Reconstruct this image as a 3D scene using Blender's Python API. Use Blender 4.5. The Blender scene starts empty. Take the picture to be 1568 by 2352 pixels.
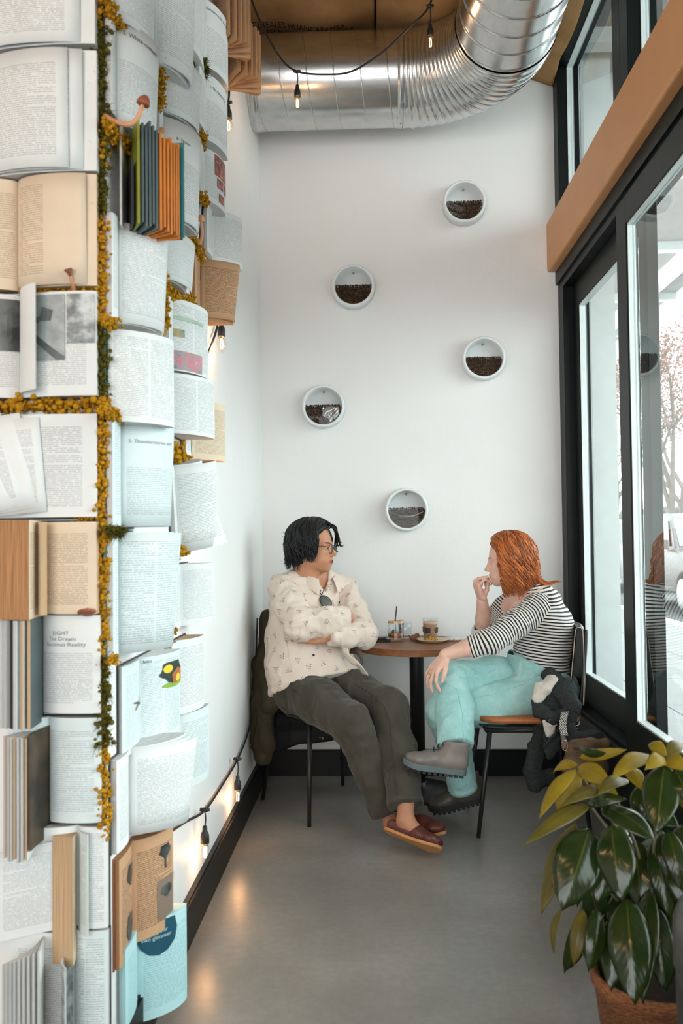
import bpy, bmesh, math, random
import numpy as np
from mathutils import Vector, Matrix, Euler

random.seed(7)
scene = bpy.context.scene
col = scene.collection

# ------------------------------------------------------------------ camera
F_PX = 2000.0
CAM = Vector((0.0, 0.0, 1.27))
cam_data = bpy.data.cameras.new('camera')
cam_data.sensor_fit = 'HORIZONTAL'
cam_data.sensor_width = 24.0
cam_data.lens = F_PX / 1568.0 * 24.0
cam_data.clip_start = 0.05
cam_data.clip_end = 200.0
cam_data.dof.use_dof = True
cam_data.dof.focus_distance = 4.0
cam_data.dof.aperture_fstop = 4.5
cam = bpy.data.objects.new('camera', cam_data)
col.objects.link(cam)
scene.camera = cam
_yc = Vector((81.0, -55.0, -F_PX)).normalized()            # room depth axis seen by the camera
_zc = Vector((-0.0111, 1.0, 0.0))
_zc.z = -(_zc.x * _yc.x + _zc.y * _yc.y) / _yc.z
_zc.normalize()
_xc = _yc.cross(_zc)
RWC = Matrix((_xc, _yc, _zc)).transposed()                 # columns: world axes in camera space
RCW = RWC.transposed()
cam.matrix_world = Matrix.Translation(CAM) @ RCW.to_4x4()


def at(px, py, Y):
    """World point at room depth Y on the sight line of a photograph pixel."""
    d = RCW @ Vector((px - 784.0, 1176.0 - py, -F_PX))
    return CAM + d * (Y / d.y)


def at_x(px, py, X):
    d = RCW @ Vector((px - 784.0, 1176.0 - py, -F_PX))
    return CAM + d * (X / d.x)


def at_z(px, py, Z):
    d = RCW @ Vector((px - 784.0, 1176.0 - py, -F_PX))
    return CAM + d * ((Z - CAM.z) / d.z)


# ------------------------------------------------------------------ world, light, exposure
world = bpy.data.worlds.new('overcast_sky')
scene.world = world
world.use_nodes = True
wn = world.node_tree.nodes
wl = world.node_tree.links
bg = wn['Background']
bg.inputs['Color'].default_value = (0.94, 0.985, 1.0, 1)
bg.inputs['Strength'].default_value = 6.0
vs = scene.view_settings
vs.view_transform = 'Standard'
vs.look = 'None'
vs.gamma = 1.0
vs.use_curve_mapping = False
vs.exposure = 0.08
try:
    scene.display_settings.display_device = 'sRGB'
except Exception:
    pass


def portal(name, loc, rot, sx, sy):
    ld = bpy.data.lights.new(name, 'AREA')
    ld.shape = 'RECTANGLE'
    ld.size = sx
    ld.size_y = sy
    ld.cycles.is_portal = True
    o = bpy.data.objects.new(name, ld)
    o.location = loc
    o.rotation_euler = rot
    col.objects.link(o)
    return o


# ------------------------------------------------------------------ helpers: objects
def V_(x, y, z):
    return Vector((x, y, z))


def empty(name, loc=(0, 0, 0), rz=0.0):
    o = bpy.data.objects.new(name, None)
    o.location = loc
    o.rotation_euler = (0, 0, rz)
    o.empty_display_size = 0.05
    col.objects.link(o)
    return o


def tag(o, label, cat, group=None, kind=None):
    o['label'] = label
    o['category'] = cat
    if group:
        o['group'] = group
    if kind:
        o['kind'] = kind
    return o


def struct(o, label=None, cat=None):
    o['kind'] = 'structure'
    if label:
        o['label'] = label
    if cat:
        o['category'] = cat
    return o


def link_mesh(name, me, mats=None, parent=None, smooth=False):
    o = bpy.data.objects.new(name, me)
    col.objects.link(o)
    if mats is not None and not me.materials:
        for m in (mats if isinstance(mats, (list, tuple)) else [mats]):
            me.materials.append(m)
    if parent is not None:
        o.parent = parent
    if smooth:
        me.polygons.foreach_set('use_smooth', [True] * len(me.polygons))
    return o


def child_world(o, parent):
    """parent o while its mesh stays in world coordinates"""
    o.parent = parent
    bpy.context.view_layer.update()
    o.matrix_parent_inverse = parent_matrix(parent).inverted()
    return o


def parent_matrix(p):
    m = Matrix.LocRotScale(p.location, p.rotation_euler, p.scale)
    if p.parent is not None:
        m = parent_matrix(p.parent) @ p.matrix_parent_inverse @ m
    return m


def mesh_obj(name, verts, faces, mats=None, parent=None, smooth=False, mi=None, world=False):
    me = bpy.data.meshes.new(name)
    me.from_pydata([tuple(v) for v in verts], [], faces)
    o = link_mesh(name, me, mats, None, smooth)
    if mi is not None:
        me.polygons.foreach_set('material_index', mi)
    me.update()
    if parent is not None:
        o.parent = parent
        if world:
            o.matrix_parent_inverse = parent_matrix(parent).inverted()
    return o


def np_obj(name, V, Fq, mats, parent=None, smooth=True, world=True, attrs=None):
    """fast mesh from numpy vertex / quad arrays"""
    me = bpy.data.meshes.new(name)
    n, m = len(V), len(Fq)
    k = Fq.shape[1]
    me.vertices.add(n)
    me.vertices.foreach_set('co', np.ascontiguousarray(V, dtype=np.float32).ravel())
    me.loops.add(m * k)
    me.loops.foreach_set('vertex_index', np.ascontiguousarray(Fq, dtype=np.int32).ravel())
    me.polygons.add(m)
    me.polygons.foreach_set('loop_start', np.arange(m, dtype=np.int32) * k)
    if attrs:
        for an, av in attrs.items():
            a = me.attributes.new(an, 'FLOAT', 'POINT')
            a.data.foreach_set('value', np.ascontiguousarray(av, dtype=np.float32))
    me.update(calc_edges=True)
    o = link_mesh(name, me, mats, None, smooth)
    if parent is not None:
        o.parent = parent
        if world:
            o.matrix_parent_inverse = parent_matrix(parent).inverted()
    return o


class MB:
    """collects shapes, then links them as one mesh"""

    def __init__(self):
        self.v = []
        self.f = []
        self.m = []
        self.mat = 0

    def add(self, vs, fs):
        b = len(self.v)
        self.v += [Vector(v) for v in vs]
        for f in fs:
            self.f.append([b + i for i in f])
            self.m.append(self.mat)
        return self

    def box(self, a, b, M=None):
        x0, y0, z0 = a
        x1, y1, z1 = b
        vs = [(x0, y0, z0), (x1, y0, z0), (x1, y1, z0), (x0, y1, z0), (x0, y0, z1), (x1, y0, z1), (x1, y1, z1), (x0, y1, z1)]
        if M is not None:
            vs = [M @ Vector(v) for v in vs]
        return self.add(vs, [(0, 3, 2, 1), (4, 5, 6, 7), (0, 1, 5, 4), (1, 2, 6, 5), (2, 3, 7, 6), (3, 0, 4, 7)])

    def tube(self, pts, r, n=8, caps=True):
        pts = [Vector(p) for p in pts]
        rr = r if isinstance(r, (list, tuple)) else [r] * len(pts)
        rings = []
        ref = None
        for i, p in enumerate(pts):
            t = (pts[min(i + 1, len(pts) - 1)] - pts[max(i - 1, 0)])
            if t.length < 1e-9:
                t = Vector((0, 0, 1))
            t.normalize()
            if ref is None:
                ref = t.orthogonal().normalized()
            else:
                ref = (ref - t * ref.dot(t))
                if ref.length < 1e-6:
                    ref = t.orthogonal()
                ref.normalize()
            bi = t.cross(ref)
            rings.append([p + (ref * math.cos(2 * math.pi * k / n) + bi * math.sin(2 * math.pi * k / n)) * rr[i] for k in range(n)])
        vs = [v for ring in rings for v in ring]
        fs = []
        for i in range(len(pts) - 1):
            for k in range(n):
                k2 = (k + 1) % n
                fs.append((i * n + k, i * n + k2, (i + 1) * n + k2, (i + 1) * n + k))
        if caps:
            fs.append(tuple(reversed(range(n))))
            fs.append(tuple((len(pts) - 1) * n + k for k in range(n)))
        return self.add(vs, fs)

    def lathe(self, prof, n=24, M=None, close=True):
        """prof: list of (r, z) from bottom to top around z"""
        vs, fs = [], []
        for (r, z) in prof:
            for k in range(n):
                a = 2 * math.pi * k / n
                vs.append(Vector((r * math.cos(a), r * math.sin(a), z)))
        for i in range(len(prof) - 1):
            for k in range(n):
                k2 = (k + 1) % n
                fs.append((i * n + k, i * n + k2, (i + 1) * n + k2, (i + 1) * n + k))
        if close:
            if prof[0][0] > 1e-6:
                fs.append(tuple(reversed(range(n))))
            if prof[-1][0] > 1e-6:
                fs.append(tuple((len(prof) - 1) * n + k for k in range(n)))
        if M is not None:
            vs = [M @ v for v in vs]
        return self.add(vs, fs)

    def grid(self, fn, nu, nv):
        vs = [fn(i / nu, j / nv) for j in range(nv + 1) for i in range(nu + 1)]
        fs = []
        for j in range(nv):
            for i in range(nu):
                a = j * (nu + 1) + i
                fs.append((a, a + 1, a + nu + 2, a + nu + 1))
        return self.add(vs, fs)

    def build(self, name, mats, parent=None, smooth=False, world=False, autosmooth=None):
        o = mesh_obj(name, self.v, self.f, mats, parent, smooth, self.m, world)
        return o


def bevel(o, w=0.004, seg=2):
    m = o.modifiers.new('bevel', 'BEVEL')
    m.width = w
    m.segments = seg
    m.limit_method = 'ANGLE'
    m.angle_limit = math.radians(40)
    return o


def solid(o, t, off=0.0):
    m = o.modifiers.new('solid', 'SOLIDIFY')
    m.thickness = t
    m.offset = off
    return o


def subsurf(o, n=1):
    m = o.modifiers.new('sub', 'SUBSURF')
    m.levels = n
    m.render_levels = n
    return o


def rot_to(d, up=Vector((0, 0, 1))):
    """matrix whose z axis points along d"""
    return Vector(d).normalized().to_track_quat('Z', 'Y').to_matrix().to_4x4()


def spline(pts, n=8):
    """Catmull-Rom through pts"""
    P = [Vector(p) for p in pts]
    P = [P[0] * 2 - P[1]] + P + [P[-1] * 2 - P[-2]]
    out = []
    for i in range(1, len(P) - 2):
        for k in range(n):
            t = k / n
            a, b, c, d = P[i - 1], P[i], P[i + 1], P[i + 2]
            out.append(0.5 * ((2 * b) + (c - a) * t + (2 * a - 5 * b + 4 * c - d) * t * t + (3 * b - a - 3 * c + d) * t ** 3))
    out.append(P[-2])
    return out


# ------------------------------------------------------------------ helpers: materials
def srgb(r, g, b):
    f = lambda c: (c / 255.0) / 12.92 if c / 255.0 <= 0.04045 else ((c / 255.0 + 0.055) / 1.055) ** 2.4
    return (f(r), f(g), f(b), 1.0)


class NT:
    def __init__(self, name):
        self.m = bpy.data.materials.new(name)
        self.m.use_nodes = True
        self.n = self.m.node_tree.nodes
        self.l = self.m.node_tree.links
        self.bsdf = self.n['Principled BSDF']
        self.out = self.n['Material Output']

    def node(self, t, **kw):
        nd = self.n.new(t)
        for k, v in kw.items():
            setattr(nd, k, v)
        return nd

    def put(self, sock, v):
        if hasattr(v, 'is_output') or isinstance(v, bpy.types.NodeSocket):
            self.l.new(v, sock)
        else:
            sock.default_value = v

    def math(self, op, a, b=None, c=None, clamp=False):
        nd = self.n.new('ShaderNodeMath')
        nd.operation = op
        nd.use_clamp = clamp
        self.put(nd.inputs[0], a)
        if b is not None:
            self.put(nd.inputs[1], b)
        if c is not None:
            self.put(nd.inputs[2], c)
        return nd.outputs[0]

    def mix(self, fac, a, b):
        nd = self.n.new('ShaderNodeMix')
        nd.data_type = 'RGBA'
        self.put(nd.inputs[0], fac)
        self.put(nd.inputs[6], a)
        self.put(nd.inputs[7], b)
        return nd.outputs[2]

    def coord(self, which='Object'):
        nd = self.n.new('ShaderNodeTexCoord')
        return nd.outputs[which]

    def mapping(self, vec, scale=(1, 1, 1), loc=(0, 0, 0), rot=(0, 0, 0)):
        nd = self.n.new('ShaderNodeMapping')
        self.l.new(vec, nd.inputs[0])
        nd.inputs[1].default_value = loc
        nd.inputs[2].default_value = rot
        nd.inputs[3].default_value = scale
        return nd.outputs[0]

    def noise(self, vec, scale, detail=3.0, rough=0.55, out=0, dim='3D'):
        nd = self.n.new('ShaderNodeTexNoise')
        nd.noise_dimensions = dim
        if vec is not None:
            self.l.new(vec, nd.inputs['Vector'])
        nd.inputs['Scale'].default_value = scale
        nd.inputs['Detail'].default_value = detail
        nd.inputs['Roughness'].default_value = rough
        return nd.outputs[out]

    def ramp(self, fac, stops):
        nd = self.n.new('ShaderNodeValToRGB')
        self.l.new(fac, nd.inputs[0])
        els = nd.color_ramp.elements
        while len(els) < len(stops):
            els.new(0.5)
        for e, (p, c) in zip(els, stops):
            e.position = p
            e.color = c if len(c) == 4 else (*c, 1)
        return nd.outputs[0]

    def bump(self, h, strength=0.3, dist=0.01):
        nd = self.n.new('ShaderNodeBump')
        nd.inputs['Strength'].default_value = strength
        nd.inputs['Distance'].default_value = dist
        self.l.new(h, nd.inputs['Height'])
        self.l.new(nd.outputs[0], self.bsdf.inputs['Normal'])
        return nd.outputs[0]

    def base(self, v):
        self.put(self.bsdf.inputs['Base Color'], v)

    def rough(self, v):
        self.put(self.bsdf.inputs['Roughness'], v)

    def set(self, **kw):
        names = {'metal': 'Metallic', 'spec': 'Specular IOR Level', 'trans': 'Transmission Weight', 'ior': 'IOR', 'coat': 'Coat Weight',
                 'sheen': 'Sheen Weight', 'sss': 'Subsurface Weight', 'alpha': 'Alpha', 'emit': 'Emission Strength', 'ecol': 'Emission Color',
                 'coatr': 'Coat Roughness', 'sheenr': 'Sheen Roughness'}
        for k, v in kw.items():
            self.put(self.bsdf.inputs[names[k]], v)


def sc4(c, k):
    return (min(c[0] * k, 1), min(c[1] * k, 1), min(c[2] * k, 1), 1)


def M(name, c, rough=0.5, metal=0.0, var=0.12, scale=14.0, bump=0.0, bscale=60.0, bdist=0.004, spec=0.5, sheen=0.0, coat=0.0, coord='Object', stretch=(1, 1, 1)):
    """plain surface with grain: colour varies with noise, fine relief"""
    t = NT(name)
    v = t.mapping(t.coord(coord), stretch)
    nz = t.noise(v, scale, 4.0)
    t.base(t.ramp(nz, [(0.3, sc4(c, 1 - var)), (0.7, sc4(c, 1 + var))]))
    t.rough(rough)
    t.set(metal=metal, spec=spec)
    if sheen:
        t.set(sheen=sheen)
    if coat:
        t.set(coat=coat)
    if bump:
        t.bump(t.noise(v, bscale, 3.0), bump, bdist)
    return t.m


def emitter(name, c, strength):
    t = NT(name)
    t.base(c)
    t.set(ecol=c, emit=strength)
    return t.m
# ------------------------------------------------------------------ room numbers
XL, XR, YB, ZC = -0.617, 1.0, 4.673, 3.95      # left wall, right wall, back wall, ceiling
YP = 1.965                                      # face of the pillar that carries the books
YF = -3.2                                       # wall behind the camera
XFAR = -4.2

# ------------------------------------------------------------------ shell materials
def wall_material():
    t = NT('white_plaster')
    c = t.coord('Object')
    n1 = t.noise(c, 1.3, 4.0)
    t.base(t.ramp(n1, [(0.3, (0.80, 0.795, 0.785, 1)), (0.7, (0.84, 0.838, 0.83, 1))]))
    t.rough(0.55)
    t.set(spec=0.3)
    a = t.noise(c, 26.0, 3.0)
    b = t.noise(c, 7.0, 5.0, 0.7)
    patch = t.ramp(t.noise(c, 2.2, 2.0), [(0.5, (0, 0, 0, 1)), (0.66, (1, 1, 1, 1))])
    h = t.math('ADD', t.math('MULTIPLY', a, 0.35), t.math('MULTIPLY', t.math('MULTIPLY', b, patch), 1.0))
    t.bump(h, 0.16, 0.02)
    return t.m


def concrete_material():
    t = NT('polished_concrete')
    c = t.coord('Object')
    n1 = t.noise(c, 1.8, 5.0, 0.6)
    n2 = t.noise(c, 38.0, 4.0, 0.65)
    f = t.math('ADD', t.math('MULTIPLY', n1, 0.7), t.math('ADD', t.math('MULTIPLY', n2, 0.3), 0.0))
    t.base(t.ramp(f, [(0.25, (0.150, 0.142, 0.130, 1)), (0.5, (0.235, 0.224, 0.208, 1)), (0.75, (0.345, 0.33, 0.31, 1))]))
    t.rough(0.3)
    t.set(spec=0.6)
    return t.m


MAT_WALL = wall_material()
MAT_FLOOR = concrete_material()
MAT_DARK = M('dark_frame_paint', (0.0035, 0.0065, 0.006, 1), 0.42, var=0.15, scale=3, spec=0.2)
MAT_BASE = M('black_baseboard_paint', (0.004, 0.0055, 0.006, 1), 0.42, var=0.2, scale=4, spec=0.22)
MAT_BEAD = M('pale_glazing_bead', (0.62, 0.68, 0.68, 1), 0.35, var=0.05)
MAT_BEAM = M('tan_beam_paint', (0.60, 0.28, 0.11, 1), 0.5, var=0.05, scale=3, bump=0.03, bscale=200)
MAT_CEIL = M('ceiling_board', (0.10, 0.055, 0.025, 1), 0.9, var=0.2)
MAT_EXTW = M('exterior_white_render', (0.62, 0.66, 0.65, 1), 0.8, var=0.05)
MAT_EXTG = M('exterior_grey_metal', (0.46, 0.50, 0.50, 1), 0.6, var=0.08)
MAT_SOFFIT = M('canopy_soffit_boards', (0.27, 0.255, 0.25, 1), 0.8, var=0.08)


def glass_material(name, tint=(0.93, 0.97, 0.96, 1), boost=1.0):
    t = NT(name)
    tr = t.node('ShaderNodeBsdfTransparent')
    tr.inputs[0].default_value = tint
    gl = t.node('ShaderNodeBsdfGlossy')
    gl.inputs['Roughness'].default_value = 0.0
    gl.inputs['Color'].default_value = (0.95, 1, 1, 1)
    fr = t.node('ShaderNodeFresnel')
    fr.inputs[0].default_value = 1.5
    ge = t.node('ShaderNodeNewGeometry')
    front = t.math('SUBTRACT', 1.0, ge.outputs['Backfacing'])
    fac = t.math('MULTIPLY', t.math('MULTIPLY', fr.outputs[0], boost), front, clamp=True)
    mx = t.node('ShaderNodeMixShader')
    t.l.new(fac, mx.inputs[0])
    t.l.new(tr.outputs[0], mx.inputs[1])
    t.l.new(gl.outputs[0], mx.inputs[2])
    t.l.new(mx.outputs[0], t.out.inputs[0])
    t.n.remove(t.bsdf)
    return t.m


MAT_PANE = glass_material('window_glass', boost=1.3)


def slab(name, a, b, mat, label=None, cat=None):
    o = MB().box(a, b).build(name, mat)
    return struct(o, label, cat)


# ------------------------------------------------------------------ shell
slab('floor', (XFAR, YF, -0.1), (XR + 0.13, YB, 0.0), MAT_FLOOR, 'smooth polished grey concrete floor', 'floor')
slab('wall_back', (XL - 0.2, YB, -0.1), (XR + 0.12, YB + 0.2, ZC + 0.2), MAT_WALL, 'white plastered end wall with round planters', 'wall')
slab('wall_left', (XL - 0.25, YP, 0.0), (XL, YB, ZC + 0.2), MAT_WALL, 'white side wall carrying the string of bulbs', 'wall')
slab('wall_pillar', (XFAR, YP, 0.0), (XL - 0.25, YP + 0.2, ZC + 0.2), MAT_WALL, 'wall face covered with opened books', 'wall')
slab('wall_far_left', (XFAR - 0.2, YF, 0.0), (XFAR, YP + 0.2, ZC + 0.2), MAT_WALL)
slab('ceiling', (XFAR, YF, ZC), (XR + 0.12, YB + 0.2, ZC + 0.2), MAT_CEIL, 'dark brown ceiling boards above the duct', 'ceiling')

# wall behind the camera with a wide shop window
FW0, FW1, FZ0, FZ1 = -3.0, 0.6, 0.5, 3.0
wb = empty('wall_front', (0, YF, 0))
struct(wb, 'street wall with a wide shop window', 'wall')
for nm, a, b in (('wall_panel', (XFAR, YF - 0.15, 0), (FW0, YF, ZC)), ('wall_panel', (FW1, YF - 0.15, 0), (XR + 0.12, YF, ZC)),
                 ('wall_panel', (FW0, YF - 0.15, 0), (FW1, YF, FZ0)), ('wall_panel', (FW0, YF - 0.15, FZ1), (FW1, YF, ZC))):
    MB().box(a, b).build(nm, MAT_WALL, wb, world=True)

# baseboards
bb = MB().box((XL, YP, 0), (XL + 0.022, YB, 0.128)).box((XL, YP, 0.128), (XL + 0.016, YB, 0.136)).build('baseboard_left', MAT_BASE)
struct(bb, 'black baseboard under the white side wall', 'baseboard')
bb = MB().box((XL + 0.022, YB - 0.022, 0), (XR, YB, 0.128)).box((XL + 0.022, YB - 0.016, 0.128), (XR, YB, 0.136)).build('baseboard_back', MAT_BASE)
struct(bb, 'black baseboard along the end wall', 'baseboard')

# ------------------------------------------------------------------ right wall: knee wall, sliding panels, beam, clerestory
slab('wall_right', (0.99, YF, 0.0), (1.13, YB, 0.38), MAT_DARK, 'low black knee wall under the window', 'wall')
sl = MB().box((0.955, YF, 0.38), (1.13, YB, 0.405)).box((0.975, YF, 0.405), (1.13, YB, 0.425)).build('trim_1', MAT_DARK)
struct(sl, 'black stepped window sill', 'sill')


def panel(name, xf, xg, xb, y0, y1, z0, z1, w, zb, zt, label):
    """glazed panel: frame faces at xf, glass at xg, outer side xb; (y0, y1) glass extent, w stile widths (near, far)"""
    r = empty(name, ((xf + xb) / 2, (y0 + y1) / 2, zb))
    struct(r, label, 'window')
    f = MB()
    for nm, a, b in (('stile', (xf, y0 - w[0], zb), (xb, y0, zt)), ('stile', (xf, y1, zb), (xb, y1 + w[1], zt)),
                     ('rail', (xf, y0, zb), (xb, y1, z0)), ('rail', (xf, y0, z1), (xb, y1, zt))):
        bevel(MB().box(a, b).build(nm, MAT_DARK, r, world=True), 0.002, 1)
    e, tk, bd = 0.0008, 0.007, 0.017
    for a, b in (((xg - bd, y1 - tk, z0), (xg + 0.012, y1 - e, z1)), ((xg - bd, y0 + e, z0), (xg + 0.012, y0 + tk, z1)),
                 ((xg - bd, y0 + tk, z0 + e), (xg + 0.012, y1 - tk, z0 + tk)), ((xg - bd, y0 + tk, z1 - tk), (xg + 0.012, y1 - tk, z1 - e))):
        MB().box(a, b).build('glazing_bead', MAT_BEAD, r, world=True)
    MB().box((xg, y0 + tk, z0 + tk), (xg + 0.006, y1 - tk, z1 - tk)).build('pane', MAT_PANE, r, world=True)
    return r


panel('window_1', 1.035, 1.056, 1.078, 3.42, 4.43, 0.568, 2.433, (0.10, 0.12), 0.425, 2.56, 'narrow outer glass panel beside the end wall')
panel('window_2', 0.962, 0.984, 1.006, 2.0, 3.33, 0.562, 2.45, (0.12, 0.13), 0.425, 2.56, 'wide inner sliding glass panel by the plant')
yy = 2.0 - 0.12
for i in range(1):
    panel('window_%d' % (3 + i), 1.035, 1.056, 1.078, yy - 1.5, yy, 0.568, 2.433, (0.11, 0.11), 0.425, 2.56, 'glass panel out of the picture')
    yy -= 1.5 + 0.22
jb = MB().box((0.985, 4.55, 0.425), (1.12, YB, 2.67)).build('trim_2', MAT_DARK)
struct(bevel(jb, 0.003, 1), 'black door jamb against the end wall', 'trim')
hd = MB().box((0.985, YF, 2.56), (1.12, 4.55, 2.67)).box((0.972, YF, 2.60), (0.985, YB - 0.001, 2.669)).build('trim_3', MAT_DARK)
struct(hd, 'black window head under the tan beam', 'trim')
bm = MB().box((0.928, YF, 2.67), (1.12, YB, 2.934)).build('beam', MAT_BEAM)
struct(bevel(bm, 0.012, 3), 'tan painted beam running above the sliding windows', 'beam')
y_hi = 4.57
for i in range(3):
    y_lo = 3.52 if i == 0 else y_hi - 1.3
    cl = panel('window_%d' % (4 + i), 0.977, 1.045, 1.09, y_lo, y_hi, 2.944, 3.73, (0.105, 0.103 if i == 0 else 0.105), 2.934, 3.85,
               'high clerestory pane above the beam%s' % (' nearest the end wall' if i == 0 else ', number %d from the end wall' % (i + 1)))
    y_hi = y_lo - 0.21
slab('wall_right_rear', (1.0, YF, 0.425), (1.12, yy + 0.11, 2.56), MAT_DARK, 'black wall panel beyond the last window', 'wall')  # added out of view in place of more windows, to reduce side light
slab('wall_right_upper', (1.0, YF, 2.934), (1.12, y_hi + 0.105, 3.85), MAT_DARK, 'black wall panel above the beam beyond the last pane', 'wall')  # closes off the unseen clerestory so less side light comes in
up = MB().box((0.977, YF, 3.85), (1.12, YB, ZC)).build('trim_4', MAT_DARK)
struct(up, 'black header above the clerestory', 'trim')

# ------------------------------------------------------------------ outside: pilasters, canopy, pavement
slab('pilaster_wall', (1.13, 4.70, -0.12), (1.292, 5.2, 3.9), MAT_EXTW, 'white exterior pilaster beyond the narrow pane', 'pilaster')
slab('post_wall', (1.09, 3.44, 0.0), (1.108, 3.6, 2.6), MAT_EXTW, 'grey exterior post behind the wide pane', 'post')
slab('canopy_roof', (1.13, -6.0, 3.9), (3.4, 22.0, 4.1), MAT_SOFFIT, 'grey soffit of the street canopy', 'canopy')
for nm, a, b in (('canopy_edge_beam', (3.3, -6, 3.72), (3.42, 22, 3.9)), ('canopy_inner_beam', (2.86, -6, 3.78), (2.98, 22, 3.9))):
    slab(nm, a, b, MAT_EXTW, 'pale beam under the canopy %s' % ('at its street edge' if 'edge' in nm else 'set back from its edge'), 'beam')
y = -4.0
k = 0
while y < 21:
    o = slab('canopy_joist', (1.13, y, 3.82), (3.3, y + 0.1, 3.9), MAT_EXTW, 'pale cross joist under the street canopy', 'joist')
    o['group'] = 'canopy joists'
    y += 1.7
MAT_PAVE = M('pale_paving', (0.21, 0.215, 0.21, 1), 0.8, var=0.06, scale=4)
pv = empty('pavement', (2.8, 8, 0))
struct(pv, 'pale paving slabs outside the window', 'pavement')
slabmesh = None
for i in range(3):
    for j in range(22):
        if slabmesh is None:
            sb_o = MB().box((0.004, 0.004, -0.06), (0.99, 1.19, 0.0)).build('slab', MAT_PAVE, pv)
            slabmesh = sb_o.data
        else:
            sb_o = link_mesh('slab', slabmesh, None, pv)
        sb_o.location = (1.13 + i - 2.8, -3.0 + j * 1.2 - 8, -0.01)
slab('ground', (1.13, -8, -0.2), (60, 80, -0.09), M('asphalt_road', (0.12, 0.125, 0.125, 1), 0.85, var=0.1), 'grey asphalt road beyond the kerb', 'road')
slab('kerb', (4.13, -8, -0.1), (4.3, 30, 0.0), MAT_EXTW, 'pale kerb along the road', 'kerb')

# light enters by the shop windows: portals guide the sampling
portal('portal_side', (1.14, 2.4, 1.5), (0, math.radians(-90), 0), 2.0, 4.3)
portal('portal_clerestory', (1.14, 2.4, 3.35), (0, math.radians(-90), 0), 0.85, 4.3)
portal('portal_front', ((FW0 + FW1) / 2, YF - 0.2, (FZ0 + FZ1) / 2), (math.radians(90), 0, 0), FW1 - FW0, FZ1 - FZ0)
# ------------------------------------------------------------------ duct
def galvanised():
    t = NT('galvanised_steel')
    c = t.coord('Object')
    n1 = t.noise(t.mapping(c, (3, 3, 14)), 5.0, 4.0)
    n2 = t.noise(c, 45.0, 3.0)
    t.base(t.ramp(n1, [(0.05, (0.50, 0.51, 0.51, 1)), (0.95, (0.74, 0.75, 0.75, 1))]))
    t.set(metal=1.0)
    t.rough(0.24)
    t.bump(t.math('ADD', n1, t.math('MULTIPLY', n2, 0.05)), 0.03, 0.006)
    return t.m


MAT_DUCT = galvanised()
DY, DZ, DR = 4.40, 3.604, 0.228
DX1, DXB, DBR = 0.16, 0.62, 0.46


def ring_duct(path, radii, name, parent, n=56):
    V, Fs = [], []
    up = Vector((0, 0, 1))
    for i, p in enumerate(path):
        t = (path[min(i + 1, len(path) - 1)] - path[max(i - 1, 0)]).normalized()
        s = t.cross(up).normalized()
        for k in range(n):
            a = 2 * math.pi * k / n
            V.append(p + (s * math.cos(a) + up * math.sin(a)) * radii[i])
    for i in range(len(path) - 1):
        for k in range(n):
            k2 = (k + 1) % n
            Fs.append((i * n + k, i * n + k2, (i + 1) * n + k2, (i + 1) * n + k))
    return mesh_obj(name, V, Fs, MAT_DUCT, parent, smooth=True, world=True)


duct = empty('duct', (0, DY, DZ))
tag(duct, 'shiny galvanised ventilation duct bending under the ceiling', 'duct')
path = [Vector((XL + 0.001 + i * (DX1 - XL) / 24, DY, DZ)) for i in range(25)]
ring_duct(path, [DR] * 25, 'straight_section', duct)
# spiral seam on the straight run
sp, pitch = [], 0.132
nturn = (DX1 - XL - 0.02) / pitch
N = int(nturn * 40)
for i in range(N):
    a = 2 * math.pi * i / 40 + 2.2
    sp.append(Vector((XL + 0.012 + pitch * i / 40, DY + (DR + 0.001) * math.cos(a), DZ + (DR + 0.001) * math.sin(a))))
MB().tube(sp, 0.0035, 5).build('spiral_seam', MAT_DUCT, duct, smooth=True, world=True)
# elbow: raised bands
pe, re_ = [], []
nb = 17
for i in range(nb * 8 + 1):
    a = (math.pi / 2) * i / (nb * 8)
    pe.append(Vector((DX1 + DBR * math.sin(a), DY - DBR * (1 - math.cos(a)), DZ)))
    ph = (i % 8) / 8.0
    re_.append(DR + 0.002 + (0.007 if i % 8 == 0 else 0.003 if i % 8 in (1, 7) else 0.0))
ring_duct(pe, re_, 'elbow', duct)
pr = [Vector((DXB, DY - DBR - i * 0.08, DZ)) for i in range(36)]
ring_duct(pr, [DR] * 36, 'straight_section', duct)
for y in [DY - DBR - 0.01 - 0.132 * i for i in range(14)]:
    ring_duct([Vector((DXB, y + d, DZ)) for d in (0.006, 0.003, -0.003, -0.006)], [DR, DR + 0.005, DR + 0.005, DR], 'seam_band', duct, 48)
for xx in (DX1 - 0.012, XL + 0.03):
    ring_duct([Vector((xx + d, DY, DZ)) for d in (-0.018, -0.015, 0.015, 0.018)], [DR, DR + 0.004, DR + 0.004, DR], 'collar', duct)
for a in (200, 235, 270, 305):
    for xx in (DX1 - 0.012,):
        c0 = Vector((xx, DY + (DR + 0.006) * math.cos(math.radians(a)), DZ + (DR + 0.006) * math.sin(math.radians(a))))
        MB().lathe([(0.004, -0.002), (0.004, 0.001), (0.002, 0.003)], 8, Matrix.Translation(c0) @ rot_to((0, math.cos(math.radians(a)), math.sin(math.radians(a))))).build('screw', MAT_DUCT, duct, world=True)
ha = MB().tube([(DX1 + 0.02, DY, DZ + DR), (DX1 + 0.02, DY, ZC)], 0.008, 6).build('hanger_rod', MAT_DUCT, duct, world=True)

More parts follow.
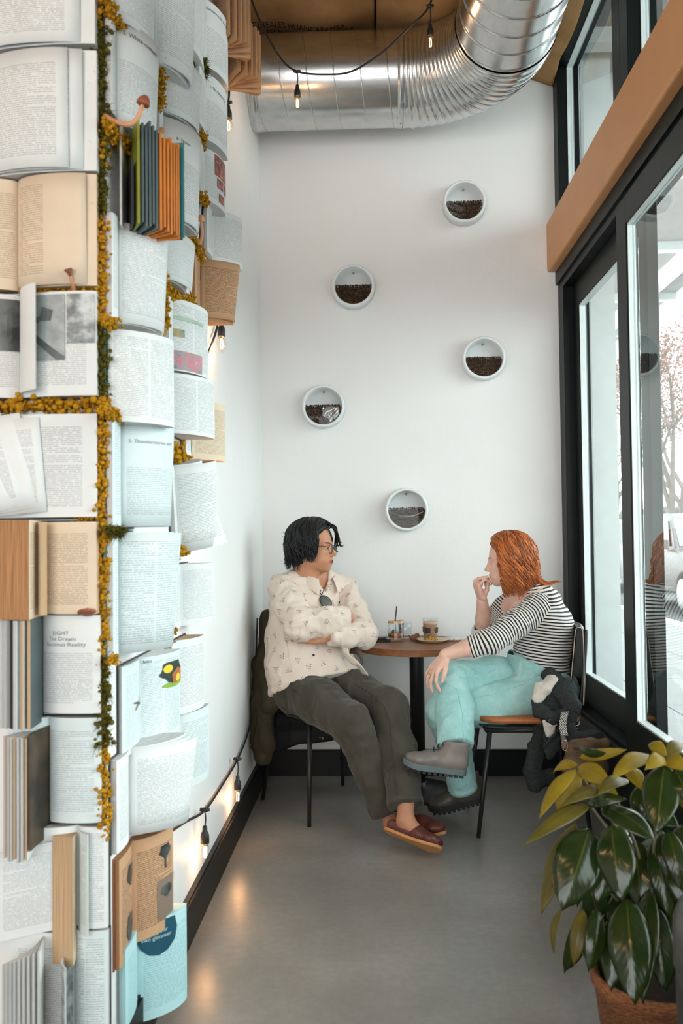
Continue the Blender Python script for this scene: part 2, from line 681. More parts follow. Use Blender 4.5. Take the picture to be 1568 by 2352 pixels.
# ------------------------------------------------------------------ burlap sacks under the ceiling
def burlap():
    t = NT('burlap')
    c = t.coord('UV')
    w1 = t.node('ShaderNodeTexWave', wave_type='BANDS', bands_direction='X')
    w2 = t.node('ShaderNodeTexWave', wave_type='BANDS', bands_direction='Y')
    for w in (w1, w2):
        w.inputs['Scale'].default_value = 60
        w.inputs['Distortion'].default_value = 1.5
        t.l.new(t.coord('Object'), w.inputs['Vector'])
    h = t.math('ADD', w1.outputs[1], w2.outputs[1])
    n = t.noise(t.coord('Object'), 6.0, 5.0)
    t.base(t.ramp(n, [(0.2, (0.36, 0.20, 0.085, 1)), (0.8, (0.58, 0.35, 0.16, 1))]))
    t.rough(0.95)
    t.set(spec=0.1)
    t.bump(h, 0.5, 0.004)
    return t.m


MAT_BURLAP = burlap()
MAT_STENCIL = M('faded_stencil_ink', (0.05, 0.03, 0.018, 1), 0.9)


def sack(name, x0, x1, y0, y1, zf, label, nu=44, nv=26):
    o = MB().grid(lambda u, v: Vector((x0 + (x1 - x0) * u, y0 + (y1 - y0) * v, zf(u, v))), nu, nv).build(name, MAT_BURLAP, smooth=True)
    solid(o, 0.004)
    return tag(o, label, 'sack', 'burlap sacks tacked under the ceiling')


def sag_a(u, v):
    return 3.90 - 0.05 * math.sin(math.pi * u) * math.sin(math.pi * v) - 0.012 * math.sin(9 * u + 3 * v) - 0.01 * math.sin(17 * v + 2 * u)


sack('burlap_sack', -0.61, 0.02, 3.3, 4.66, sag_a, 'brown burlap coffee sack with black stencilled lettering above the duct')
sack('burlap_sack', 0.03, 0.60, 3.2, 4.66, lambda u, v: 3.90 - 0.09 * math.sin(math.pi * u) * math.sin(math.pi * v) ** 0.7 - 0.012 * math.sin(8 * u - 5 * v),
     'brown burlap sack bulging over the duct elbow')
sack('burlap_sack', 0.56, 0.975, 2.4, 4.668, lambda u, v: 3.87 - 0.10 * u ** 1.3 - 0.05 * abs(math.sin(3.3 * v * math.pi)) * u - 0.05 * v,
     'crumpled burlap sack hanging by the clerestory window', 30, 60)


def text_mesh(body, size, align='LEFT'):
    cu = bpy.data.curves.new('t', 'FONT')
    cu.body = body
    cu.size = size
    cu.align_x = align
    cu.resolution_u = 2
    o = bpy.data.objects.new('t', cu)
    col.objects.link(o)
    bpy.context.view_layer.update()
    dg = bpy.context.evaluated_depsgraph_get()
    me = bpy.data.meshes.new_from_object(o.evaluated_get(dg))
    bpy.data.objects.remove(o)
    vs_ = [v.co.copy() for v in me.vertices]
    fs_ = [tuple(p.vertices) for p in me.polygons]
    bpy.data.meshes.remove(me)
    return vs_, fs_


sk = bpy.data.objects['burlap_sack']
for body, sx, sy, size in (('CEREALES HUANCABAMBA', -0.605, 4.375, 0.075), ('FERNANDO BOCANEGRA', -0.54, 4.445, 0.075)):
    tv, tf = text_mesh(body, size)
    out = []
    for v in tv:
        X, Yt = sx + v.x * 0.52, sy - v.y
        out.append(Vector((X, Yt, sag_a((X + 0.61) / 0.63, (Yt - 3.3) / 1.36) - 0.0035)))
    mesh_obj('stencil_lettering', out, tf, MAT_STENCIL, sk)['kind'] = 'stuff'

# ------------------------------------------------------------------ string lights
MAT_CORD = M('black_rubber_cord', (0.012, 0.014, 0.014, 1), 0.5)
MAT_BULB = glass_material('clear_bulb_glass', (1.0, 0.96, 0.9, 1), 1.0)
MAT_FIL = emitter('glowing_filament', (1.0, 0.50, 0.20, 1), 42.0)
MAT_BRASS = M('bulb_cap_metal', (0.5, 0.38, 0.2, 1), 0.35, metal=1.0)


def bulb(parent, top, drop, tilt=(0, 0, -1), s=1.0):
    """a drop cord, a socket and a clear bulb with a glowing filament hanging from top"""
    top = Vector(top)
    d = Vector(tilt).normalized()
    a = top + Vector((0, 0, -drop))
    if drop > 0.005:
        MB().tube(spline([top, top + Vector((0.003, 0, -drop * 0.5)), a], 5), 0.0026, 6).build('drop_cord', MAT_CORD, parent, True, True)
    Mx = Matrix.Translation(a) @ rot_to(-d)
    sk_ = MB().lathe([(r * s, z * s) for r, z in ((0.0, 0.004), (0.006, 0.003), (0.008, -0.002), (0.0085, -0.014), (0.0125, -0.02), (0.0145, -0.03), (0.0150, -0.052), (0.0142, -0.054), (0.0, -0.054))][::-1], 16, Mx).build('socket', MAT_CORD, parent, True, True)
    prof = [(0.0, -0.118), (0.006, -0.117), (0.012, -0.1135), (0.0175, -0.106), (0.0205, -0.097), (0.0205, -0.088), (0.018, -0.077), (0.0145, -0.066), (0.0115, -0.058), (0.011, -0.054)]
    b = MB().lathe([(r * s, z * s) for r, z in prof], 20, Mx, close=False).build('bulb', MAT_BULB, parent, True, True)
    f = MB()
    for k in range(4):
        x = (-0.004, 0.004, 0.004, -0.004)[k] * s
        y = (-0.004, -0.004, 0.004, 0.004)[k] * s
        f.tube([Mx @ Vector((x * 0.4, y * 0.4, -0.062 * s)), Mx @ Vector((x, y, -0.072 * s)), Mx @ Vector((x, y, -0.096 * s)), Mx @ Vector((x * .6, y * .6, -0.100 * s))], 0.0011 * s, 5)
    fo = f.build('filament', MAT_FIL, b, True, True)
    MB().lathe([(0.0105 * s, -0.060 * s), (0.0108 * s, -0.052 * s)], 12, Mx, False).build('cap', MAT_BRASS, b, True, True)
    ld = bpy.data.lights.new('bulb_glow', 'POINT')
    ld.energy = 0.7
    ld.color = (1.0, 0.55, 0.25)
    ld.shadow_soft_size = 0.016
    lo = bpy.data.objects.new('bulb_glow', ld)
    lo.location = Mx @ Vector((0, 0, -0.086 * s))
    col.objects.link(lo)


def light_string(label, cord_pts, drops, r=0.0045):
    root = empty('string_lights', cord_pts[0])
    tag(root, label, 'string lights')
    MB().tube(spline(cord_pts, 8), r, 8).build('cord', MAT_CORD, root, True, True)
    for (top, drop) in drops:
        j = Vector(top)
        MB().tube([j + Vector((-0.016, 0, 0.003)), j, j + Vector((0.016, 0, 0.003))], [0.006, 0.0085, 0.006], 8).build('cord_joint', MAT_CORD, root, True, True)
        bulb(root, top, drop)
    return root


YS = 3.86
light_string('black cord with two lit clear bulbs swagged below the duct',
             [at(548, -150, YS), at(572, -20, YS), at(600, 55, YS), at(640, 128, YS), at(682, 164, YS), at(755, 171, YS), at(812, 162, YS), at(880, 118, YS), at(945, 58, YS), at(985, 14, YS), at(1003, -60, YS), at(1012, -150, YS)],
             [(at(682, 165, YS), 0.062), (at(987, 14, YS), 0.085)])
XS = XL + 0.012
light_string('black cord hung down the white side wall behind the books with three lit bulbs',
             [at_x(520, 150, XS), at_x(524, 236, XS), at_x(474, 420, XS), at_x(458, 640, XS), at_x(500, 738, XS), at_x(450, 900, XS), at_x(468, 1066, XS), at_x(402, 1250, XS), at_x(384, 1440, XS), at_x(370, 1600, XS), at_x(350, 1905, XS)],
             [(at_x(524, 236, XL + 0.045), 0.012), (at_x(508, 740, XL + 0.045), 0.0), (at_x(474, 1066, XL + 0.045), 0.0)])
light_string('black cord of lit bulbs looping low along the side wall above the baseboard',
             [at_x(340, 1945, XS), at_x(382, 1917, XS), at_x(425, 1888, XS), at_x(470, 1861, XS), at_x(512, 1800, XS), at_x(545, 1744, XS), at_x(567, 1690, XS), at_x(580, 1630, XS), at_x(586, 1540, XS), at_x(591, 1420, XS)],
             [(at_x(545, 1744, XL + 0.034), 0.07), (at_x(470, 1861, XL + 0.034), 0.055), (at_x(382, 1918, XL + 0.034), 0.02)])

# ------------------------------------------------------------------ round wall planters with coffee beans
MAT_PLANTER = M('white_glazed_planter', (0.76, 0.80, 0.805, 1), 0.35, var=0.03)
MAT_STEEL = M('small_steel', (0.6, 0.6, 0.6, 1), 0.3, metal=1.0)
MAT_ACRYL = glass_material('planter_front_glass', (0.99, 1.0, 1.0, 1), 0.35)


MAT_FILM = M('grey_shiny_film', (0.34, 0.33, 0.33, 1), 0.16, metal=0.6, var=0.5, scale=50)


def bean_mat():
    t = NT('roasted_coffee_beans')
    oi = t.node('ShaderNodeNewGeometry')
    t.base(t.ramp(oi.outputs['Random Per Island'], [(0.0, (0.018, 0.007, 0.003, 1)), (0.55, (0.05, 0.02, 0.008, 1)), (1.0, (0.14, 0.06, 0.022, 1))]))
    t.rough(0.38)
    return t.m


MAT_BEAN = bean_mat()


def ico(sub=1):
    bm_ = bmesh.new()
    bmesh.ops.create_icosphere(bm_, subdivisions=sub, radius=1.0)
    V = np.array([v.co[:] for v in bm_.verts])
    Fc = np.array([[v.index for v in f.verts] for f in bm_.faces])
    bm_.free()
    return V, Fc


ICO1 = ico(1)
ICO2 = ico(2)


def rand_rot(rng):
    q = rng.normal(size=4)
    q /= np.linalg.norm(q)
    w, x, y, z = q
    return np.array([[1 - 2 * (y * y + z * z), 2 * (x * y - z * w), 2 * (x * z + y * w)], [2 * (x * y + z * w), 1 - 2 * (x * x + z * z), 2 * (y * z - x * w)], [2 * (x * z - y * w), 2 * (y * z + x * w), 1 - 2 * (x * x + y * y)]])


def blobs(name, centers, radii, mat, rng, rough=0.0, sub=1, squash=None, smooth=True):
    """many small displaced blobs in one mesh (uncountable stuff)"""
    V0, F0 = ICO1 if sub == 1 else ICO2
    Vs, Fs = [], []
    for i, (c, r) in enumerate(zip(centers, radii)):
        v = V0.copy()
        if rough:
            v = v * (1 + rough * rng.normal(size=(len(v), 1)))
        s = np.array(r) if np.ndim(r) else np.array([r, r, r])
        v = (v * s) @ rand_rot(rng).T + np.array(c)
        Vs.append(v)
        Fs.append(F0 + i * len(V0))
    return np_obj(name, np.concatenate(Vs), np.concatenate(Fs), mat, None, smooth)


PLANTERS = [(1067, 461, 'topmost round white planter half full of coffee beans, near the tan beam', 'beans'),
            (811, 655, 'round white planter of coffee beans, second highest on the wall, left of the beam', 'beans'),
            (1112, 821, 'round white planter of coffee beans beside the window frame, middle height', 'beans'),
            (742, 932, 'round white planter with reflective front, above the dark-haired person', 'film'),
            (934, 1170, 'lowest round white planter, between the two heads', 'film')]
rngb = np.random.default_rng(5)
PR, PD = 0.1135, 0.078
for i, (px, py, lab, kd) in enumerate(PLANTERS):
    c = at(px, py, YB - PD)
    root = empty('wall_planter', (c.x, YB, c.z))
    tag(root, lab, 'planter', 'round wall planters')
    # drum: outer wall, lip, inner wall, back plate (axis along -Y, local)
    Mx = Matrix.Rotation(math.radians(90), 4, 'X')          # z -> -y
    MB().lathe([(PR - 0.012, 0.0005), (PR, 0.003), (PR, PD - 0.006), (PR - 0.004, PD), (PR - 0.012, PD), (PR - 0.015, PD - 0.005), (PR - 0.015, 0.006), (0.0, 0.006)], 64, Mx, False).build('drum', MAT_PLANTER, root, True)
    MB().lathe([(0.006, 0.0), (0.006, 0.004), (0.003, 0.010), (0.004, 0.016), (0.0, 0.017)], 12, Matrix.Translation((0, -0.008, PR - 0.03)) @ Mx).build('hook', MAT_STEEL, root, True)
    # glass: half disc closing the lower half
    ri = PR - 0.0155
    pts = [Vector((-ri, 0, 0.006)), Vector((ri, 0, 0.006))]
    arc = [Vector((ri * math.cos(a), 0, ri * math.sin(a))) for a in [-(math.pi) * k / 28 for k in range(29)]]
    poly = [Vector((ri * 0.998, 0, 0.006))] + arc + [Vector((-ri * 0.998, 0, 0.006))]
    g = MB()
    n = len(poly)
    y0, y1 = -PD + 0.012, -PD + 0.010
    g.add([p + Vector((0, y0, 0)) for p in poly] + [p + Vector((0, y1, 0)) for p in poly], [tuple(range(n))[::-1], tuple(range(n, 2 * n))] + [(k, (k + 1) % n, n + (k + 1) % n, n + k) for k in range(n)])
    g.build('front_glass', MAT_ACRYL, root)
    if kd == 'film':          # crinkled bag film behind the glass; in the lowest planter a thin grey crescent
        def film(u, v, i=i):
            if i == 3:
                x = ri * (-0.05 + 0.90 * u)
                z = -0.004 - (math.sqrt(max(ri * ri * 0.93 - x * x, 0.0)) - 0.004) * v * (0.95 if u > 0.35 else 0.55 + 0.4 * u)
            else:
                x = ri * 0.93 * (2 * u - 1)
                z = -0.008 - 0.024 * (1 - (2 * u - 1) ** 2) - (0.002 + 0.007 * (1 - (2 * u - 1) ** 2)) * v
            return Vector((x, y0 + 0.0025 + 0.0022 * math.sin(9 * u + 5 * v) + 0.0016 * math.sin(23 * u * v + 2), z))
        MB().grid(film, 26, 12).build('shiny_bag_film', MAT_FILM, root, True)
    # beans
    cs, rs = [], []
    for lay in range(3):
        for gx in np.arange(-ri, ri, 0.0092):
            for gz in np.arange(-ri, 0.012, 0.0086):
                x = gx + rngb.uniform(-.003, .003)
                z = gz + rngb.uniform(-.003, .003)
                if x * x + z * z < (ri - 0.004) ** 2 and z < 0.008:
                    cs.append((c.x + x, YB - PD + 0.019 + lay * 0.006 + rngb.uniform(0, 0.003), c.z + z))
                    rs.append((0.0058, 0.0044, 0.0036))
    bo = blobs('coffee_beans', cs, rs, MAT_BEAN, rngb)
    place = ['topmost planter', 'planter second highest on the wall', 'planter beside the window frame', 'planter above the dark-haired person', 'lowest planter between the heads'][i]
    tag(bo, 'dark roasted coffee beans inside the ' + place, 'coffee beans', 'beans in the wall planters', 'stuff')
    bk = MB()
    half = [Vector((ri * math.cos(a), 0, ri * math.sin(a))) for a in [-(math.pi) * k / 24 for k in range(25)]]
    m_ = len(half)
    ya, yb = YB - PD + 0.030, YB - 0.008
    bk.add([Vector((c.x + p.x * .98, ya, c.z + p.z * .98 - 0.003)) for p in half] + [Vector((c.x + p.x * .98, yb, c.z + p.z * .98 - 0.003)) for p in half], [tuple(range(m_))[::-1], tuple(range(m_, 2 * m_))] + [(k, (k + 1) % m_, m_ + (k + 1) % m_, m_ + k) for k in range(m_)])
    bk.build('bean_heap', MAT_BEAN, bo, world=True)

# ------------------------------------------------------------------ table
def walnut(name, c0, c1, sc=1.0):
    t = NT(name)
    v = t.mapping(t.coord('Object'), (3 * sc, 22 * sc, 22 * sc))
    n = t.noise(v, 3.0, 5.0, 0.6)
    t.base(t.ramp(n, [(0.3, c0), (0.7, c1)]))
    t.rough(0.45)
    t.set(spec=0.35)
    t.bump(n, 0.06, 0.003)
    return t.m


MAT_TOP = walnut('table_wood', (0.17, 0.056, 0.017, 1), (0.31, 0.12, 0.040, 1))
MAT_IRON = M('black_iron', (0.012, 0.013, 0.013, 1), 0.42, var=0.2)
TX, TY, TZ, TR = 0.19, 4.35, 0.74, 0.30
tb = empty('bistro_table', (TX, TY, 0))
tag(tb, 'small round wooden bistro table on a black pedestal', 'table')
# planks of the round top, each its own board
nb_ = 7
for k in range(nb_):
    ya, yb = -TR + 2 * TR * k / nb_, -TR + 2 * TR * (k + 1) / nb_
    ys = [ya + (yb - ya) * j / 8 for j in range(9)]
    lo_ = [Vector((-math.sqrt(max(TR * TR - y * y, 0)), y, 0)) for y in ys]
    hi_ = [Vector((math.sqrt(max(TR * TR - y * y, 0)), y, 0)) for y in reversed(ys)]
    poly = lo_ + hi_
    pl = []
    for p in poly:
        if not pl or (p - pl[-1]).length > 1e-4:
            pl.append(p)
    if (pl[0] - pl[-1]).length < 1e-4:
        pl.pop()
    n = len(pl)
    q = MB().add([p + Vector((0, 0, TZ - 0.032)) for p in pl] + [p + Vector((0, 0, TZ)) for p in pl], [tuple(range(n)), tuple(reversed(range(n, 2 * n)))] + [(j, n + j, n + (j + 1) % n, (j + 1) % n) for j in range(n)])
    bo = q.build('plank', MAT_TOP, tb)
    bo.location = (0, 0, 0.0)
MB().lathe([(0.036, 0.02), (0.036, TZ - 0.06), (0.038, TZ - 0.04)], 32).build('pedestal', MAT_IRON, tb, True)
MB().lathe([(0.13, TZ - 0.04), (0.13, TZ - 0.0325)], 32).build('mounting_plate', MAT_IRON, tb)
bevel(MB().lathe([(0.205, 0.0), (0.205, 0.012), (0.19, 0.02), (0.09, 0.028), (0.05, 0.04), (0.042, 0.06), (0.0, 0.06)], 48).build('base', MAT_IRON, tb, True), 0.002, 1)

# ------------------------------------------------------------------ chairs
MAT_TAN = M('tan_leather', (0.42, 0.14, 0.045, 1), 0.42, var=0.18, scale=9, bump=0.15, bscale=120)
MAT_BLKL = M('black_leather', (0.022, 0.026, 0.026, 1), 0.38, var=0.2, scale=9, bump=0.12, bscale=150)
MAT_RAW = M('pale_leather_edge', (0.55, 0.42, 0.32, 1), 0.6)


def chair(loc, ang, label):
    """faces +x in its own frame"""
    r = empty('dining_chair', loc, ang)
    tag(r, label, 'chair', 'leather sling chairs at the table')
    # legs
    for sx in (1, -1):
        for sy in (1, -1):
            MB().tube([(0.175 * sx, 0.185 * sy, 0.438), (0.235 * sx, 0.225 * sy, 0.0)], [0.0115, 0.009], 10).build('leg', MAT_IRON, r, True)
    fr = [(0.19, -0.19), (0.19, 0.19), (-0.19, 0.19), (-0.19, -0.19)]
    MB().tube([Vector((x, y, 0.44)) for x, y in fr + fr[:1]], 0.011, 8, False).build('seat_frame', MAT_IRON, r, True)

    def rr(x, y, rx=0.215, ry=0.215, p=5.0):
        return (abs(x / rx) ** p + abs(y / ry) ** p) ** (1 / p)

    def seatf(z0, dome, rad):
        def fn(u, v):
            a = 2 * math.pi * u
            x, y = math.cos(a), math.sin(a)
            k = 1.0 / (abs(x) ** 5 + abs(y) ** 5) ** 0.2
            s = v
            return Vector((x * k * rad * s, y * k * rad * s, z0 + dome * (1 - s ** 3) - 0.012 * (1 - s * s) * 1.2))
        return fn
    MB().grid(seatf(0.452, 0.0, 0.222), 48, 8).build('seat_shell', MAT_BLKL, r, True).modifiers.new('s', 'SOLIDIFY').thickness = 0.008
    sp_ = MB().grid(seatf(0.474, 0.012, 0.222), 48, 10).build('seat_pad', MAT_TAN, r, True)
    solid(sp_, 0.022, -1)
    # sling backrest: over a top bar and down the rear
    prof = [(-0.185, 0.50), (-0.198, 0.62), (-0.212, 0.74), (-0.222, 0.84), (-0.228, 0.868), (-0.240, 0.874), (-0.252, 0.866), (-0.256, 0.84), (-0.258, 0.74), (-0.256, 0.62), (-0.252, 0.545)]
    prof = spline([Vector((x, 0, z)) for x, z in prof], 4)

    def back(u, v):
        p = prof[min(int(round(v * (len(prof) - 1))), len(prof) - 1)]
        y = (u - 0.5) * 0.40
        return Vector((p.x + 0.035 * (2 * u - 1) ** 2, y * (1 - 0.06 * max(0, 0.9 - p.z)), p.z))
    bo_ = MB().grid(back, 16, len(prof) - 1).build('backrest', MAT_BLKL, r, True)
    solid(bo_, 0.005)
    for u in (0.0, 1.0):
        pp = [back(u, k / (len(prof) - 1)) for k in range(len(prof))]
        MB().tube([p + Vector((0, 0.001 if u else -0.001, 0)) for p in pp], 0.0017, 6).build('piping', MAT_RAW, bo_, True)
    for sy in (1, -1):
        MB().tube(spline([(-0.19, 0.17 * sy, 0.44), (-0.215, 0.182 * sy, 0.60), (-0.232, 0.182 * sy, 0.76), (-0.238, 0.18 * sy, 0.862)], 6), 0.0085, 8).build('back_post', MAT_IRON, r, True)
    return r


chair((0.645, 3.935, 0), math.pi, 'black sling chair with tan leather seat under the red-haired person')
chair((-0.25, 4.16, 0), math.radians(-57), 'black sling chair with tan leather seat under the person in the cream shirt')

# ------------------------------------------------------------------ unseen pendant lamps added behind the viewpoint to warm the light
for k, (lx, ly) in enumerate(((-0.1, -0.9), (-1.4, 0.4), (-1.8, -1.4))):
    pl_ = empty('pendant_lamp', (lx, ly, 2.75))
    tag(pl_, ['warm pendant lamp nearest the windows behind the viewpoint', 'warm pendant lamp in front of the pillar of books', 'warm pendant lamp farthest from the windows'][k], 'lamp', 'pendant lamps')
    MB().tube([(0, 0, 0.18), (0, 0, ZC - 2.75)], 0.004, 6).build('cord', MAT_CORD, pl_)
    MB().lathe([(0.15, 0.0), (0.13, 0.06), (0.06, 0.13), (0.02, 0.16), (0.02, 0.19)], 32, None, False).build('shade', MAT_IRON, pl_, True)
    MB().lathe([(0.0, -0.02), (0.03, -0.01), (0.04, 0.03), (0.02, 0.08), (0.0, 0.085)], 20).build('bulb', emitter('warm_lamp_glow_%d' % k, (1.0, 0.62, 0.32, 1), 12.0), pl_, True)
    ld = bpy.data.lights.new('pendant_light', 'POINT')
    ld.energy = 20.0
    ld.color = (1.0, 0.60, 0.32)
    ld.shadow_soft_size = 0.05
    lo = bpy.data.objects.new('pendant_light', ld)
    lo.location = (lx, ly, 2.70)
    col.objects.link(lo)
# ------------------------------------------------------------------ distance-field modelling for bodies and cloth
from mathutils.bvhtree import BVHTree
_rt = np.random.default_rng(11).random((32, 32, 32)).astype(np.float32)


def vnoise(P, f, seed=0):
    """smooth value noise in -1..1 at points P (n,3)"""
    q = P * f + np.array([seed * 7.31, seed * 3.17, seed * 5.77])
    i = np.floor(q).astype(np.int64)
    t = (q - i).astype(np.float32)
    t = t * t * (3 - 2 * t)
    r = 0
    for a in (0, 1):
        for b in (0, 1):
            for c in (0, 1):
                w = (t[:, 0] if a else 1 - t[:, 0]) * (t[:, 1] if b else 1 - t[:, 1]) * (t[:, 2] if c else 1 - t[:, 2])
                r = r + w * _rt[(i[:, 0] + a) & 31, (i[:, 1] + b) & 31, (i[:, 2] + c) & 31]
    return r * 2 - 1


def v3(p):
    return np.array([p[0], p[1], p[2]], dtype=np.float32)


class Vol:
    def __init__(self, lo, hi, vox):
        self.lo, self.vox = v3(lo), vox
        n = np.ceil((v3(hi) - self.lo) / vox).astype(int) + 1
        self.n = n
        self.ax = [self.lo[i] + vox * np.arange(n[i], dtype=np.float32) for i in range(3)]
        self.D = np.full(n, 0.5, dtype=np.float32)

    def reg(self, lo, hi):
        s = []
        for i in range(3):
            a = max(0, int(math.floor((lo[i] - self.lo[i]) / self.vox)))
            b = min(self.n[i], int(math.ceil((hi[i] - self.lo[i]) / self.vox)) + 1)
            if b <= a:
                return None
            s.append(slice(a, b))
        return tuple(s)

    def pts(self, s):
        return (self.ax[0][s[0]][:, None, None], self.ax[1][s[1]][None, :, None], self.ax[2][s[2]][None, None, :])

    def put(self, s, d, k=0.0, op='u'):
        D = self.D[s]
        if op == 'u':
            if k > 0:
                h = np.clip(0.5 + 0.5 * (D - d) / k, 0, 1)
                self.D[s] = D * (1 - h) + d * h - k * h * (1 - h)
            else:
                self.D[s] = np.minimum(D, d)
        elif op == 's':
            if k > 0:
                h = np.clip(0.5 - 0.5 * (D + d) / k, 0, 1)
                self.D[s] = D * (1 - h) + (-d) * h + k * h * (1 - h)
            else:
                self.D[s] = np.maximum(D, -d)
        elif op == 'i':
            self.D[s] = np.maximum(D, d)

    def cap(self, a, b, ra, rb=None, k=0.01, op='u'):
        rb = ra if rb is None else rb
        a, b = v3(a), v3(b)
        m = max(ra, rb) + k + 0.03
        s = self.reg(np.minimum(a, b) - m, np.maximum(a, b) + m)
        if s is None:
            return self
        x, y, z = self.pts(s)
        ab = b - a
        L = float(ab @ ab) + 1e-12
        t = np.clip(((x - a[0]) * ab[0] + (y - a[1]) * ab[1] + (z - a[2]) * ab[2]) / L, 0, 1)
        d = np.sqrt((x - a[0] - t * ab[0]) ** 2 + (y - a[1] - t * ab[1]) ** 2 + (z - a[2] - t * ab[2]) ** 2) - (ra + (rb - ra) * t)
        self.put(s, d, k, op)
        return self

    def chain(self, pts, radii, k=0.02):
        for i in range(len(pts) - 1):
            self.cap(pts[i], pts[i + 1], radii[i], radii[i + 1], k)
        return self

    def ell(self, c, r, R=None, k=0.01, op='u'):
        c = v3(c)
        r = np.array(r, dtype=np.float32)
        m = float(r.max()) + k + 0.03
        s = self.reg(c - m, c + m)
        if s is None:
            return self
        x, y, z = self.pts(s)
        x, y, z = x - c[0], y - c[1], z - c[2]
        if R is not None:
            R = np.array(R, dtype=np.float32)
            x, y, z = (R[0, 0] * x + R[1, 0] * y + R[2, 0] * z, R[0, 1] * x + R[1, 1] * y + R[2, 1] * z, R[0, 2] * x + R[1, 2] * y + R[2, 2] * z)
        k0 = np.sqrt((x / r[0]) ** 2 + (y / r[1]) ** 2 + (z / r[2]) ** 2)
        k1 = np.sqrt((x / r[0] ** 2) ** 2 + (y / r[1] ** 2) ** 2 + (z / r[2] ** 2) ** 2) + 1e-9
        self.put(s, k0 * (k0 - 1) / k1, k, op)
        return self

    def loft(self, pts, rad, side, k=0.02, op='u'):
        """chain of elliptic sections; rad[i] = (along side, across side)"""
        sides = side if isinstance(side, list) else [side] * len(pts)
        for i in range(len(pts) - 1):
            a, b = v3(pts[i]), v3(pts[i + 1])
            (ua, wa), (ub, wb) = rad[i], rad[i + 1]
            m = max(ua, wa, ub, wb) + k + 0.03
            s = self.reg(np.minimum(a, b) - m, np.maximum(a, b) + m)
            if s is None:
                continue
            x, y, z = self.pts(s)
            ab = b - a
            L = float(ab @ ab) + 1e-12
            axis = ab / math.sqrt(L)
            sv = v3(sides[i]) + v3(sides[i + 1])
            sv = sv - axis * float(sv @ axis)
            sv = sv / np.linalg.norm(sv)
            fv = np.cross(axis, sv)
            t = np.clip(((x - a[0]) * ab[0] + (y - a[1]) * ab[1] + (z - a[2]) * ab[2]) / L, 0, 1)
            qx, qy, qz = x - a[0] - t * ab[0], y - a[1] - t * ab[1], z - a[2] - t * ab[2]
            u = qx * sv[0] + qy * sv[1] + qz * sv[2]
            w = qx * fv[0] + qy * fv[1] + qz * fv[2]
            e = qx * axis[0] + qy * axis[1] + qz * axis[2]
            ru, rw = ua + (ub - ua) * t, wa + (wb - wa) * t
            mn = np.minimum(ru, rw)
            d = (np.sqrt((u / ru) ** 2 + (w / rw) ** 2 + (e / mn) ** 2) - 1) * mn
            self.put(s, d, k, op)
        return self

    def plane(self, p, n, k=0.0):
        """keep the side the normal points away from"""
        p, n = v3(p), v3(n)
        n = n / np.linalg.norm(n)
        x, y, z = self.ax[0][:, None, None], self.ax[1][None, :, None], self.ax[2][None, None, :]
        d = (x - p[0]) * n[0] + (y - p[1]) * n[1] + (z - p[2]) * n[2]
        self.D = np.maximum(self.D, d.astype(np.float32))
        return self

    def mesh(self):
        D = self.D
        S = D < 0
        n = D.shape
        c = S[:-1, :-1, :-1].astype(np.int8)
        cnt = np.zeros((n[0] - 1, n[1] - 1, n[2] - 1), dtype=np.int8)
        offs = [(a, b, e) for a in (0, 1) for b in (0, 1) for e in (0, 1)]
        for (a, b, e) in offs:
            cnt += S[a:n[0] - 1 + a, b:n[1] - 1 + b, e:n[2] - 1 + e]
        act = np.argwhere((cnt > 0) & (cnt < 8))
        if len(act) == 0:
            return np.zeros((0, 3)), np.zeros((0, 4), int)
        idx = np.full(cnt.shape, -1, dtype=np.int32)
        idx[act[:, 0], act[:, 1], act[:, 2]] = np.arange(len(act))
        vals = {o: D[act[:, 0] + o[0], act[:, 1] + o[1], act[:, 2] + o[2]] for o in offs}
        acc = np.zeros((len(act), 3), dtype=np.float32)
        num = np.zeros(len(act), dtype=np.float32)
        for o in offs:
            for ax in range(3):
                if o[ax] == 0:
                    o2 = list(o)
                    o2[ax] = 1
                    o2 = tuple(o2)
                    d0, d1 = vals[o], vals[o2]
                    m = (d0 < 0) != (d1 < 0)
                    t = np.where(m, d0 / np.where(m, d0 - d1, 1), 0)
                    p = np.empty((len(act), 3), dtype=np.float32)
                    p[:] = o
                    p[:, ax] += t
                    acc += p * m[:, None]
                    num += m
        V = self.lo + (act + acc / num[:, None]) * self.vox
        quads = []
        for ax in range(3):
            b, cx = (ax + 1) % 3, (ax + 2) % 3
            s0 = [slice(None)] * 3
            s1 = [slice(None)] * 3
            s0[ax] = slice(0, -1)
            s1[ax] = slice(1, None)
            e0, e1 = S[tuple(s0)], S[tuple(s1)]
            ch = np.argwhere(e0 != e1)
            ch = ch[(ch[:, b] > 0) & (ch[:, cx] > 0) & (ch[:, b] < n[b] - 1) & (ch[:, cx] < n[cx] - 1)]
            if len(ch) == 0:
                continue

            def ci(db, dc):
                q = ch.copy()
                q[:, b] -= db
                q[:, cx] -= dc
                return idx[q[:, 0], q[:, 1], q[:, 2]]
            q = np.stack([ci(1, 1), ci(0, 1), ci(0, 0), ci(1, 0)], 1)
            inside = e0[ch[:, 0], ch[:, 1], ch[:, 2]]
            q[~inside] = q[~inside][:, ::-1]
            quads.append(q)
        Q = np.concatenate(quads)
        return V, Q


def normals(V, Q):
    a, b, c = V[Q[:, 0]], V[Q[:, 1]], V[Q[:, 2]]
    fn = np.cross(b - a, c - a)
    d = V[Q[:, 3]]
    fn += np.cross(c - a, d - a)
    N = np.zeros_like(V)
    for k in range(4):
        np.add.at(N, Q[:, k], fn)
    return N / (np.linalg.norm(N, axis=1, keepdims=True) + 1e-9)


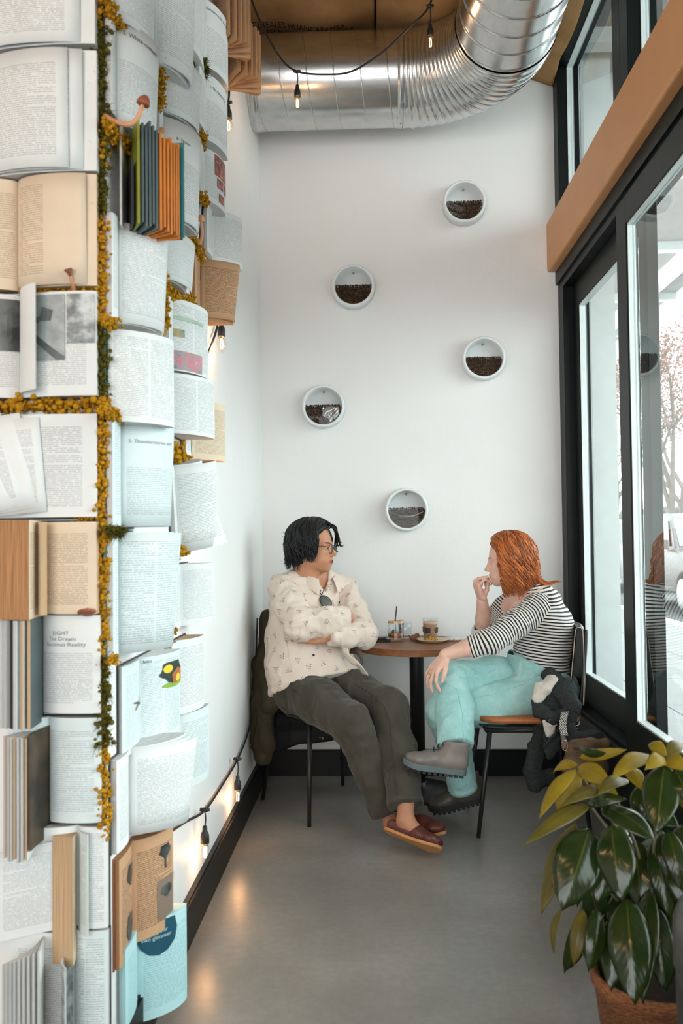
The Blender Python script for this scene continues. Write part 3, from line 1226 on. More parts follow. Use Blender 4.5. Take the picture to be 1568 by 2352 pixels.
def relax(V, Q, it=2, lam=0.5):
    n = len(V)
    for _ in range(it):
        acc = np.zeros_like(V)
        cn = np.zeros(n, dtype=np.float32)
        for k in range(4):
            a, b = Q[:, k], Q[:, (k + 1) % 4]
            np.add.at(acc, a, V[b])
            np.add.at(acc, b, V[a])
            np.add.at(cn, a, 1)
            np.add.at(cn, b, 1)
        V = V + lam * (acc / np.maximum(cn, 1)[:, None] - V)
    return V


def folds(V, Q, amp, f, axis=(0, 0, 1), stretch=0.35, seed=1, ridge=True):
    """cloth creases: noise squeezed along an axis pushes the surface in and out"""
    N = normals(V, Q)
    a = v3(axis)
    a = a / np.linalg.norm(a)
    P = V - np.outer(V @ a, a) * (1 - stretch)
    w = np.stack([vnoise(V, f * 0.5, seed + 5), vnoise(V, f * 0.5, seed + 6), vnoise(V, f * 0.5, seed + 7)], 1) * (0.35 / f)
    n1 = vnoise(P + w, f, seed)
    n2 = vnoise(P + w, f * 2.1, seed + 1)
    h = (1 - 2 * np.abs(n1)) if ridge else n1
    h = h * 0.7 + n2 * 0.3
    return V + N * (amp * h)[:, None]


def join(parts):
    Vs, Qs, o = [], [], 0
    for V, Q in parts:
        Vs.append(V)
        Qs.append(Q + o)
        o += len(V)
    return np.concatenate(Vs), np.concatenate(Qs)


def xform(V, Mx):
    A = np.array(Mx)
    return V @ A[:3, :3].T + A[:3, 3]


def bvh_of(V, Q):
    return BVHTree.FromPolygons([tuple(v) for v in V], [tuple(q) for q in Q])


def hit(bv, px, py):
    """first point of a surface on the sight line of a pixel"""
    d = (RCW @ Vector((px - 784.0, 1176.0 - py, -F_PX))).normalized()
    p, n, i, t = bv.ray_cast(CAM, d)
    if p is None:
        return None, None
    if n.dot(d) > 0:
        n = -n
    return p, n


def hand(vol, wrist, fdir, dorsal, curls, thumb, left, s=1.0, spread=0.10, k=0.006, vr=1.0):
    """palm with five fingers; curls: per finger three bend angles (deg); returns fingertip list and joints"""
    X = Vector(fdir).normalized()
    Zv = Vector(dorsal)
    Zv = (Zv - X * Zv.dot(X)).normalized()
    Yv = Zv.cross(X)
    if not left:
        Yv = -Yv
    # Yv points to the thumb side
    W = Vector(wrist)

    def L(x, y, z):
        return W + (X * x + Yv * y + Zv * z) * s
    R = np.array([[X.x, Yv.x, Zv.x], [X.y, Yv.y, Zv.y], [X.z, Yv.z, Zv.z]])
    vol.ell(L(0.050, 0.001, -0.002), (0.052 * s, 0.040 * s, 0.0165 * s), R, k)
    kn = [(0.090, 0.031), (0.094, 0.0105), (0.089, -0.0105), (0.080, -0.030)]
    ln = [(0.043, 0.026, 0.021), (0.047, 0.030, 0.022), (0.043, 0.028, 0.021), (0.034, 0.020, 0.018)]
    rd = [0.0088, 0.0091, 0.0087, 0.0076]
    info = []
    for i in range(4):
        kx, ky = kn[i]
        vol.cap(L(0.008, ky * 0.45, 0.0), L(kx, ky, 0.002), 0.0150 * s, 0.0108 * s, k)
        p = L(kx, ky, 0.002)
        ang = 0.0
        sp = spread * (ky / 0.031)
        js = [p.copy()]
        for j in range(3):
            ang += math.radians(curls[i][j])
            d = (X * math.cos(ang) - Zv * math.sin(ang)) + Yv * (sp * (1 if j == 0 else 0.7))
            d.normalize()
            q = p + d * ln[i][j] * s
            vol.cap(p, q, (rd[i] - 0.0006 * j) * s * vr, (rd[i] - 0.0006 * (j + 1)) * s * vr, 0.003)
            p = q
            js.append(p.copy())
        info.append(js)
    b = L(0.018, 0.024, -0.006)
    vol.cap(b, L(0.045, 0.012, -0.010), 0.017 * s, 0.014 * s, k)
    js = [b.copy()]
    p = b
    for (dx, dy, dz), l, r0, r1 in zip(thumb, (0.042, 0.034, 0.027), (0.0145, 0.0112, 0.0102), (0.0115, 0.0102, 0.0082)):
        d = (X * dx + Yv * dy + Zv * dz).normalized()
        q = p + d * l * s
        vol.cap(p, q, r0 * s, r1 * s, 0.004)
        p = q
        js.append(p.copy())
    info.append(js)
    return info


def head_mesh(sex, vox=0.0022):
    """head and neck in their own frame: x forward, y to the left, z up; eye level at z = 0"""
    m = sex == 'm'
    v = Vol((-0.14, -0.12, -0.235), (0.145, 0.12, 0.14), vox)
    v.ell((-0.012, 0, 0.035), (0.096, 0.075, 0.083), None, 0.0)
    v.ell((0.030, 0, -0.030), (0.060, 0.060, 0.078), None, 0.035)
    jw = 0.054 if m else 0.049
    for sy in (1, -1):
        v.cap((-0.012, jw * sy, -0.052), (0.052, 0.022 * sy, -0.092), 0.020, 0.016, 0.028)
        v.ell((0.050, 0.044 * sy, -0.022), (0.026, 0.018, 0.018), None, 0.022)
        v.cap((0.078, 0.012 * sy, 0.020), (0.068, 0.044 * sy, 0.017), 0.011 if m else 0.008, 0.009, 0.014)
        v.ell((0.052, 0.036 * sy, -0.060), (0.030, 0.022, 0.026), None, 0.03)
    v.ell((0.070, 0, -0.096), (0.018, 0.022, 0.016), None, 0.022)
    v.ell((0.070, 0, -0.062), (0.026, 0.034, 0.026), None, 0.02)
    for sy in (1, -1):
        v.ell((0.095, 0.032 * sy, -0.002), (0.017, 0.018, 0.0125), None, 0.014, 's')
        v.ell((0.073, 0.032 * sy, -0.003), (0.0135, 0.0145, 0.0125), None, 0.004)
    v.cap((0.082, 0, 0.014), (0.103, 0, -0.028), 0.0085, 0.0095, 0.012)
    v.ell((0.106, 0, -0.030), (0.0115, 0.0115, 0.0095), None, 0.006)
    for sy in (1, -1):
        v.ell((0.095, 0.0125 * sy, -0.034), (0.0105, 0.0075, 0.0075), None, 0.006)
        v.ell((0.101, 0.0065 * sy, -0.0415), (0.005, 0.0032, 0.003), None, 0.002, 's')
    # lips
    for sy in (1, -1):
        v.cap((0.0945, 0.004 * sy, -0.0575), (0.080, 0.027 * sy, -0.0625), 0.0052, 0.003, 0.006)
        v.cap((0.0925, 0.0, -0.0705), (0.080, 0.025 * sy, -0.0645), 0.0060, 0.003, 0.006)
        v.cap((0.099, 0.0, -0.0645), (0.083, 0.027 * sy, -0.0640), 0.0026 if m else 0.0014, 0.0012, 0.002, 's')
    if m:
        v.ell((0.098, 0, -0.0650), (0.010, 0.016, 0.0040), None, 0.002, 's')
    # ears
    for sy in (1, -1):
        R = np.array(Euler((0, 0.2, 0.35 * sy)).to_matrix())
        v.ell((-0.012, 0.074 * sy, -0.006), (0.018, 0.009, 0.031), R, 0.006)
        v.ell((-0.006, 0.083 * sy, -0.002), (0.010, 0.006, 0.018), R, 0.004, 's')
    # neck
    v.cap((-0.025, 0, -0.05), (-0.050, 0, -0.20), 0.056 if m else 0.048, 0.062 if m else 0.052, 0.03)
    v.cap((0.02, 0, -0.105), (-0.012, 0, -0.19), 0.018, 0.02, 0.03)
    V, Q = v.mesh()
    return V, Q


def skin_material(name, c, lip):
    t = NT(name)
    o = t.coord('Object')
    n = t.noise(o, 22.0, 3.0)
    b = t.ramp(n, [(0.3, sc4(c, 0.9)), (0.7, sc4(c, 1.08))])
    at_ = t.node('ShaderNodeAttribute', attribute_name='lip')
    t.base(t.mix(at_.outputs['Fac'], b, lip))
    t.rough(0.5)
    t.set(spec=0.35, sss=0.12)
    t.bsdf.inputs['Subsurface Radius'].default_value = (0.012, 0.005, 0.003)
    t.bump(t.noise(o, 260.0, 2.0), 0.06, 0.002)
    return t.m


def lip_attr(V):
    """1 on the lips, in head space"""
    d = np.sqrt(((V[:, 1]) / 0.028) ** 2 + ((V[:, 2] + 0.0645) / 0.0105) ** 2)
    return np.clip((1.05 - d) * 5, 0, 1) * (V[:, 0] > 0.07)


def brow_attr(V):
    d = np.sqrt(((np.abs(V[:, 1]) - 0.030) / 0.020) ** 2 + ((V[:, 2] - 0.0235 + 0.10 * np.abs(np.abs(V[:, 1]) - 0.033)) / 0.0042) ** 2)
    return np.clip((1.1 - d) * 4, 0, 1) * (V[:, 0] > 0.05)


def hair_mat(name, c0, c1, rough=0.42):
    t = NT(name)
    g = t.node('ShaderNodeNewGeometry')
    n = t.noise(t.mapping(t.coord('Object'), (60, 60, 14)), 6.0, 3.0)
    f = t.math('ADD', t.math('MULTIPLY', g.outputs['Random Per Island'], 0.6), t.math('MULTIPLY', n, 0.4))
    t.base(t.ramp(f, [(0.15, c0), (0.85, c1)]))
    t.rough(rough)
    t.set(spec=0.3)
    t.bump(n, 0.25, 0.003)
    return t.m


def ribbon_tube(path, r, n=6, flat=1.0, nrm=None):
    """tapered tube as numpy arrays"""
    P = [Vector(p) for p in path]
    V, Qd = [], []
    ref = None
    m = len(P)
    for i in range(m):
        t = (P[min(i + 1, m - 1)] - P[max(i - 1, 0)])
        if t.length < 1e-9:
            t = Vector((0, 0, 1))
        t.normalize()
        if ref is None:
            ref = (nrm if nrm is not None else t.orthogonal())
        ref = (ref - t * ref.dot(t))
        if ref.length < 1e-6:
            ref = t.orthogonal()
        ref.normalize()
        bi = t.cross(ref)
        for k in range(n):
            a = 2 * math.pi * k / n
            V.append(P[i] + ref * (math.cos(a) * r[i] * flat) + bi * (math.sin(a) * r[i]))
    for i in range(m - 1):
        for k in range(n):
            k2 = (k + 1) % n
            Qd.append((i * n + k, i * n + k2, (i + 1) * n + k2, (i + 1) * n + k))
    return np.array([v[:] for v in V]), np.array(Qd)
# ------------------------------------------------------------------ person in the cream shirt
def head_frame(c, yaw, pitch=0.0, roll=0.0, s=1.0):
    """yaw: heading of the face in the floor plane (deg, 0 = +x)"""
    return Matrix.Translation(c) @ Matrix.Rotation(math.radians(yaw), 4, 'Z') @ Matrix.Rotation(math.radians(pitch), 4, 'Y') @ Matrix.Rotation(math.radians(roll), 4, 'X') @ Matrix.Scale(s, 4)


def hair_locks(count, rng, th, zfall, face_az, front_top, wave, width, part_y=0.0, length_front=None, seed=0, flick=0.0, az_rng=(-180, 180)):
    """locks that run from the parting over an enlarged skull and then fall"""
    out = []
    C = np.array([-0.012, 0, 0.030])
    for i in range(count):
        az0 = rng.uniform(*az_rng)
        sg = 1 if az0 > 0 else -1
        a_end = az0
        if abs(az0) < face_az:
            a_end = sg * (face_az + rng.uniform(-4, 16))
        t_ = th[0] + (th[1] - th[0]) * rng.random() ** 0.8
        zf = zfall(abs(a_end), rng)
        rx, ry, rz = 0.096 + t_, 0.076 + t_, 0.083 + t_
        th0 = rng.uniform(4, 48) if (rng.random() < 0.8 or abs(az0) < face_az) else rng.uniform(48, 80)
        if abs(az0) < face_az:
            th0 = rng.uniform(4, 34)
        n1, pts = 16, []
        wph, wam = 2.6 * math.sin(math.radians(a_end) * 3 + seed) + 1.3 * math.sin(math.radians(a_end) * 7 + 1) + rng.uniform(-0.55, 0.55) + 40 * (t_ > (th[0] + th[1]) / 2), wave * rng.uniform(0.7, 1.25)
        wfr = rng.uniform(0.96, 1.06)
        arc = math.radians(95 - th0) * 0.09
        tot = arc + max(0.0, 0.025 - zf)
        for j in range(n1 + 1):
            s = j / n1
            dist = s * tot
            if dist < arc:
                th_ = math.radians(th0 + (95 - th0) * (dist / arc))
                f = dist / arc
                f = f * f * (3 - 2 * f)
                az = math.radians(az0 + (a_end - az0) * min(1.0, f * 2.3))
                p = C + np.array([rx * math.sin(th_) * math.cos(az), ry * math.sin(th_) * math.sin(az) + part_y * math.cos(th_), rz * math.cos(th_)])
            else:
                az = math.radians(a_end)
                dz = dist - arc
                sh = 1.0 - 0.9 * dz * (0.6 if abs(a_end) > 120 else 0.9) + flick * max(0, dz - 0.10) * 9
                p = C + np.array([rx * math.cos(az) * sh, ry * math.sin(az) * sh, -dz - 0.006])
            w = wam * min(1.0, s * 1.6)
            tx = np.array([-math.sin(az), math.cos(az), 0])
            rd = np.array([math.cos(az), math.sin(az), 0.25])
            k = 2 * math.pi * dist / (0.075 * wfr) + wph
            p = p + tx * w * math.sin(k) + rd * w * 0.75 * math.cos(k)
            pts.append(Vector(p))
        r0 = width * rng.uniform(0.6, 1.25)
        rr = [r0 * (0.55 + 0.45 * min(1, 4 * j / n1)) * (1.0 if j < n1 * 0.62 else max(0.16, 1 - (j / n1 - 0.62) / 0.40)) for j in range(n1 + 1)]
        out.append(ribbon_tube(pts, rr, 6, 0.55, Vector((math.cos(math.radians(a_end)), math.sin(math.radians(a_end)), 0.2))))
    return out


def person_root(loc, label):
    r = empty('person', loc)
    tag(r, label, 'person')
    return r


MAT_SHIRT = M('cream_cotton', (0.72, 0.605, 0.52, 1), 0.85, var=0.05, scale=5, bump=0.25, bscale=420, bdist=0.002, spec=0.15, sheen=0.2)
MAT_PRINT = M('dark_printed_dots', (0.045, 0.04, 0.045, 1), 0.85)
MAT_TROUSER = M('dark_olive_grey_twill', (0.060, 0.053, 0.041, 1), 0.88, var=0.22, scale=9, bump=0.3, bscale=380, bdist=0.002, spec=0.15, sheen=0.15)
MAT_SKIN_M = skin_material('warm_tan_skin', (0.50, 0.235, 0.135, 1), (0.36, 0.11, 0.085, 1))
MAT_HAIR_M = hair_mat('black_hair', (0.004, 0.005, 0.005, 1), (0.012, 0.0125, 0.0125, 1), 0.45)
MAT_EYEW = M('eye_white', (0.75, 0.72, 0.68, 1), 0.2)
MAT_IRIS = M('dark_iris', (0.03, 0.018, 0.01, 1), 0.15)
MAT_GLINT = M('dark_metal_wire', (0.03, 0.022, 0.018, 1), 0.3, metal=0.8)

man = person_root((-0.28, 4.05, 0.0), 'seated person in a cream patterned shirt, arms crossed, wearing round glasses')

# joints
m_sh_r, m_sh_l = at(650, 1352, 4.10), at(790, 1354, 4.24)
m_el_r, m_wr_r = at(690, 1436, 3.90), at(800, 1420, 3.97)
m_el_l, m_wr_l = at(836, 1456, 4.03), at(757, 1459, 3.925)
m_neck = at(722, 1330, 4.18)
m_pel = V_(-0.315, 4.12, 0.575)
m_left = V_(0.82, 0.57, 0)
m_kn_r, m_an_r = at(806, 1662, 3.74), at(888, 1866, 3.69)
m_hp_r, m_hp_l = m_pel - m_left * 0.10 + V_(0, 0, 0.0), m_pel + m_left * 0.085
m_kn_l, m_an_l = at(893, 1622, 3.86), at(933, 1850, 3.58)

# ---- head
MH = head_frame(at(719, 1257, 4.13), -17, 2, 0, 1.0)
hv, hq = head_mesh('m')
lipv = np.clip(lip_attr(hv) + 0, 0, 1)
browv = brow_attr(hv)
head_w = xform(hv, MH)

# ---- hands, forearms, ankles, torso core (one body mesh)
bv_ = Vol((-0.50, 3.80, 0.70), (0.0, 4.12, 0.98), 0.0032)
bv_.cap(m_el_l, m_wr_l, 0.040, 0.027, 0.01)
lhd = (at(700, 1452, 3.945) - m_wr_l)
lh_info = hand(bv_, m_wr_l + lhd * 0.06, lhd, V_(0.10, -0.9, 0.45), [(12, 18, 12), (14, 20, 14), (16, 22, 14), (18, 22, 14)], [(0.8, 0.35, 0.15), (0.95, 0.15, 0.1), (1, 0.0, 0.0)], True, 1.0, 0.06)
arm_l = bv_.mesh()
lt = Vol((-0.6, 3.4, -0.02), (0.4, 4.4, 1.15), 0.009)
lt.loft([m_pel, at(700, 1480, 4.15), at(712, 1380, 4.19), m_neck], [(0.15, 0.11), (0.14, 0.105), (0.14, 0.09), (0.07, 0.07)], m_left, 0.04)
for a, b, c_ in ((m_sh_r, m_el_r, m_wr_r), (m_sh_l, m_el_l, m_wr_l)):
    lt.cap(m_neck, a, 0.05, 0.05, 0.03)
    lt.chain([a, b, c_], [0.045, 0.038, 0.028], 0.02)
for h, k_, a in ((m_hp_r, m_kn_r, m_an_r), (m_hp_l, m_kn_l, m_an_l)):
    lt.chain([h, k_, k_.lerp(a, 0.9)], [0.075, 0.052, 0.036], 0.02)
core = lt.mesh()
# bare ankle and foot of the far leg
foot_dir_l = V_(0.80, -0.56, -0.05).normalized()
av = Vol((-0.08, 3.30, 0.0), (0.34, 3.95, 0.26), 0.0038)
fa_l, fa_r = at(931, 1886, 3.555), at(895, 1890, 3.70)
av.cap(m_an_l + V_(0, 0.02, 0.07), fa_l, 0.038, 0.033, 0.01)
av.cap(fa_l, at(950, 1902, 3.53), 0.033, 0.028, 0.02)
av.cap(m_an_r + V_(0, 0.01, 0.05), fa_r, 0.036, 0.032, 0.01)
for s_ in (1, -1):
    av.ell(fa_l + V_(0.56 * s_, 0.8 * s_, 0) * 0.030 + V_(0, 0, 0.012), (0.011, 0.011, 0.012), None, 0.012)
ank = av.mesh()
bV, bQ = join([(head_w, hq), arm_l, core, ank])
nh = len(head_w)
la = np.zeros(len(bV), dtype=np.float32)
la[:nh] = lipv
ba = np.zeros(len(bV), dtype=np.float32)
ba[:nh] = browv


def skin_with_brow(m, browc):
    nt = m.node_tree
    b = nt.nodes['Principled BSDF']
    src = b.inputs['Base Color'].links[0].from_socket
    a = nt.nodes.new('ShaderNodeAttribute')
    a.attribute_name = 'brow'
    mx = nt.nodes.new('ShaderNodeMix')
    mx.data_type = 'RGBA'
    nt.links.new(a.outputs['Fac'], mx.inputs[0])
    nt.links.new(src, mx.inputs[6])
    mx.inputs[7].default_value = browc
    nt.links.new(mx.outputs[2], b.inputs['Base Color'])


skin_with_brow(MAT_SKIN_M, (0.02, 0.014, 0.01, 1))
np_obj('body', bV, bQ, MAT_SKIN_M, man, attrs={'lip': la, 'brow': ba})


def eyes(root, MH, y_look=0.0, open_=0.0052):
    for sy in (1, -1):
        e = MB().lathe([(math.sin(a) * 0.0122, -math.cos(a) * 0.0122) for a in [math.pi * k / 12 for k in range(13)]], 18, MH @ Matrix.Translation((0.0745, 0.032 * sy, -0.003)) @ Matrix.Rotation(math.radians(90), 4, 'Y') @ Matrix.Diagonal((0.42, 1.0, 1.0, 1)).to_4x4())
        eo = e.build('eye', MAT_EYEW, root, True, True)
        MB().lathe([(0.0, 0.0015), (0.0035, 0.0012), (0.0056, 0.0), (0.0, -0.001)][::-1], 16, MH @ Matrix.Translation((0.0862, 0.032 * sy - 0.001, -0.003)) @ Matrix.Rotation(math.radians(90), 4, 'Y') @ Matrix.Diagonal((0.85, 1, 1, 1)).to_4x4()).build('iris', MAT_IRIS, eo, True, True)


eyes(man, MH)

# ---- hair
rng = np.random.default_rng(21)
cap = Vol((-0.16, -0.13, -0.14), (0.13, 0.13, 0.17), 0.0045)
cap.ell((-0.014, 0, 0.036), (0.110, 0.090, 0.098), None, 0)
cap.ell((-0.045, 0, -0.030), (0.075, 0.082, 0.075), None, 0.03)
cap.ell((0.108, 0.0, -0.030), (0.090, 0.100, 0.108), None, 0.015, 's')
cap.ell((0.110, 0.0, 0.0), (0.080, 0.066, 0.096), None, 0.012, 's')
cap.plane((0, 0, -0.092), (0.2, 0, -1))
cap.plane((0.030, 0, 0.03), (1, 0, -0.55))
cV, cQ = cap.mesh()
cV = folds(cV, cQ, 0.005, 45, (0, 0, 1), 0.3, 3)


def fall_m(az, r):
    if az < 100:
        return -0.040 + r.uniform(-0.03, 0.045)
    return -0.085 + r.uniform(-0.028, 0.06)


locks = hair_locks(900, rng, (0.012, 0.034), fall_m, 64, 0.07, 0.0085, 0.0046, 0.0)
locks += hair_locks(170, rng, (0.003, 0.014), lambda a, r: 0.01 + r.uniform(-0.05, 0.02), 58, 0.07, 0.004, 0.0042, 0.0, az_rng=(-75, -8))
locks += hair_locks(110, rng, (0.003, 0.014), lambda a, r: 0.02 + r.uniform(-0.03, 0.02), 58, 0.07, 0.004, 0.0042, 0.0, az_rng=(8, 75))
# curls over the far temple and loose ends
for (p0, p1, p2, p3, r_) in (((0.06, 0.02, 0.118), (0.092, 0.045, 0.088), (0.096, 0.064, 0.045), (0.094, 0.066, 0.012), 0.006),
                             ((0.05, 0.03, 0.12), (0.088, 0.058, 0.09), (0.098, 0.074, 0.045), (0.106, 0.080, 0.010), 0.005),
                             ((0.06, 0.035, 0.115), (0.086, 0.062, 0.078), (0.085, 0.078, 0.03), (0.082, 0.080, -0.012), 0.006),
                             ((0.055, 0.01, 0.122), (0.094, 0.03, 0.095), (0.102, 0.052, 0.060), (0.106, 0.062, 0.030), 0.0045)):
    for q in range(4):
        j = lambda: Vector(rng.uniform(-0.006, 0.006, 3))
        pp = spline([Vector(p0) + j(), Vector(p1) + j(), Vector(p2) + j(), Vector(p3) + j(), Vector(p3) + Vector((0.012, 0.006, -0.004)) + j()], 5)
        locks.append(ribbon_tube(pp, [r_ * (0.8 if i < len(pp) * .5 else max(.08, .8 - 1.4 * (i / len(pp) - .5))) for i in range(len(pp))], 6, 0.6))
for q in range(46):          # flyaway ends at the back of the head
    az = math.radians(rng.uniform(95, 265))
    z = rng.uniform(-0.08, 0.07)
    b = Vector((-0.012 + 0.115 * math.cos(az), 0.098 * math.sin(az), z))
    o_ = Vector((math.cos(az), math.sin(az), rng.uniform(-0.3, 0.5)))
    pp = spline([b * 0.93, b + Vector((0, 0, -0.008)), b + o_ * 0.012 + Vector((0, 0, -0.010)), b + o_ * rng.uniform(0.018, 0.032) + Vector((0, 0, rng.uniform(-0.012, 0.014)))], 4)
    locks.append(ribbon_tube(pp, [0.005 * max(0.05, 1 - i / len(pp)) for i in range(len(pp))], 5, 0.6))
hV, hQ = join([(cV, cQ)] + locks)
np_obj('hair', xform(hV, MH), hQ, MAT_HAIR_M, man)

# ---- glasses
gl = MB()
for sy in (1, -1):
    c0 = Vector((0.104, 0.032 * sy, -0.004))
    ring = [MH @ (c0 + Vector((-0.0045 * (abs(math.cos(a))), math.cos(a) * 0.0235, math.sin(a) * 0.0225))) for a in [2 * math.pi * k / 28 for k in range(29)]]
    gl.tube(ring, 0.00135, 6, False)
    gl.tube([MH @ p for p in spline([c0 + Vector((-0.004, 0.0235 * sy, 0.006)), Vector((0.085, 0.072 * sy, 0.008)), Vector((0.02, 0.080 * sy, 0.006)), Vector((-0.02, 0.080 * sy, -0.004))], 6)], 0.0013, 6)
gl.tube([MH @ p for p in spline([Vector((0.102, 0.0095, 0.002)), Vector((0.112, 0.0, 0.006)), Vector((0.102, -0.0095, 0.002))], 6)], 0.0013, 6)
go = gl.build('glasses', MAT_GLINT, man, True, True)
MAT_LENS = glass_material('lens_glass', (0.97, 0.98, 1.0, 1), 1.0)
for sy in (1, -1):
    c0 = Vector((0.1025, 0.032 * sy, -0.004))
    n = 28
    MB().add([MH @ (c0 + Vector((-0.0045 * abs(math.cos(a)), math.cos(a) * 0.0230, math.sin(a) * 0.0220))) for a in [2 * math.pi * k / n for k in range(n)]], [tuple(range(n))]).build('lens', MAT_LENS, go, False, True)

# ---- shirt
sv = Vol((-0.62, 3.72, 0.46), (0.08, 4.46, 1.16), 0.0052)
fw = V_(0.57, -0.82, 0)
c_hem, c_wai, c_rib, c_che, c_top = V_(-0.305, 4.10, 0.53), V_(-0.325, 4.12, 0.665), V_(-0.33, 4.14, 0.80), V_(-0.325, 4.165, 0.92), V_(-0.315, 4.19, 1.02)
sL = [V_(0.84, 0.54, 0), V_(0.86, 0.51, 0), V_(0.87, 0.49, 0), V_(0.87, 0.49, 0), V_(0.87, 0.49, 0)]
sv.loft([c_hem + V_(0, 0, -0.06), c_hem, c_wai, c_rib, c_che, c_top], [(0.20, 0.165), (0.20, 0.165), (0.20, 0.160), (0.195, 0.148), (0.185, 0.130), (0.12, 0.085)], [sL[0]] + sL, 0.04)
sv.loft([m_sh_r + V_(0.01, 0.01, 0.005), m_neck + V_(0, 0.01, -0.02), m_sh_l + V_(-0.01, 0, 0.005)], [(0.060, 0.060), (0.07, 0.075), (0.058, 0.058)], V_(0, 0, 1), 0.045)
sv.cap(m_neck, m_neck + V_(0.0, 0.0, 0.03), 0.066, 0.062, 0.02)
# belly spills over the belt
sv.ell(c_wai + fw * 0.05 + V_(0.01, 0, -0.04), (0.19, 0.13, 0.13), None, 0.05)
torso_only = sv.D.copy()
# neck opening
sv.cap(m_neck + V_(0.02, -0.03, -0.01), m_neck + V_(0.0, -0.01, 0.14), 0.050, 0.066, 0.006, 's')
sv.cap(m_neck + fw * 0.085 + V_(0, 0, -0.05), m_neck + fw * 0.055 + V_(0, 0, 0.06), 0.012, 0.035, 0.006, 's')
pa, pb, pc = at(640, 1592, 4.03), at(806, 1534, 3.95), at(668, 1556, 3.90)
hn = (pb - pa).cross(V_(fw.x, fw.y, 0.42)).normalized()
if hn.z > 0:
    hn = -hn
sv.plane((pa + pb) / 2 + V_(0, 0, 0.0), hn)
tV, tQ = sv.mesh()
tV = relax(tV, tQ, 2)
tV = folds(tV, tQ, 0.011, 11, V_(0.5, -0.3, -0.8), 0.35, 2)
tV = folds(tV, tQ, 0.0045, 26, V_(0.9, 0.3, 0.3), 0.4, 8)
shirt = np_obj('shirt', tV, tQ, MAT_SHIRT, man)
sleeves = []
for (a, b, c_, rr, sd) in ((m_sh_r, m_el_r, m_wr_r, (0.064, 0.068, 0.062, 0.050), 4), (m_sh_l, m_el_l, m_wr_l, (0.060, 0.060, 0.055, 0.044), 9)):
    w = Vol(np.minimum(np.minimum(v3(a), v3(b)), v3(c_)) - 0.12, np.maximum(np.maximum(v3(a), v3(b)), v3(c_)) + 0.12, 0.005)
    mid = a.lerp(b, 0.5)
    fm = b.lerp(c_, 0.55)
    w.chain([a, mid, b, fm, c_], [rr[0], rr[1] + 0.003, rr[2], (rr[2] + rr[3]) / 2 + 0.004, rr[3]], 0.03)
    ax = (c_ - b).normalized()
    w.plane(c_, ax)
    q = w.mesh()
    V1 = relax(q[0], q[1], 2)
    V1 = folds(V1, q[1], 0.0105, 15, (b - a), 0.75, sd)
    V1 = folds(V1, q[1], 0.0045, 32, (c_ - b), 1.0, sd + 3)
    sleeves.append((V1, q[1]))
    so = np_obj('sleeve', V1, q[1], MAT_SHIRT, shirt)
# cuff band of the far sleeve
axl = (m_wr_l - m_el_l).normalized()
Mx = Matrix.Translation(m_wr_l) @ rot_to(axl)
cf = MB().lathe([(0.0455, -0.048), (0.0475, -0.046), (0.0470, -0.004), (0.0455, 0.0), (0.041, -0.001), (0.041, -0.02)], 28, Mx, False).build('cuff', MAT_SHIRT, shirt, True, True)
allV, allQ = join([(tV, tQ)] + sleeves)
BV_SHIRT = bvh_of(allV, allQ)

# printed triangles of dots, set on the cloth itself
rp = np.random.default_rng(4)
NN = normals(allV, allQ)
order = rp.permutation(len(allV))
chosen = []
cell = {}
for i in order:
    p = allV[i]
    key = tuple((p / 0.052).astype(int))
    ok = True
    for dx in (-1, 0, 1):
        for dy in (-1, 0, 1):
            for dz in (-1, 0, 1):
                for q in cell.get((key[0] + dx, key[1] + dy, key[2] + dz), ()):
                    if np.sum((allV[q] - p) ** 2) < 0.058 ** 2:
                        ok = False
    if ok:
        cell.setdefault(key, []).append(i)
        chosen.append(i)
pv_, pf_ = [], []
for i in chosen:
    p, n = Vector(allV[i]), Vector(NN[i])
    upv = Vector((rp.uniform(-.35, .35), rp.uniform(-.35, .35), 1.0)) * (1 if rp.random() < 0.6 else -1)
    upv = (upv - n * upv.dot(n))
    if upv.length < 0.1:
        continue
    upv.normalize()
    sd = upv.cross(n)
    for row in range(4):
        for cc in range(row + 1):
            q = p + upv * (0.011 - row * 0.0072) + sd * ((cc - row / 2) * 0.0068)
            lp, ln_, _, dd = BV_SHIRT.find_nearest(q, 0.01)
            if lp is None:
                continue
            if ln_.dot(n) < 0:
                ln_ = -ln_
            u_ = (upv - ln_ * upv.dot(ln_)).normalized()
            s_ = u_.cross(ln_)
            b0 = len(pv_)
            rr_ = 0.0021
            pv_ += [tuple(lp + ln_ * 0.0012 + (u_ * math.cos(a) + s_ * math.sin(a) * 0.8) * rr_) for a in [k * math.pi / 3 for k in range(6)]]
            pf_.append(tuple(b0 + k for k in range(6)))
pr_o = mesh_obj('printed_dots', pv_, pf_, MAT_PRINT, shirt, world=True)
pr_o['kind'] = 'stuff'

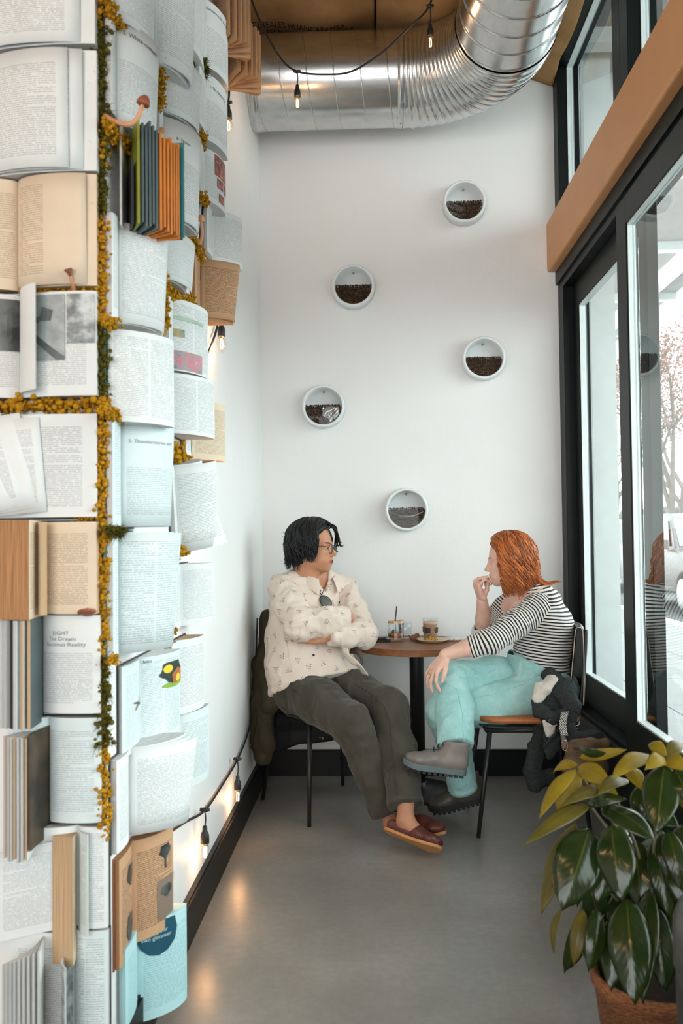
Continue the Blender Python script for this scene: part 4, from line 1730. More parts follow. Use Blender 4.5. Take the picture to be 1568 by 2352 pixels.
# collar: a stand with two pointed flaps
def collar():
    g = MB()
    nu = 40
    cN = m_neck + V_(0.012, -0.012, -0.004)
    fdir = math.atan2(fw.y, fw.x)
    rings = []
    for i in range(nu + 1):
        u = i / nu
        a = fdir + math.radians(24) + u * (2 * math.pi - math.radians(48))
        d = V_(math.cos(a), math.sin(a), 0)
        fr = abs(2 * u - 1)               # 1 at the front ends
        drop = -0.052 * fr ** 3
        stand = cN + d * (0.068 + 0.012 * fr ** 2) + V_(0, 0, 0.018 + drop * 0.5)
        top = cN + d * (0.071 + 0.014 * fr ** 2) + V_(0, 0, 0.040 + drop * 0.55)
        over = cN + d * (0.082 + 0.016 * fr ** 2) + V_(0, 0, 0.034 + drop * 0.6)
        tip = cN + d * (0.094 + 0.03 * fr ** 4) + V_(0, 0, -0.006 + drop * 0.9 - 0.022 * fr ** 8)
        rings.append([stand, top, over, over.lerp(tip, 0.5) + d * 0.003, tip])
    vs_ = [p for r in rings for p in r]
    fs_ = []
    for i in range(nu):
        for k in range(4):
            fs_.append((i * 5 + k, (i + 1) * 5 + k, (i + 1) * 5 + k + 1, i * 5 + k + 1))
    g.add(vs_, fs_)
    o = g.build('collar', MAT_SHIRT, shirt, True, True)
    solid(o, 0.004)
    subsurf(o, 1)


collar()
MAT_BUTTON = M('dark_horn_button', (0.04, 0.03, 0.03, 1), 0.35)


def on(bv, px, py, off=0.002):
    p, n = hit(bv, px, py)
    return (p + n * off, n) if p is not None else (None, None)


def button(parent, bv, px, py, r=0.0055, mat=None):
    p, n = on(bv, px, py, 0.0012)
    if p is not None:
        MB().lathe([(r, 0), (r, 0.0016), (r * 0.7, 0.0026), (0, 0.0022)], 14, Matrix.Translation(p) @ rot_to(n)).build('button', mat or MAT_BUTTON, parent, True, True)


for px, py in ((734, 1357), (780, 1384), (720, 1505)):
    button(shirt, BV_SHIRT, px, py)


def decal_line(parent, bv, pix, name, mat, r=0.0016, n=6, off=0.0008):
    pp = []
    for i in range(len(pix) - 1):
        for k in range(n):
            t = k / n
            p, nn = on(bv, pix[i][0] + (pix[i + 1][0] - pix[i][0]) * t, pix[i][1] + (pix[i + 1][1] - pix[i][1]) * t, off)
            if p is not None and (not pp or (p - pp[-1]).length < 0.06):
                pp.append(p)
    if len(pp) > 2:
        return MB().tube(pp, r, 5).build(name, mat, parent, True, True)


decal_line(shirt, BV_SHIRT, [(652, 1455), (664, 1500), (672, 1552)], 'side_seam', MAT_SHIRT, 0.0022)

# ---- pendant on a cord
pm, pn = on(BV_SHIRT, 746, 1383, 0.006)
MAT_STONE = M('grey_green_stone', (0.10, 0.11, 0.095, 1), 0.45, var=0.4, scale=60)
pend = empty('necklace', (0, 0, 0))
pend.parent = man
pend.matrix_parent_inverse = parent_matrix(man).inverted()
pn2 = (pn + V_(0, 0, 0.25)).normalized()
Mp = Matrix.Translation(pm) @ rot_to(pn2) @ Matrix.Diagonal((0.029, 0.033, 0.029, 1)).to_4x4()
MB().lathe([(0, -0.12), (0.9, -0.12), (1.0, 0.0), (0.9, 0.14), (0.6, 0.2), (0, 0.24)], 32, Mp).build('pendant', MAT_STONE, pend, True, True)
MB().tube([Mp @ V_(math.cos(a) * 1.02, math.sin(a) * 1.02, 0.02) for a in [2 * math.pi * k / 32 for k in range(33)]], 0.0022, 6, False).build('pendant_rim', MAT_CORD, pend, True, True)
ctop = at(738, 1367, pm.y - 0.004)
for pix in ([(713, 1333), (724, 1350), (737, 1366)], [(744, 1342), (742, 1354), (739, 1366)]):
    pp = []
    for (a, b) in pix:
        p, n = on(BV_SHIRT, a, b, 0.004)
        if p is not None:
            pp.append(p)
    if len(pp) >= 2:
        MB().tube(pp + [ctop], 0.0018, 6).build('cord', MAT_CORD, pend, True, True)

# ---- trousers
legs_ = []
for i_, (h, kn_, an, rr) in enumerate(((m_hp_r, m_kn_r, m_an_r, (0.104, 0.096, 0.081, 0.068, 0.062)), (m_hp_l, m_kn_l, m_an_l, (0.098, 0.090, 0.078, 0.073, 0.070)))):
    tv_ = Vol((-0.58, 3.38, 0.06), (0.26, 4.40, 0.74), 0.0055)
    if i_ == 0:
        tv_.loft([m_pel + V_(0, 0, -0.02), m_pel + V_(0, 0.01, 0.10)], [(0.185, 0.15), (0.175, 0.145)], m_left, 0.03)
    mid = h.lerp(kn_, 0.5) + V_(0, 0, 0.004)
    calf = kn_.lerp(an, 0.45) + V_(0.004, 0.016, 0)
    tv_.chain([h, mid, kn_, calf, an.lerp(kn_, 0.02)], rr, 0.03)
    ax = (an - kn_).normalized()
    s_ = tv_.reg(v3(an) - 0.115, v3(an) + 0.115)
    x, y, z = tv_.pts(s_)
    d = (x - an.x) * ax.x + (y - an.y) * ax.y + (z - an.z) * ax.z
    tv_.D[s_] = np.maximum(tv_.D[s_], d)
    q_ = tv_.mesh()
    legs_.append((relax(q_[0], q_[1], 2), q_[1]))
qV, qQ = join(legs_)
zk = np.exp(-((qV[:, 2] - 0.46) / 0.12) ** 2)
qV = folds(qV, qQ, 0.009, 13, V_(0.6, -0.7, -0.3), 0.6, 12)
qV = folds(qV, qQ, 0.005, 28, V_(0.2, -0.4, -0.9), 0.5, 15)
trs = np_obj('trousers', qV, qQ, MAT_TROUSER, man)
BV_T = bvh_of(qV, qQ)
MAT_SEAM = M('dark_seam_thread', (0.042, 0.038, 0.03, 1), 0.9)
for pix in ([(812, 1570), (850, 1592), (882, 1622), (896, 1660), (902, 1740), (914, 1840)], [(800, 1530), (796, 1560), (818, 1600)], [(668, 1580), (690, 1600), (720, 1640)]):
    decal_line(trs, BV_T, pix, 'seam', MAT_SEAM, 0.0018, 10, 0.0006)
for an, kn_, r_ in ((m_an_r, m_kn_r, 0.063), (m_an_l, m_kn_l, 0.071)):
    Mx = Matrix.Translation(an) @ rot_to(kn_ - an)
    MB().lathe([(r_ - 0.006, -0.003), (r_ + 0.001, -0.004), (r_ + 0.0015, 0.018), (r_ - 0.002, 0.020)], 32, Mx, False).build('hem', MAT_TROUSER, trs, True, True)

# brown inside of the shirt's front flap, at the hip
MAT_INSIDE = M('brown_leather_belt', (0.05, 0.028, 0.016, 1), 0.5)
bp = spline([at(806, 1487, 3.98), at(822, 1488, 3.95), at(832, 1500, 3.94), at(834, 1520, 3.94)], 6)
bo = MB()
for i in range(len(bp) - 1):
    pass
bo.grid(lambda u, v: bp[int(round(u * (len(bp) - 1)))] + V_(-0.010, -0.004, -0.028) * v, len(bp) - 1, 3)
solid(bo.build('belt', MAT_INSIDE, trs, True, True), 0.004)


# the loose far tail of the shirt
tp = spline([at(799, 1488, 3.95), at(804, 1506, 3.93), at(820, 1518, 3.92), at(832, 1532, 3.93), at(846, 1552, 3.94)], 6)
tl = MB().grid(lambda u, v: tp[int(round(u * (len(tp) - 1)))] + V_(-0.030, 0.02, 0.012 * math.sin(u * 9)) * v + V_(0, -0.004 * math.sin(u * 11), 0), len(tp) - 1, 4).build('shirt_tail', MAT_SHIRT, shirt, True, True)
solid(tl, 0.004)

# ---- shoes
def shoe(parent, heel, toe, up, mats, length=0.268, kind='loafer', s=1.0, name='shoe', smooth=True, topcap=None):
    """heel and toe are points on the underside of the sole; up = direction of the top of the foot"""
    X = (Vector(toe) - Vector(heel)).normalized()
    Z = Vector(up)
    Z = (Z - X * Z.dot(X)).normalized()
    Y = Z.cross(X)
    Mx = Matrix((X, Y, Z)).transposed().to_4x4()
    Mx.translation = Vector(heel)
    k = length / 0.268 * s
    out = [(0.0, 0.004), (0.012, 0.024), (0.04, 0.032), (0.085, 0.031), (0.13, 0.032), (0.175, 0.042), (0.21, 0.045), (0.24, 0.038), (0.258, 0.024), (0.268, 0.004)]
    root = empty(name, (0, 0, 0))
    root.parent = parent
    root.matrix_parent_inverse = parent_matrix(parent).inverted()
    pts = spline([V_(x, w, 0) for x, w in out], 4)
    ring = [(p.x, p.y + 0.004 * math.sin(p.x / 0.268 * math.pi)) for p in pts] + [(p.x, -p.y * 0.94) for p in reversed(pts)]
    n = len(ring)
    th = 0.013 if kind == 'loafer' else 0.026

    def zl(x):
        spring = 0.016 * max(0, (x - 0.18) / 0.09) ** 2
        return spring
    g = MB()
    vs_ = [Mx @ (V_(x * 1.0, y, zl(x)) * k) for x, y in ring] + [Mx @ (V_(x, y * 1.02, zl(x) + th) * k) for x, y in ring]
    g.add(vs_, [tuple(reversed(range(n))), tuple(range(n, 2 * n))] + [(i, (i + 1) % n, n + (i + 1) % n, n + i) for i in range(n)])
    so = g.build('sole', mats[1], root, False, True)
    bevel(so, 0.003, 2)
    v = Vol((-0.03, -0.075, 0.0), (0.30, 0.075, 0.19), 0.0034)
    if kind == 'loafer':
        v.loft([(0.035, 0, 0.040), (0.09, 0, 0.040), (0.16, 0, 0.038), (0.215, 0, 0.030), (0.245, 0, 0.026)], [(0.031, 0.036), (0.032, 0.036), (0.040, 0.032), (0.042, 0.024), (0.030, 0.018)], V_(0, 1, 0), 0.02)
        v.cap((0.03, 0, 0.05), (0.10, 0, 0.075), 0.022, 0.028, 0.012, 's')
        v.cap((0.05, 0, 0.08), (0.02, 0, 0.12), 0.03, 0.05, 0.01, 's')
    else:
        v.loft([(0.035, 0, 0.050), (0.09, 0, 0.050), (0.16, 0, 0.046), (0.215, 0, 0.038), (0.243, 0, 0.036)], [(0.033, 0.042), (0.034, 0.045), (0.042, 0.036), (0.044, 0.026), (0.032, 0.018)], V_(0, 1, 0), 0.02)
        v.loft([(0.055, 0, 0.05), (0.055, 0, 0.12), (0.052, 0, 0.15)], [(0.034, 0.048), (0.036, 0.046), (0.038, 0.047)], V_(0, 1, 0), 0.03)
        v.plane((0, 0, 0.135), (0, 0, 1))
    v.plane((0, 0, th * 0.6), (0, 0, -1))
    V1, Q1 = v.mesh()
    V1 = relax(V1, Q1, 1)
    if kind == 'loafer':
        Nn = normals(V1, Q1)
        w_ = np.sin(V1[:, 0] * 620) * np.sin(V1[:, 1] * 520 + V1[:, 2] * 300) * (V1[:, 0] > 0.10) * (V1[:, 0] < 0.225)
        V1 = V1 + Nn * (0.0016 * w_)[:, None]
    V1 = V1.copy()
    V1[:, 2] += 0.016 * np.maximum(0, (V1[:, 0] - 0.18) / 0.09) ** 2
    A = np.array(Mx)
    W = (V1 * k) @ A[:3, :3].T + A[:3, 3]
    up_ = np_obj('upper', W, Q1, mats[0], root)
    return root, Mx, k, up_


MAT_MAROON = M('maroon_woven_leather', (0.105, 0.022, 0.016, 1), 0.42, var=0.25, scale=40, bump=0.3, bscale=180)
MAT_CREPE = M('tan_crepe_sole', (0.50, 0.235, 0.085, 1), 0.7, var=0.1)
shoe(man, at(880, 1908, 3.585), at(1000, 1957, 3.455), V_(0.02, 0.66, 0.75), (MAT_MAROON, MAT_CREPE), 0.262)
shoe(man, at(897, 1898, 3.74), at(1022, 1924, 3.60), V_(-0.05, 0.12, 0.98), (MAT_MAROON, MAT_CREPE), 0.262)
# ------------------------------------------------------------------ person in the striped top
def denim():
    t = NT('light_aqua_denim')
    o = t.coord('Object')
    n = t.noise(o, 7.0, 5.0, 0.6)
    n2 = t.noise(t.mapping(o, (1, 1, 0.35)), 240.0, 2.0)
    f = t.math('ADD', t.math('MULTIPLY', n, 0.75), t.math('MULTIPLY', n2, 0.25))
    t.base(t.ramp(f, [(0.3, (0.22, 0.45, 0.44, 1)), (0.52, (0.34, 0.58, 0.565, 1)), (0.72, (0.50, 0.70, 0.68, 1))]))
    t.rough(0.9)
    t.set(spec=0.12, sheen=0.15)
    t.bump(n2, 0.2, 0.002)
    return t.m


def stripes():
    t = NT('black_and_white_stripes')
    a = t.node('ShaderNodeAttribute', attribute_name='stripe')
    f = t.math('FRACT', t.math('MULTIPLY', a.outputs['Fac'], 1 / 0.0132))
    m_ = t.math('MULTIPLY', t.math('GREATER_THAN', f, 0.22), t.math('LESS_THAN', f, 0.66))
    n = t.noise(t.coord('Object'), 90.0, 2.0)
    t.base(t.mix(m_, (0.70, 0.655, 0.62, 1), (0.012, 0.017, 0.018, 1)))
    t.rough(0.85)
    t.set(spec=0.15, sheen=0.15)
    t.bump(n, 0.15, 0.003)
    return t.m


MAT_DENIM = denim()
MAT_STRIPE = stripes()
MAT_SKIN_W = skin_material('pale_freckled_skin', (0.72, 0.44, 0.345, 1), (0.52, 0.20, 0.17, 1))
skin_with_brow(MAT_SKIN_W, (0.28, 0.12, 0.06, 1))
MAT_HAIR_W = hair_mat('auburn_hair', (0.17, 0.038, 0.010, 1), (0.62, 0.185, 0.045, 1), 0.36)

wom = person_root((0.6, 3.95, 0.0), 'seated red-haired person in a striped top and light jeans, legs crossed, hand at mouth')

w_hp_l, w_hp_r = V_(0.715, 3.865, 0.572), V_(0.715, 4.04, 0.60)
w_kn_l, w_an_l = at(1012, 1636, 3.87), at(1064, 1812, 3.96)
w_kn_r, w_an_r = at(1030, 1556, 3.84), at(1046, 1712, 3.64)
w_sh_l, w_sh_r = at(1236, 1398, 3.86), at(1164, 1396, 4.11)
w_el_l, w_wr_l = at(1128, 1472, 3.715), at(1022, 1504, 3.735)
w_el_r, w_wr_r = at(1112, 1452, 4.13), at(1107, 1381, 4.04)
w_neck = at(1206, 1362, 3.97)

# ---- head
WH = head_frame(at(1168, 1287, 3.98), 172, 7, 0, 0.97)
hv, hq = head_mesh('f')
lipv, browv = lip_attr(hv), brow_attr(hv)
head_w = xform(hv, WH)

# ---- hands and forearms at fine resolution
hv1 = Vol((0.20, 3.62, 0.60), (0.52, 3.86, 0.90), 0.0029)
hv1.chain([w_el_l, w_el_l.lerp(w_wr_l, 0.45), w_wr_l], [0.043, 0.039, 0.0255], 0.012)
hdl = at(996, 1540, 3.725) - w_wr_l
lw = hand(hv1, w_wr_l + hdl * 0.02, hdl, V_(-0.75, -0.50, 0.45), [(30, 26, 16), (18, 26, 16), (12, 26, 16), (8, 22, 16)], [(0.8, 0.6, -0.15), (0.95, 0.3, -0.25), (0.95, 0.1, -0.3)], True, 0.90, 0.22, 0.006)
arm1 = hv1.mesh()
hv2 = Vol((0.40, 3.88, 0.74), (0.62, 4.22, 1.16), 0.0029)
hv2.chain([w_el_r, w_el_r.lerp(w_wr_r, 0.4), w_wr_r], [0.042, 0.038, 0.026], 0.012)
hand(hv2, w_wr_r + V_(-0.004, 0, 0.008), at(1094, 1336, 4.01) - w_wr_r, V_(-0.90, -0.30, 0.05), [(62, 70, 30), (68, 74, 40), (74, 78, 45), (78, 80, 45)], [(0.7, -0.1, -0.75), (0.85, -0.2, -0.45), (0.9, -0.25, -0.3)], False, 0.90, 0.05, 0.006)
# the index finger bent to the lips
hv2.cap(at(1090, 1335, 4.0), at(1099, 1329, 3.995), 0.0088, 0.0080, 0.004)
hv2.cap(at(1099, 1329, 3.995), at(1119, 1325, 3.985), 0.0078, 0.0066, 0.003)
arm2 = hv2.mesh()
lt = Vol((0.2, 3.55, -0.02), (0.95, 4.3, 1.12), 0.009)
lt.loft([V_(0.73, 3.955, 0.56), V_(0.74, 3.96, 0.72), V_(0.735, 3.965, 0.86), V_(0.70, 3.97, 0.98), w_neck], [(0.13, 0.09), (0.11, 0.085), (0.12, 0.09), (0.12, 0.07), (0.05, 0.05)], V_(0, 1, 0), 0.04)
for a, b, c_ in ((w_sh_l, w_el_l, w_wr_l), (w_sh_r, w_el_r, w_wr_r)):
    lt.cap(w_neck, a, 0.04, 0.042, 0.03)
    lt.chain([a, b, c_], [0.042, 0.036, 0.022], 0.02)
for h, k_, a in ((w_hp_l, w_kn_l, w_an_l), (w_hp_r, w_kn_r, w_an_r)):
    lt.chain([h, k_, a], [0.07, 0.048, 0.034], 0.02)
core = lt.mesh()
# shoulder and neckline skin
nv = Vol((0.52, 3.80, 0.86), (0.82, 4.16, 1.10), 0.005)
nv.loft([w_sh_l + V_(-0.015, 0.02, 0.0), w_neck + V_(-0.01, 0, -0.03), w_sh_r + V_(0, -0.02, 0.0)], [(0.046, 0.046), (0.055, 0.055), (0.045, 0.045)], V_(0, 0, 1), 0.04)
nv.loft([V_(0.70, 3.96, 0.88), V_(0.69, 3.965, 0.97), w_neck], [(0.11, 0.085), (0.10, 0.075), (0.05, 0.05)], V_(0, 1, 0), 0.04)
nv.cap(w_neck, at(1180, 1320, 3.98), 0.05, 0.048, 0.03)
nk = nv.mesh()
bV, bQ = join([(head_w, hq), arm1, arm2, core, nk])
la = np.zeros(len(bV), dtype=np.float32)
ba = np.zeros(len(bV), dtype=np.float32)
la[:len(hv)] = lipv * 0.8
ba[:len(hv)] = browv * 0.7
np_obj('body', bV, bQ, MAT_SKIN_W, wom, attrs={'lip': la, 'brow': ba})
eyes(wom, WH)
MAT_GOLD = M('gold', (0.75, 0.5, 0.2, 1), 0.25, metal=1.0)
rj = lw[2]
rc, rd_ = rj[0].lerp(rj[1], 0.55), (rj[1] - rj[0]).normalized()
Mr = Matrix.Translation(rc) @ rot_to(rd_)
MB().tube([Mr @ V_(math.cos(a) * 0.0088, math.sin(a) * 0.0088, 0) for a in [2 * math.pi * k / 20 for k in range(21)]], 0.0015, 6, False).build('ring', MAT_GOLD, wom, True, True)

# ---- hair
rng = np.random.default_rng(33)
cap = Vol((-0.16, -0.13, -0.16), (0.13, 0.13, 0.17), 0.0045)
cap.ell((-0.012, 0, 0.036), (0.106, 0.086, 0.093), None, 0)
cap.ell((-0.045, 0, -0.045), (0.068, 0.082, 0.085), None, 0.03)
cap.ell((0.108, 0.0, -0.030), (0.090, 0.11, 0.108), None, 0.012, 's')
cap.plane((0.040, 0, 0.03), (1, 0, -0.6))
cV, cQ = cap.mesh()
cV = folds(cV, cQ, 0.004, 45, (0, 0, 1), 0.25, 3)


def fall_w(az, r):
    if az < 95:
        return -0.135 + r.uniform(-0.03, 0.035)
    return -0.165 + r.uniform(-0.025, 0.03)


locks = hair_locks(1150, rng, (0.008, 0.029), fall_w, 66, 0.07, 0.0115, 0.0046, -0.006, flick=0.16)
for q in range(34):      # the side wave that flicks out behind the shoulder
    j = lambda k=0.009: Vector(rng.uniform(-k, k, 3))
    pp = spline([Vector((-0.085, 0.035, 0.03)) + j(0.02), Vector((-0.112, 0.045, -0.03)) + j(0.016), Vector((-0.112, 0.05, -0.075)) + j(), Vector((-0.128, 0.055, -0.112)) + j(), Vector((-0.165, 0.06, -0.128)) + j(0.007), Vector((-0.215 + rng.uniform(0, 0.03), 0.062, -0.120)) + j(0.006)], 4)
    n_ = len(pp)
    locks.append(ribbon_tube(pp, [0.0062 * (0.7 + 0.3 * math.sin(i / n_ * 3)) if i < n_ * 0.6 else 0.0062 * max(0.06, 1 - (i / n_ - 0.6) / 0.4) for i in range(n_)], 6, 0.6))
hV, hQ = join([(cV, cQ)] + locks)
np_obj('hair', xform(hV, WH), hQ, MAT_HAIR_W, wom)

# ---- striped top
tv2 = Vol((0.50, 3.72, 0.52), (0.93, 4.24, 1.10), 0.005)
spine_ = [V_(0.735, 3.955, 0.585), V_(0.730, 3.957, 0.66), V_(0.738, 3.96, 0.76), V_(0.745, 3.965, 0.86), V_(0.722, 3.968, 0.95), V_(0.69, 3.972, 1.01)]
tv2.loft(spine_, [(0.165, 0.112), (0.150, 0.112), (0.158, 0.118), (0.170, 0.118), (0.160, 0.095), (0.09, 0.060)], V_(0, 1, 0), 0.03)
tv2.ell(V_(0.655, 3.90, 0.865), (0.07, 0.065, 0.065), None, 0.04)
tv2.ell(V_(0.655, 4.03, 0.865), (0.07, 0.065, 0.065), None, 0.04)
tv2.cap(w_neck + V_(-0.06, -0.01, 0.0), w_neck + V_(0.0, 0, 0.10), 0.082, 0.095, 0.01, 's')
tv2.plane(V_(0.74, 3.95, 0.60), V_(-0.42, 0, -1))
tV, tQ = tv2.mesh()
tV = relax(tV, tQ, 2)
tV = folds(tV, tQ, 0.006, 14, V_(0, 1, 0), 0.5, 5)
tV = folds(tV, tQ, 0.003, 34, V_(0, 1, 0), 0.35, 6)
sp3 = np.array([p[:] for p in spine_])


def along(V, P):
    """arc length of the nearest point on polyline P"""
    num = np.zeros(len(V))
    den = np.zeros(len(V))
    acc = 0.0
    for i in range(len(P) - 1):
        a, b = P[i], P[i + 1]
        ab = b - a
        L = math.sqrt(ab @ ab)
        t = (V - a) @ ab / L
        d = np.linalg.norm(V - a - (np.clip(t / L, 0, 1))[:, None] * ab, axis=1)
        w = np.exp(-d / 0.012) + 1e-12
        num += w * (acc + t)
        den += w
        acc += L
    return num / den


# stripes curve gently with the body
def stripe_torso(V):
    return V[:, 2] + 0.10 * (V[:, 0] - 0.74) - 0.9 * np.maximum(0, V[:, 2] - 0.90) * (V[:, 0] - 0.70) * 2


top = np_obj('striped_top', tV, tQ, MAT_STRIPE, wom, attrs={'stripe': stripe_torso(tV)})
slv = []
cuff_l = w_el_l.lerp(w_wr_l, 0.46)
cuff_r = w_el_r.lerp(w_wr_r, 0.20)
for (a, b, c_, rr, sd) in ((w_sh_l, w_el_l, cuff_l, (0.060, 0.058, 0.050, 0.0475), 4), (w_sh_r, w_el_r, cuff_r, (0.062, 0.058, 0.052, 0.047), 9)):
    w = Vol(np.minimum(np.minimum(v3(a), v3(b)), v3(c_)) - 0.12, np.maximum(np.maximum(v3(a), v3(b)), v3(c_)) + 0.12, 0.0045)
    w.cap(b, c_, rr[2], rr[3], 0.02)
    w.plane(c_, (c_ - b).normalized())
    w.chain([a, a.lerp(b, 0.5), b], list(rr[:3]), 0.012)
    if a is w_sh_l:
        w.cap(a, V_(0.745, 3.93, 0.90), 0.062, 0.05, 0.04)
    q = w.mesh()
    V1 = relax(q[0], q[1], 2)
    V1 = folds(V1, q[1], 0.006, 20, (b - a), 1.0, sd)
    V1 = folds(V1, q[1], 0.0025, 44, (c_ - b), 1.0, sd + 3)
    P3 = np.array([p[:] for p in (a + (a - b) * 0.5, a, b, c_)])
    sd_ = along(V1, P3)
    so = np_obj('sleeve', V1, q[1], MAT_STRIPE, top, attrs={'stripe': sd_ + 0.006 * vnoise(V1, 12, 3)})
# neckline band
MAT_BAND = M('white_rib_band', (0.66, 0.62, 0.58, 1), 0.85)

# ---- jeans
legs_ = []
for i_, (an, kn_) in enumerate(((w_an_l, w_kn_l), (w_an_r, w_kn_r))):
    jv = Vol((0.16, 3.52, 0.06), (0.92, 4.22, 0.74), 0.0055)
    if i_ == 0:
        jv.loft([V_(0.745, 3.955, 0.53), V_(0.738, 3.955, 0.60), V_(0.722, 3.956, 0.70), V_(0.712, 3.957, 0.79)], [(0.175, 0.135), (0.172, 0.132), (0.166, 0.128), (0.160, 0.126)], V_(0, 1, 0), 0.03)
        jv.ell(V_(0.775, 3.955, 0.555), (0.115, 0.175, 0.085), None, 0.03)
        mid = w_hp_l.lerp(w_kn_l, 0.5) + V_(0, -0.004, -0.004)
        jv.chain([w_hp_l, mid, w_kn_l + V_(0.02, 0, 0), w_kn_l.lerp(w_an_l, 0.5) + V_(0.01, 0.01, 0), w_an_l], [0.098, 0.092, 0.074, 0.066, 0.060], 0.03)
    else:
        mid = w_hp_r.lerp(w_kn_r, 0.5) + V_(0, 0, 0.012)
        jv.chain([w_hp_r, mid, w_kn_r, w_kn_r.lerp(w_an_r, 0.5) + V_(0.012, 0.0, 0), w_an_r + (w_an_r - w_kn_r) * 0.04], [0.092, 0.082, 0.072, 0.072, 0.070], 0.03)
    ax = (an - kn_).normalized()
    s_ = jv.reg(v3(an) - 0.11, v3(an) + 0.11)
    x, y, z = jv.pts(s_)
    d = (x - an.x) * ax.x + (y - an.y) * ax.y + (z - an.z) * ax.z
    jv.D[s_] = np.maximum(jv.D[s_], d)
    jv.plane(V_(0.71, 3.95, 0.697), V_(0.405, 0, 1))
    q_ = jv.mesh()
    legs_.append((relax(q_[0], q_[1], 2), q_[1]))
jV, jQ = join(legs_)
jV = folds(jV, jQ, 0.0085, 14, V_(0.4, 0.3, -0.8), 0.6, 22)
jV = folds(jV, jQ, 0.0042, 30, V_(0.8, 0, 0.4), 0.5, 25)
jeans = np_obj('jeans', jV, jQ, MAT_DENIM, wom)
BV_J = bvh_of(jV, jQ)
MAT_STITCH = M('pale_denim_seam', (0.34, 0.58, 0.57, 1), 0.9, var=0.2, scale=120)
for pix in ([(1008, 1560), (1050, 1585), (1062, 1640), (1066, 1725)], [(1078, 1605), (1140, 1592), (1200, 1572), (1242, 1545)], [(1196, 1512), (1206, 1530), (1250, 1560)], [(1158, 1506), (1210, 1530), (1268, 1556)], [(1054, 1556), (1100, 1552), (1138, 1538)]):
    decal_line(jeans, BV_J, pix, 'seam', MAT_STITCH, 0.0019, 10, 0.0006)
button(jeans, BV_J, 1246, 1560, 0.0045, M('copper_rivet', (0.5, 0.25, 0.12, 1), 0.35, metal=1.0))
for an, kn_, r_ in ((w_an_l, w_kn_l, 0.062), (w_an_r, w_kn_r, 0.0715)):
    Mx = Matrix.Translation(an) @ rot_to(kn_ - an)
    MB().lathe([(r_ - 0.006, -0.003), (r_ + 0.002, -0.004), (r_ + 0.0025, 0.018), (r_ - 0.001, 0.020)], 32, Mx, False).build('hem', MAT_DENIM, jeans, True, True)

# ---- ankle boots
MAT_BOOT = M('taupe_grey_leather', (0.17, 0.145, 0.13, 1), 0.45, var=0.15, scale=12, bump=0.1, bscale=120)
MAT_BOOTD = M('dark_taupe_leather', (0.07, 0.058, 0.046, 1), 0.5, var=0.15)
MAT_RUBBER = M('slate_rubber_sole', (0.10, 0.135, 0.14, 1), 0.6)
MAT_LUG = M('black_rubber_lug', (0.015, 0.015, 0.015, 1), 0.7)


def boot(heel, toe, up, mats):
    root, Mx, k, up_ = shoe(wom, heel, toe, up, mats, 0.262, 'boot', 1.0, 'boot')
    # cleats under the sole
    for i in range(11):
        for sy in (-1, 1):
            x = 0.02 + i * 0.0225
            w = 0.012 if i > 0 else 0.009
            y = sy * (0.018 + 0.010 * math.sin(max(0, x - 0.06) / 0.2 * math.pi) ** 2)
            zz = 0.016 * max(0, (x - 0.18) / 0.09) ** 2
            g = MB().box((x - 0.007, y - w, zz - 0.010), (x + 0.007, y + w, zz + 0.002))
            g.v = [Mx @ (v * k) for v in g.v]
            g.build('cleat', MAT_LUG, root, False, True)
    # laces
    for i in range(4):
        x = 0.112 + i * 0.017
        z = 0.128 - i * 0.0145
        pts = [Mx @ (V_(x, y, z - abs(y) * 0.8) * k) for y in (-0.022, -0.011, 0, 0.011, 0.022)]
        MB().tube(pts, 0.0022, 6).build('lace', MAT_LUG, root, True, True)
    return root


boot(at(1070, 1782, 3.60), at(926, 1762, 3.60), V_(0.0, 0.10, 1.0), (MAT_BOOT, MAT_RUBBER))
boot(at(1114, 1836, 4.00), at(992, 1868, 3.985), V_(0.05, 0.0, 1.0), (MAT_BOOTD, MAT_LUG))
# ------------------------------------------------------------------ things on the table
MAT_CLEAR = glass_material('clear_drinking_glass', (0.96, 0.98, 0.98, 1), 1.1)
MAT_FOAM = M('coffee_foam_film', (0.72, 0.45, 0.25, 1), 0.5)
MAT_ESP = M('amber_drink', (0.32, 0.085, 0.015, 1), 0.12, var=0.3, scale=40)
MAT_LATTE = M('iced_latte', (0.50, 0.28, 0.185, 1), 0.35, var=0.12, scale=30)
MAT_CREAM = M('milk_foam', (0.72, 0.50, 0.37, 1), 0.5, var=0.1, scale=40)
MAT_DKLABEL = M('dark_brown_label', (0.05, 0.028, 0.022, 1), 0.5)
MAT_ICE = glass_material('ice', (0.9, 0.95, 1.0, 1), 1.2)


def onto(px, py):
    p = at_z(px, py, TZ)
    return p


# fluted tumbler with an iced drink and a dark straw
g1 = onto(909, 1474)
tum = empty('tumbler', g1)
tag(tum, 'short fluted glass with amber drink and dark straw, nearest the cream shirt', 'glass', 'glasses on the table')
def flute(r, a):
    return r + 0.0007 * math.cos(28 * a)
def fluted(prof, n=112):
    vs_, fs_ = [], []
    for (r, z) in prof:
        for k in range(n):
            a = 2 * math.pi * k / n
            rr = flute(r, a) if 0.022 < z < 0.1 else r
            vs_.append(Vector((rr * math.cos(a), rr * math.sin(a), z)))
    for i in range(len(prof) - 1):
        for k in range(n):
            k2 = (k + 1) % n
            fs_.append((i * n + k, i * n + k2, (i + 1) * n + k2, (i + 1) * n + k))
    fs_.append(tuple(reversed(range(n))))
    return MB().add(vs_, fs_)
fluted([(0.040, 0.001), (0.0425, 0.004), (0.0425, 0.018), (0.0415, 0.023), (0.0415, 0.108), (0.041, 0.110), (0.0398, 0.108), (0.0393, 0.030), (0.036, 0.022), (0.0, 0.021)]).build('glass_body', MAT_CLEAR, tum, True)
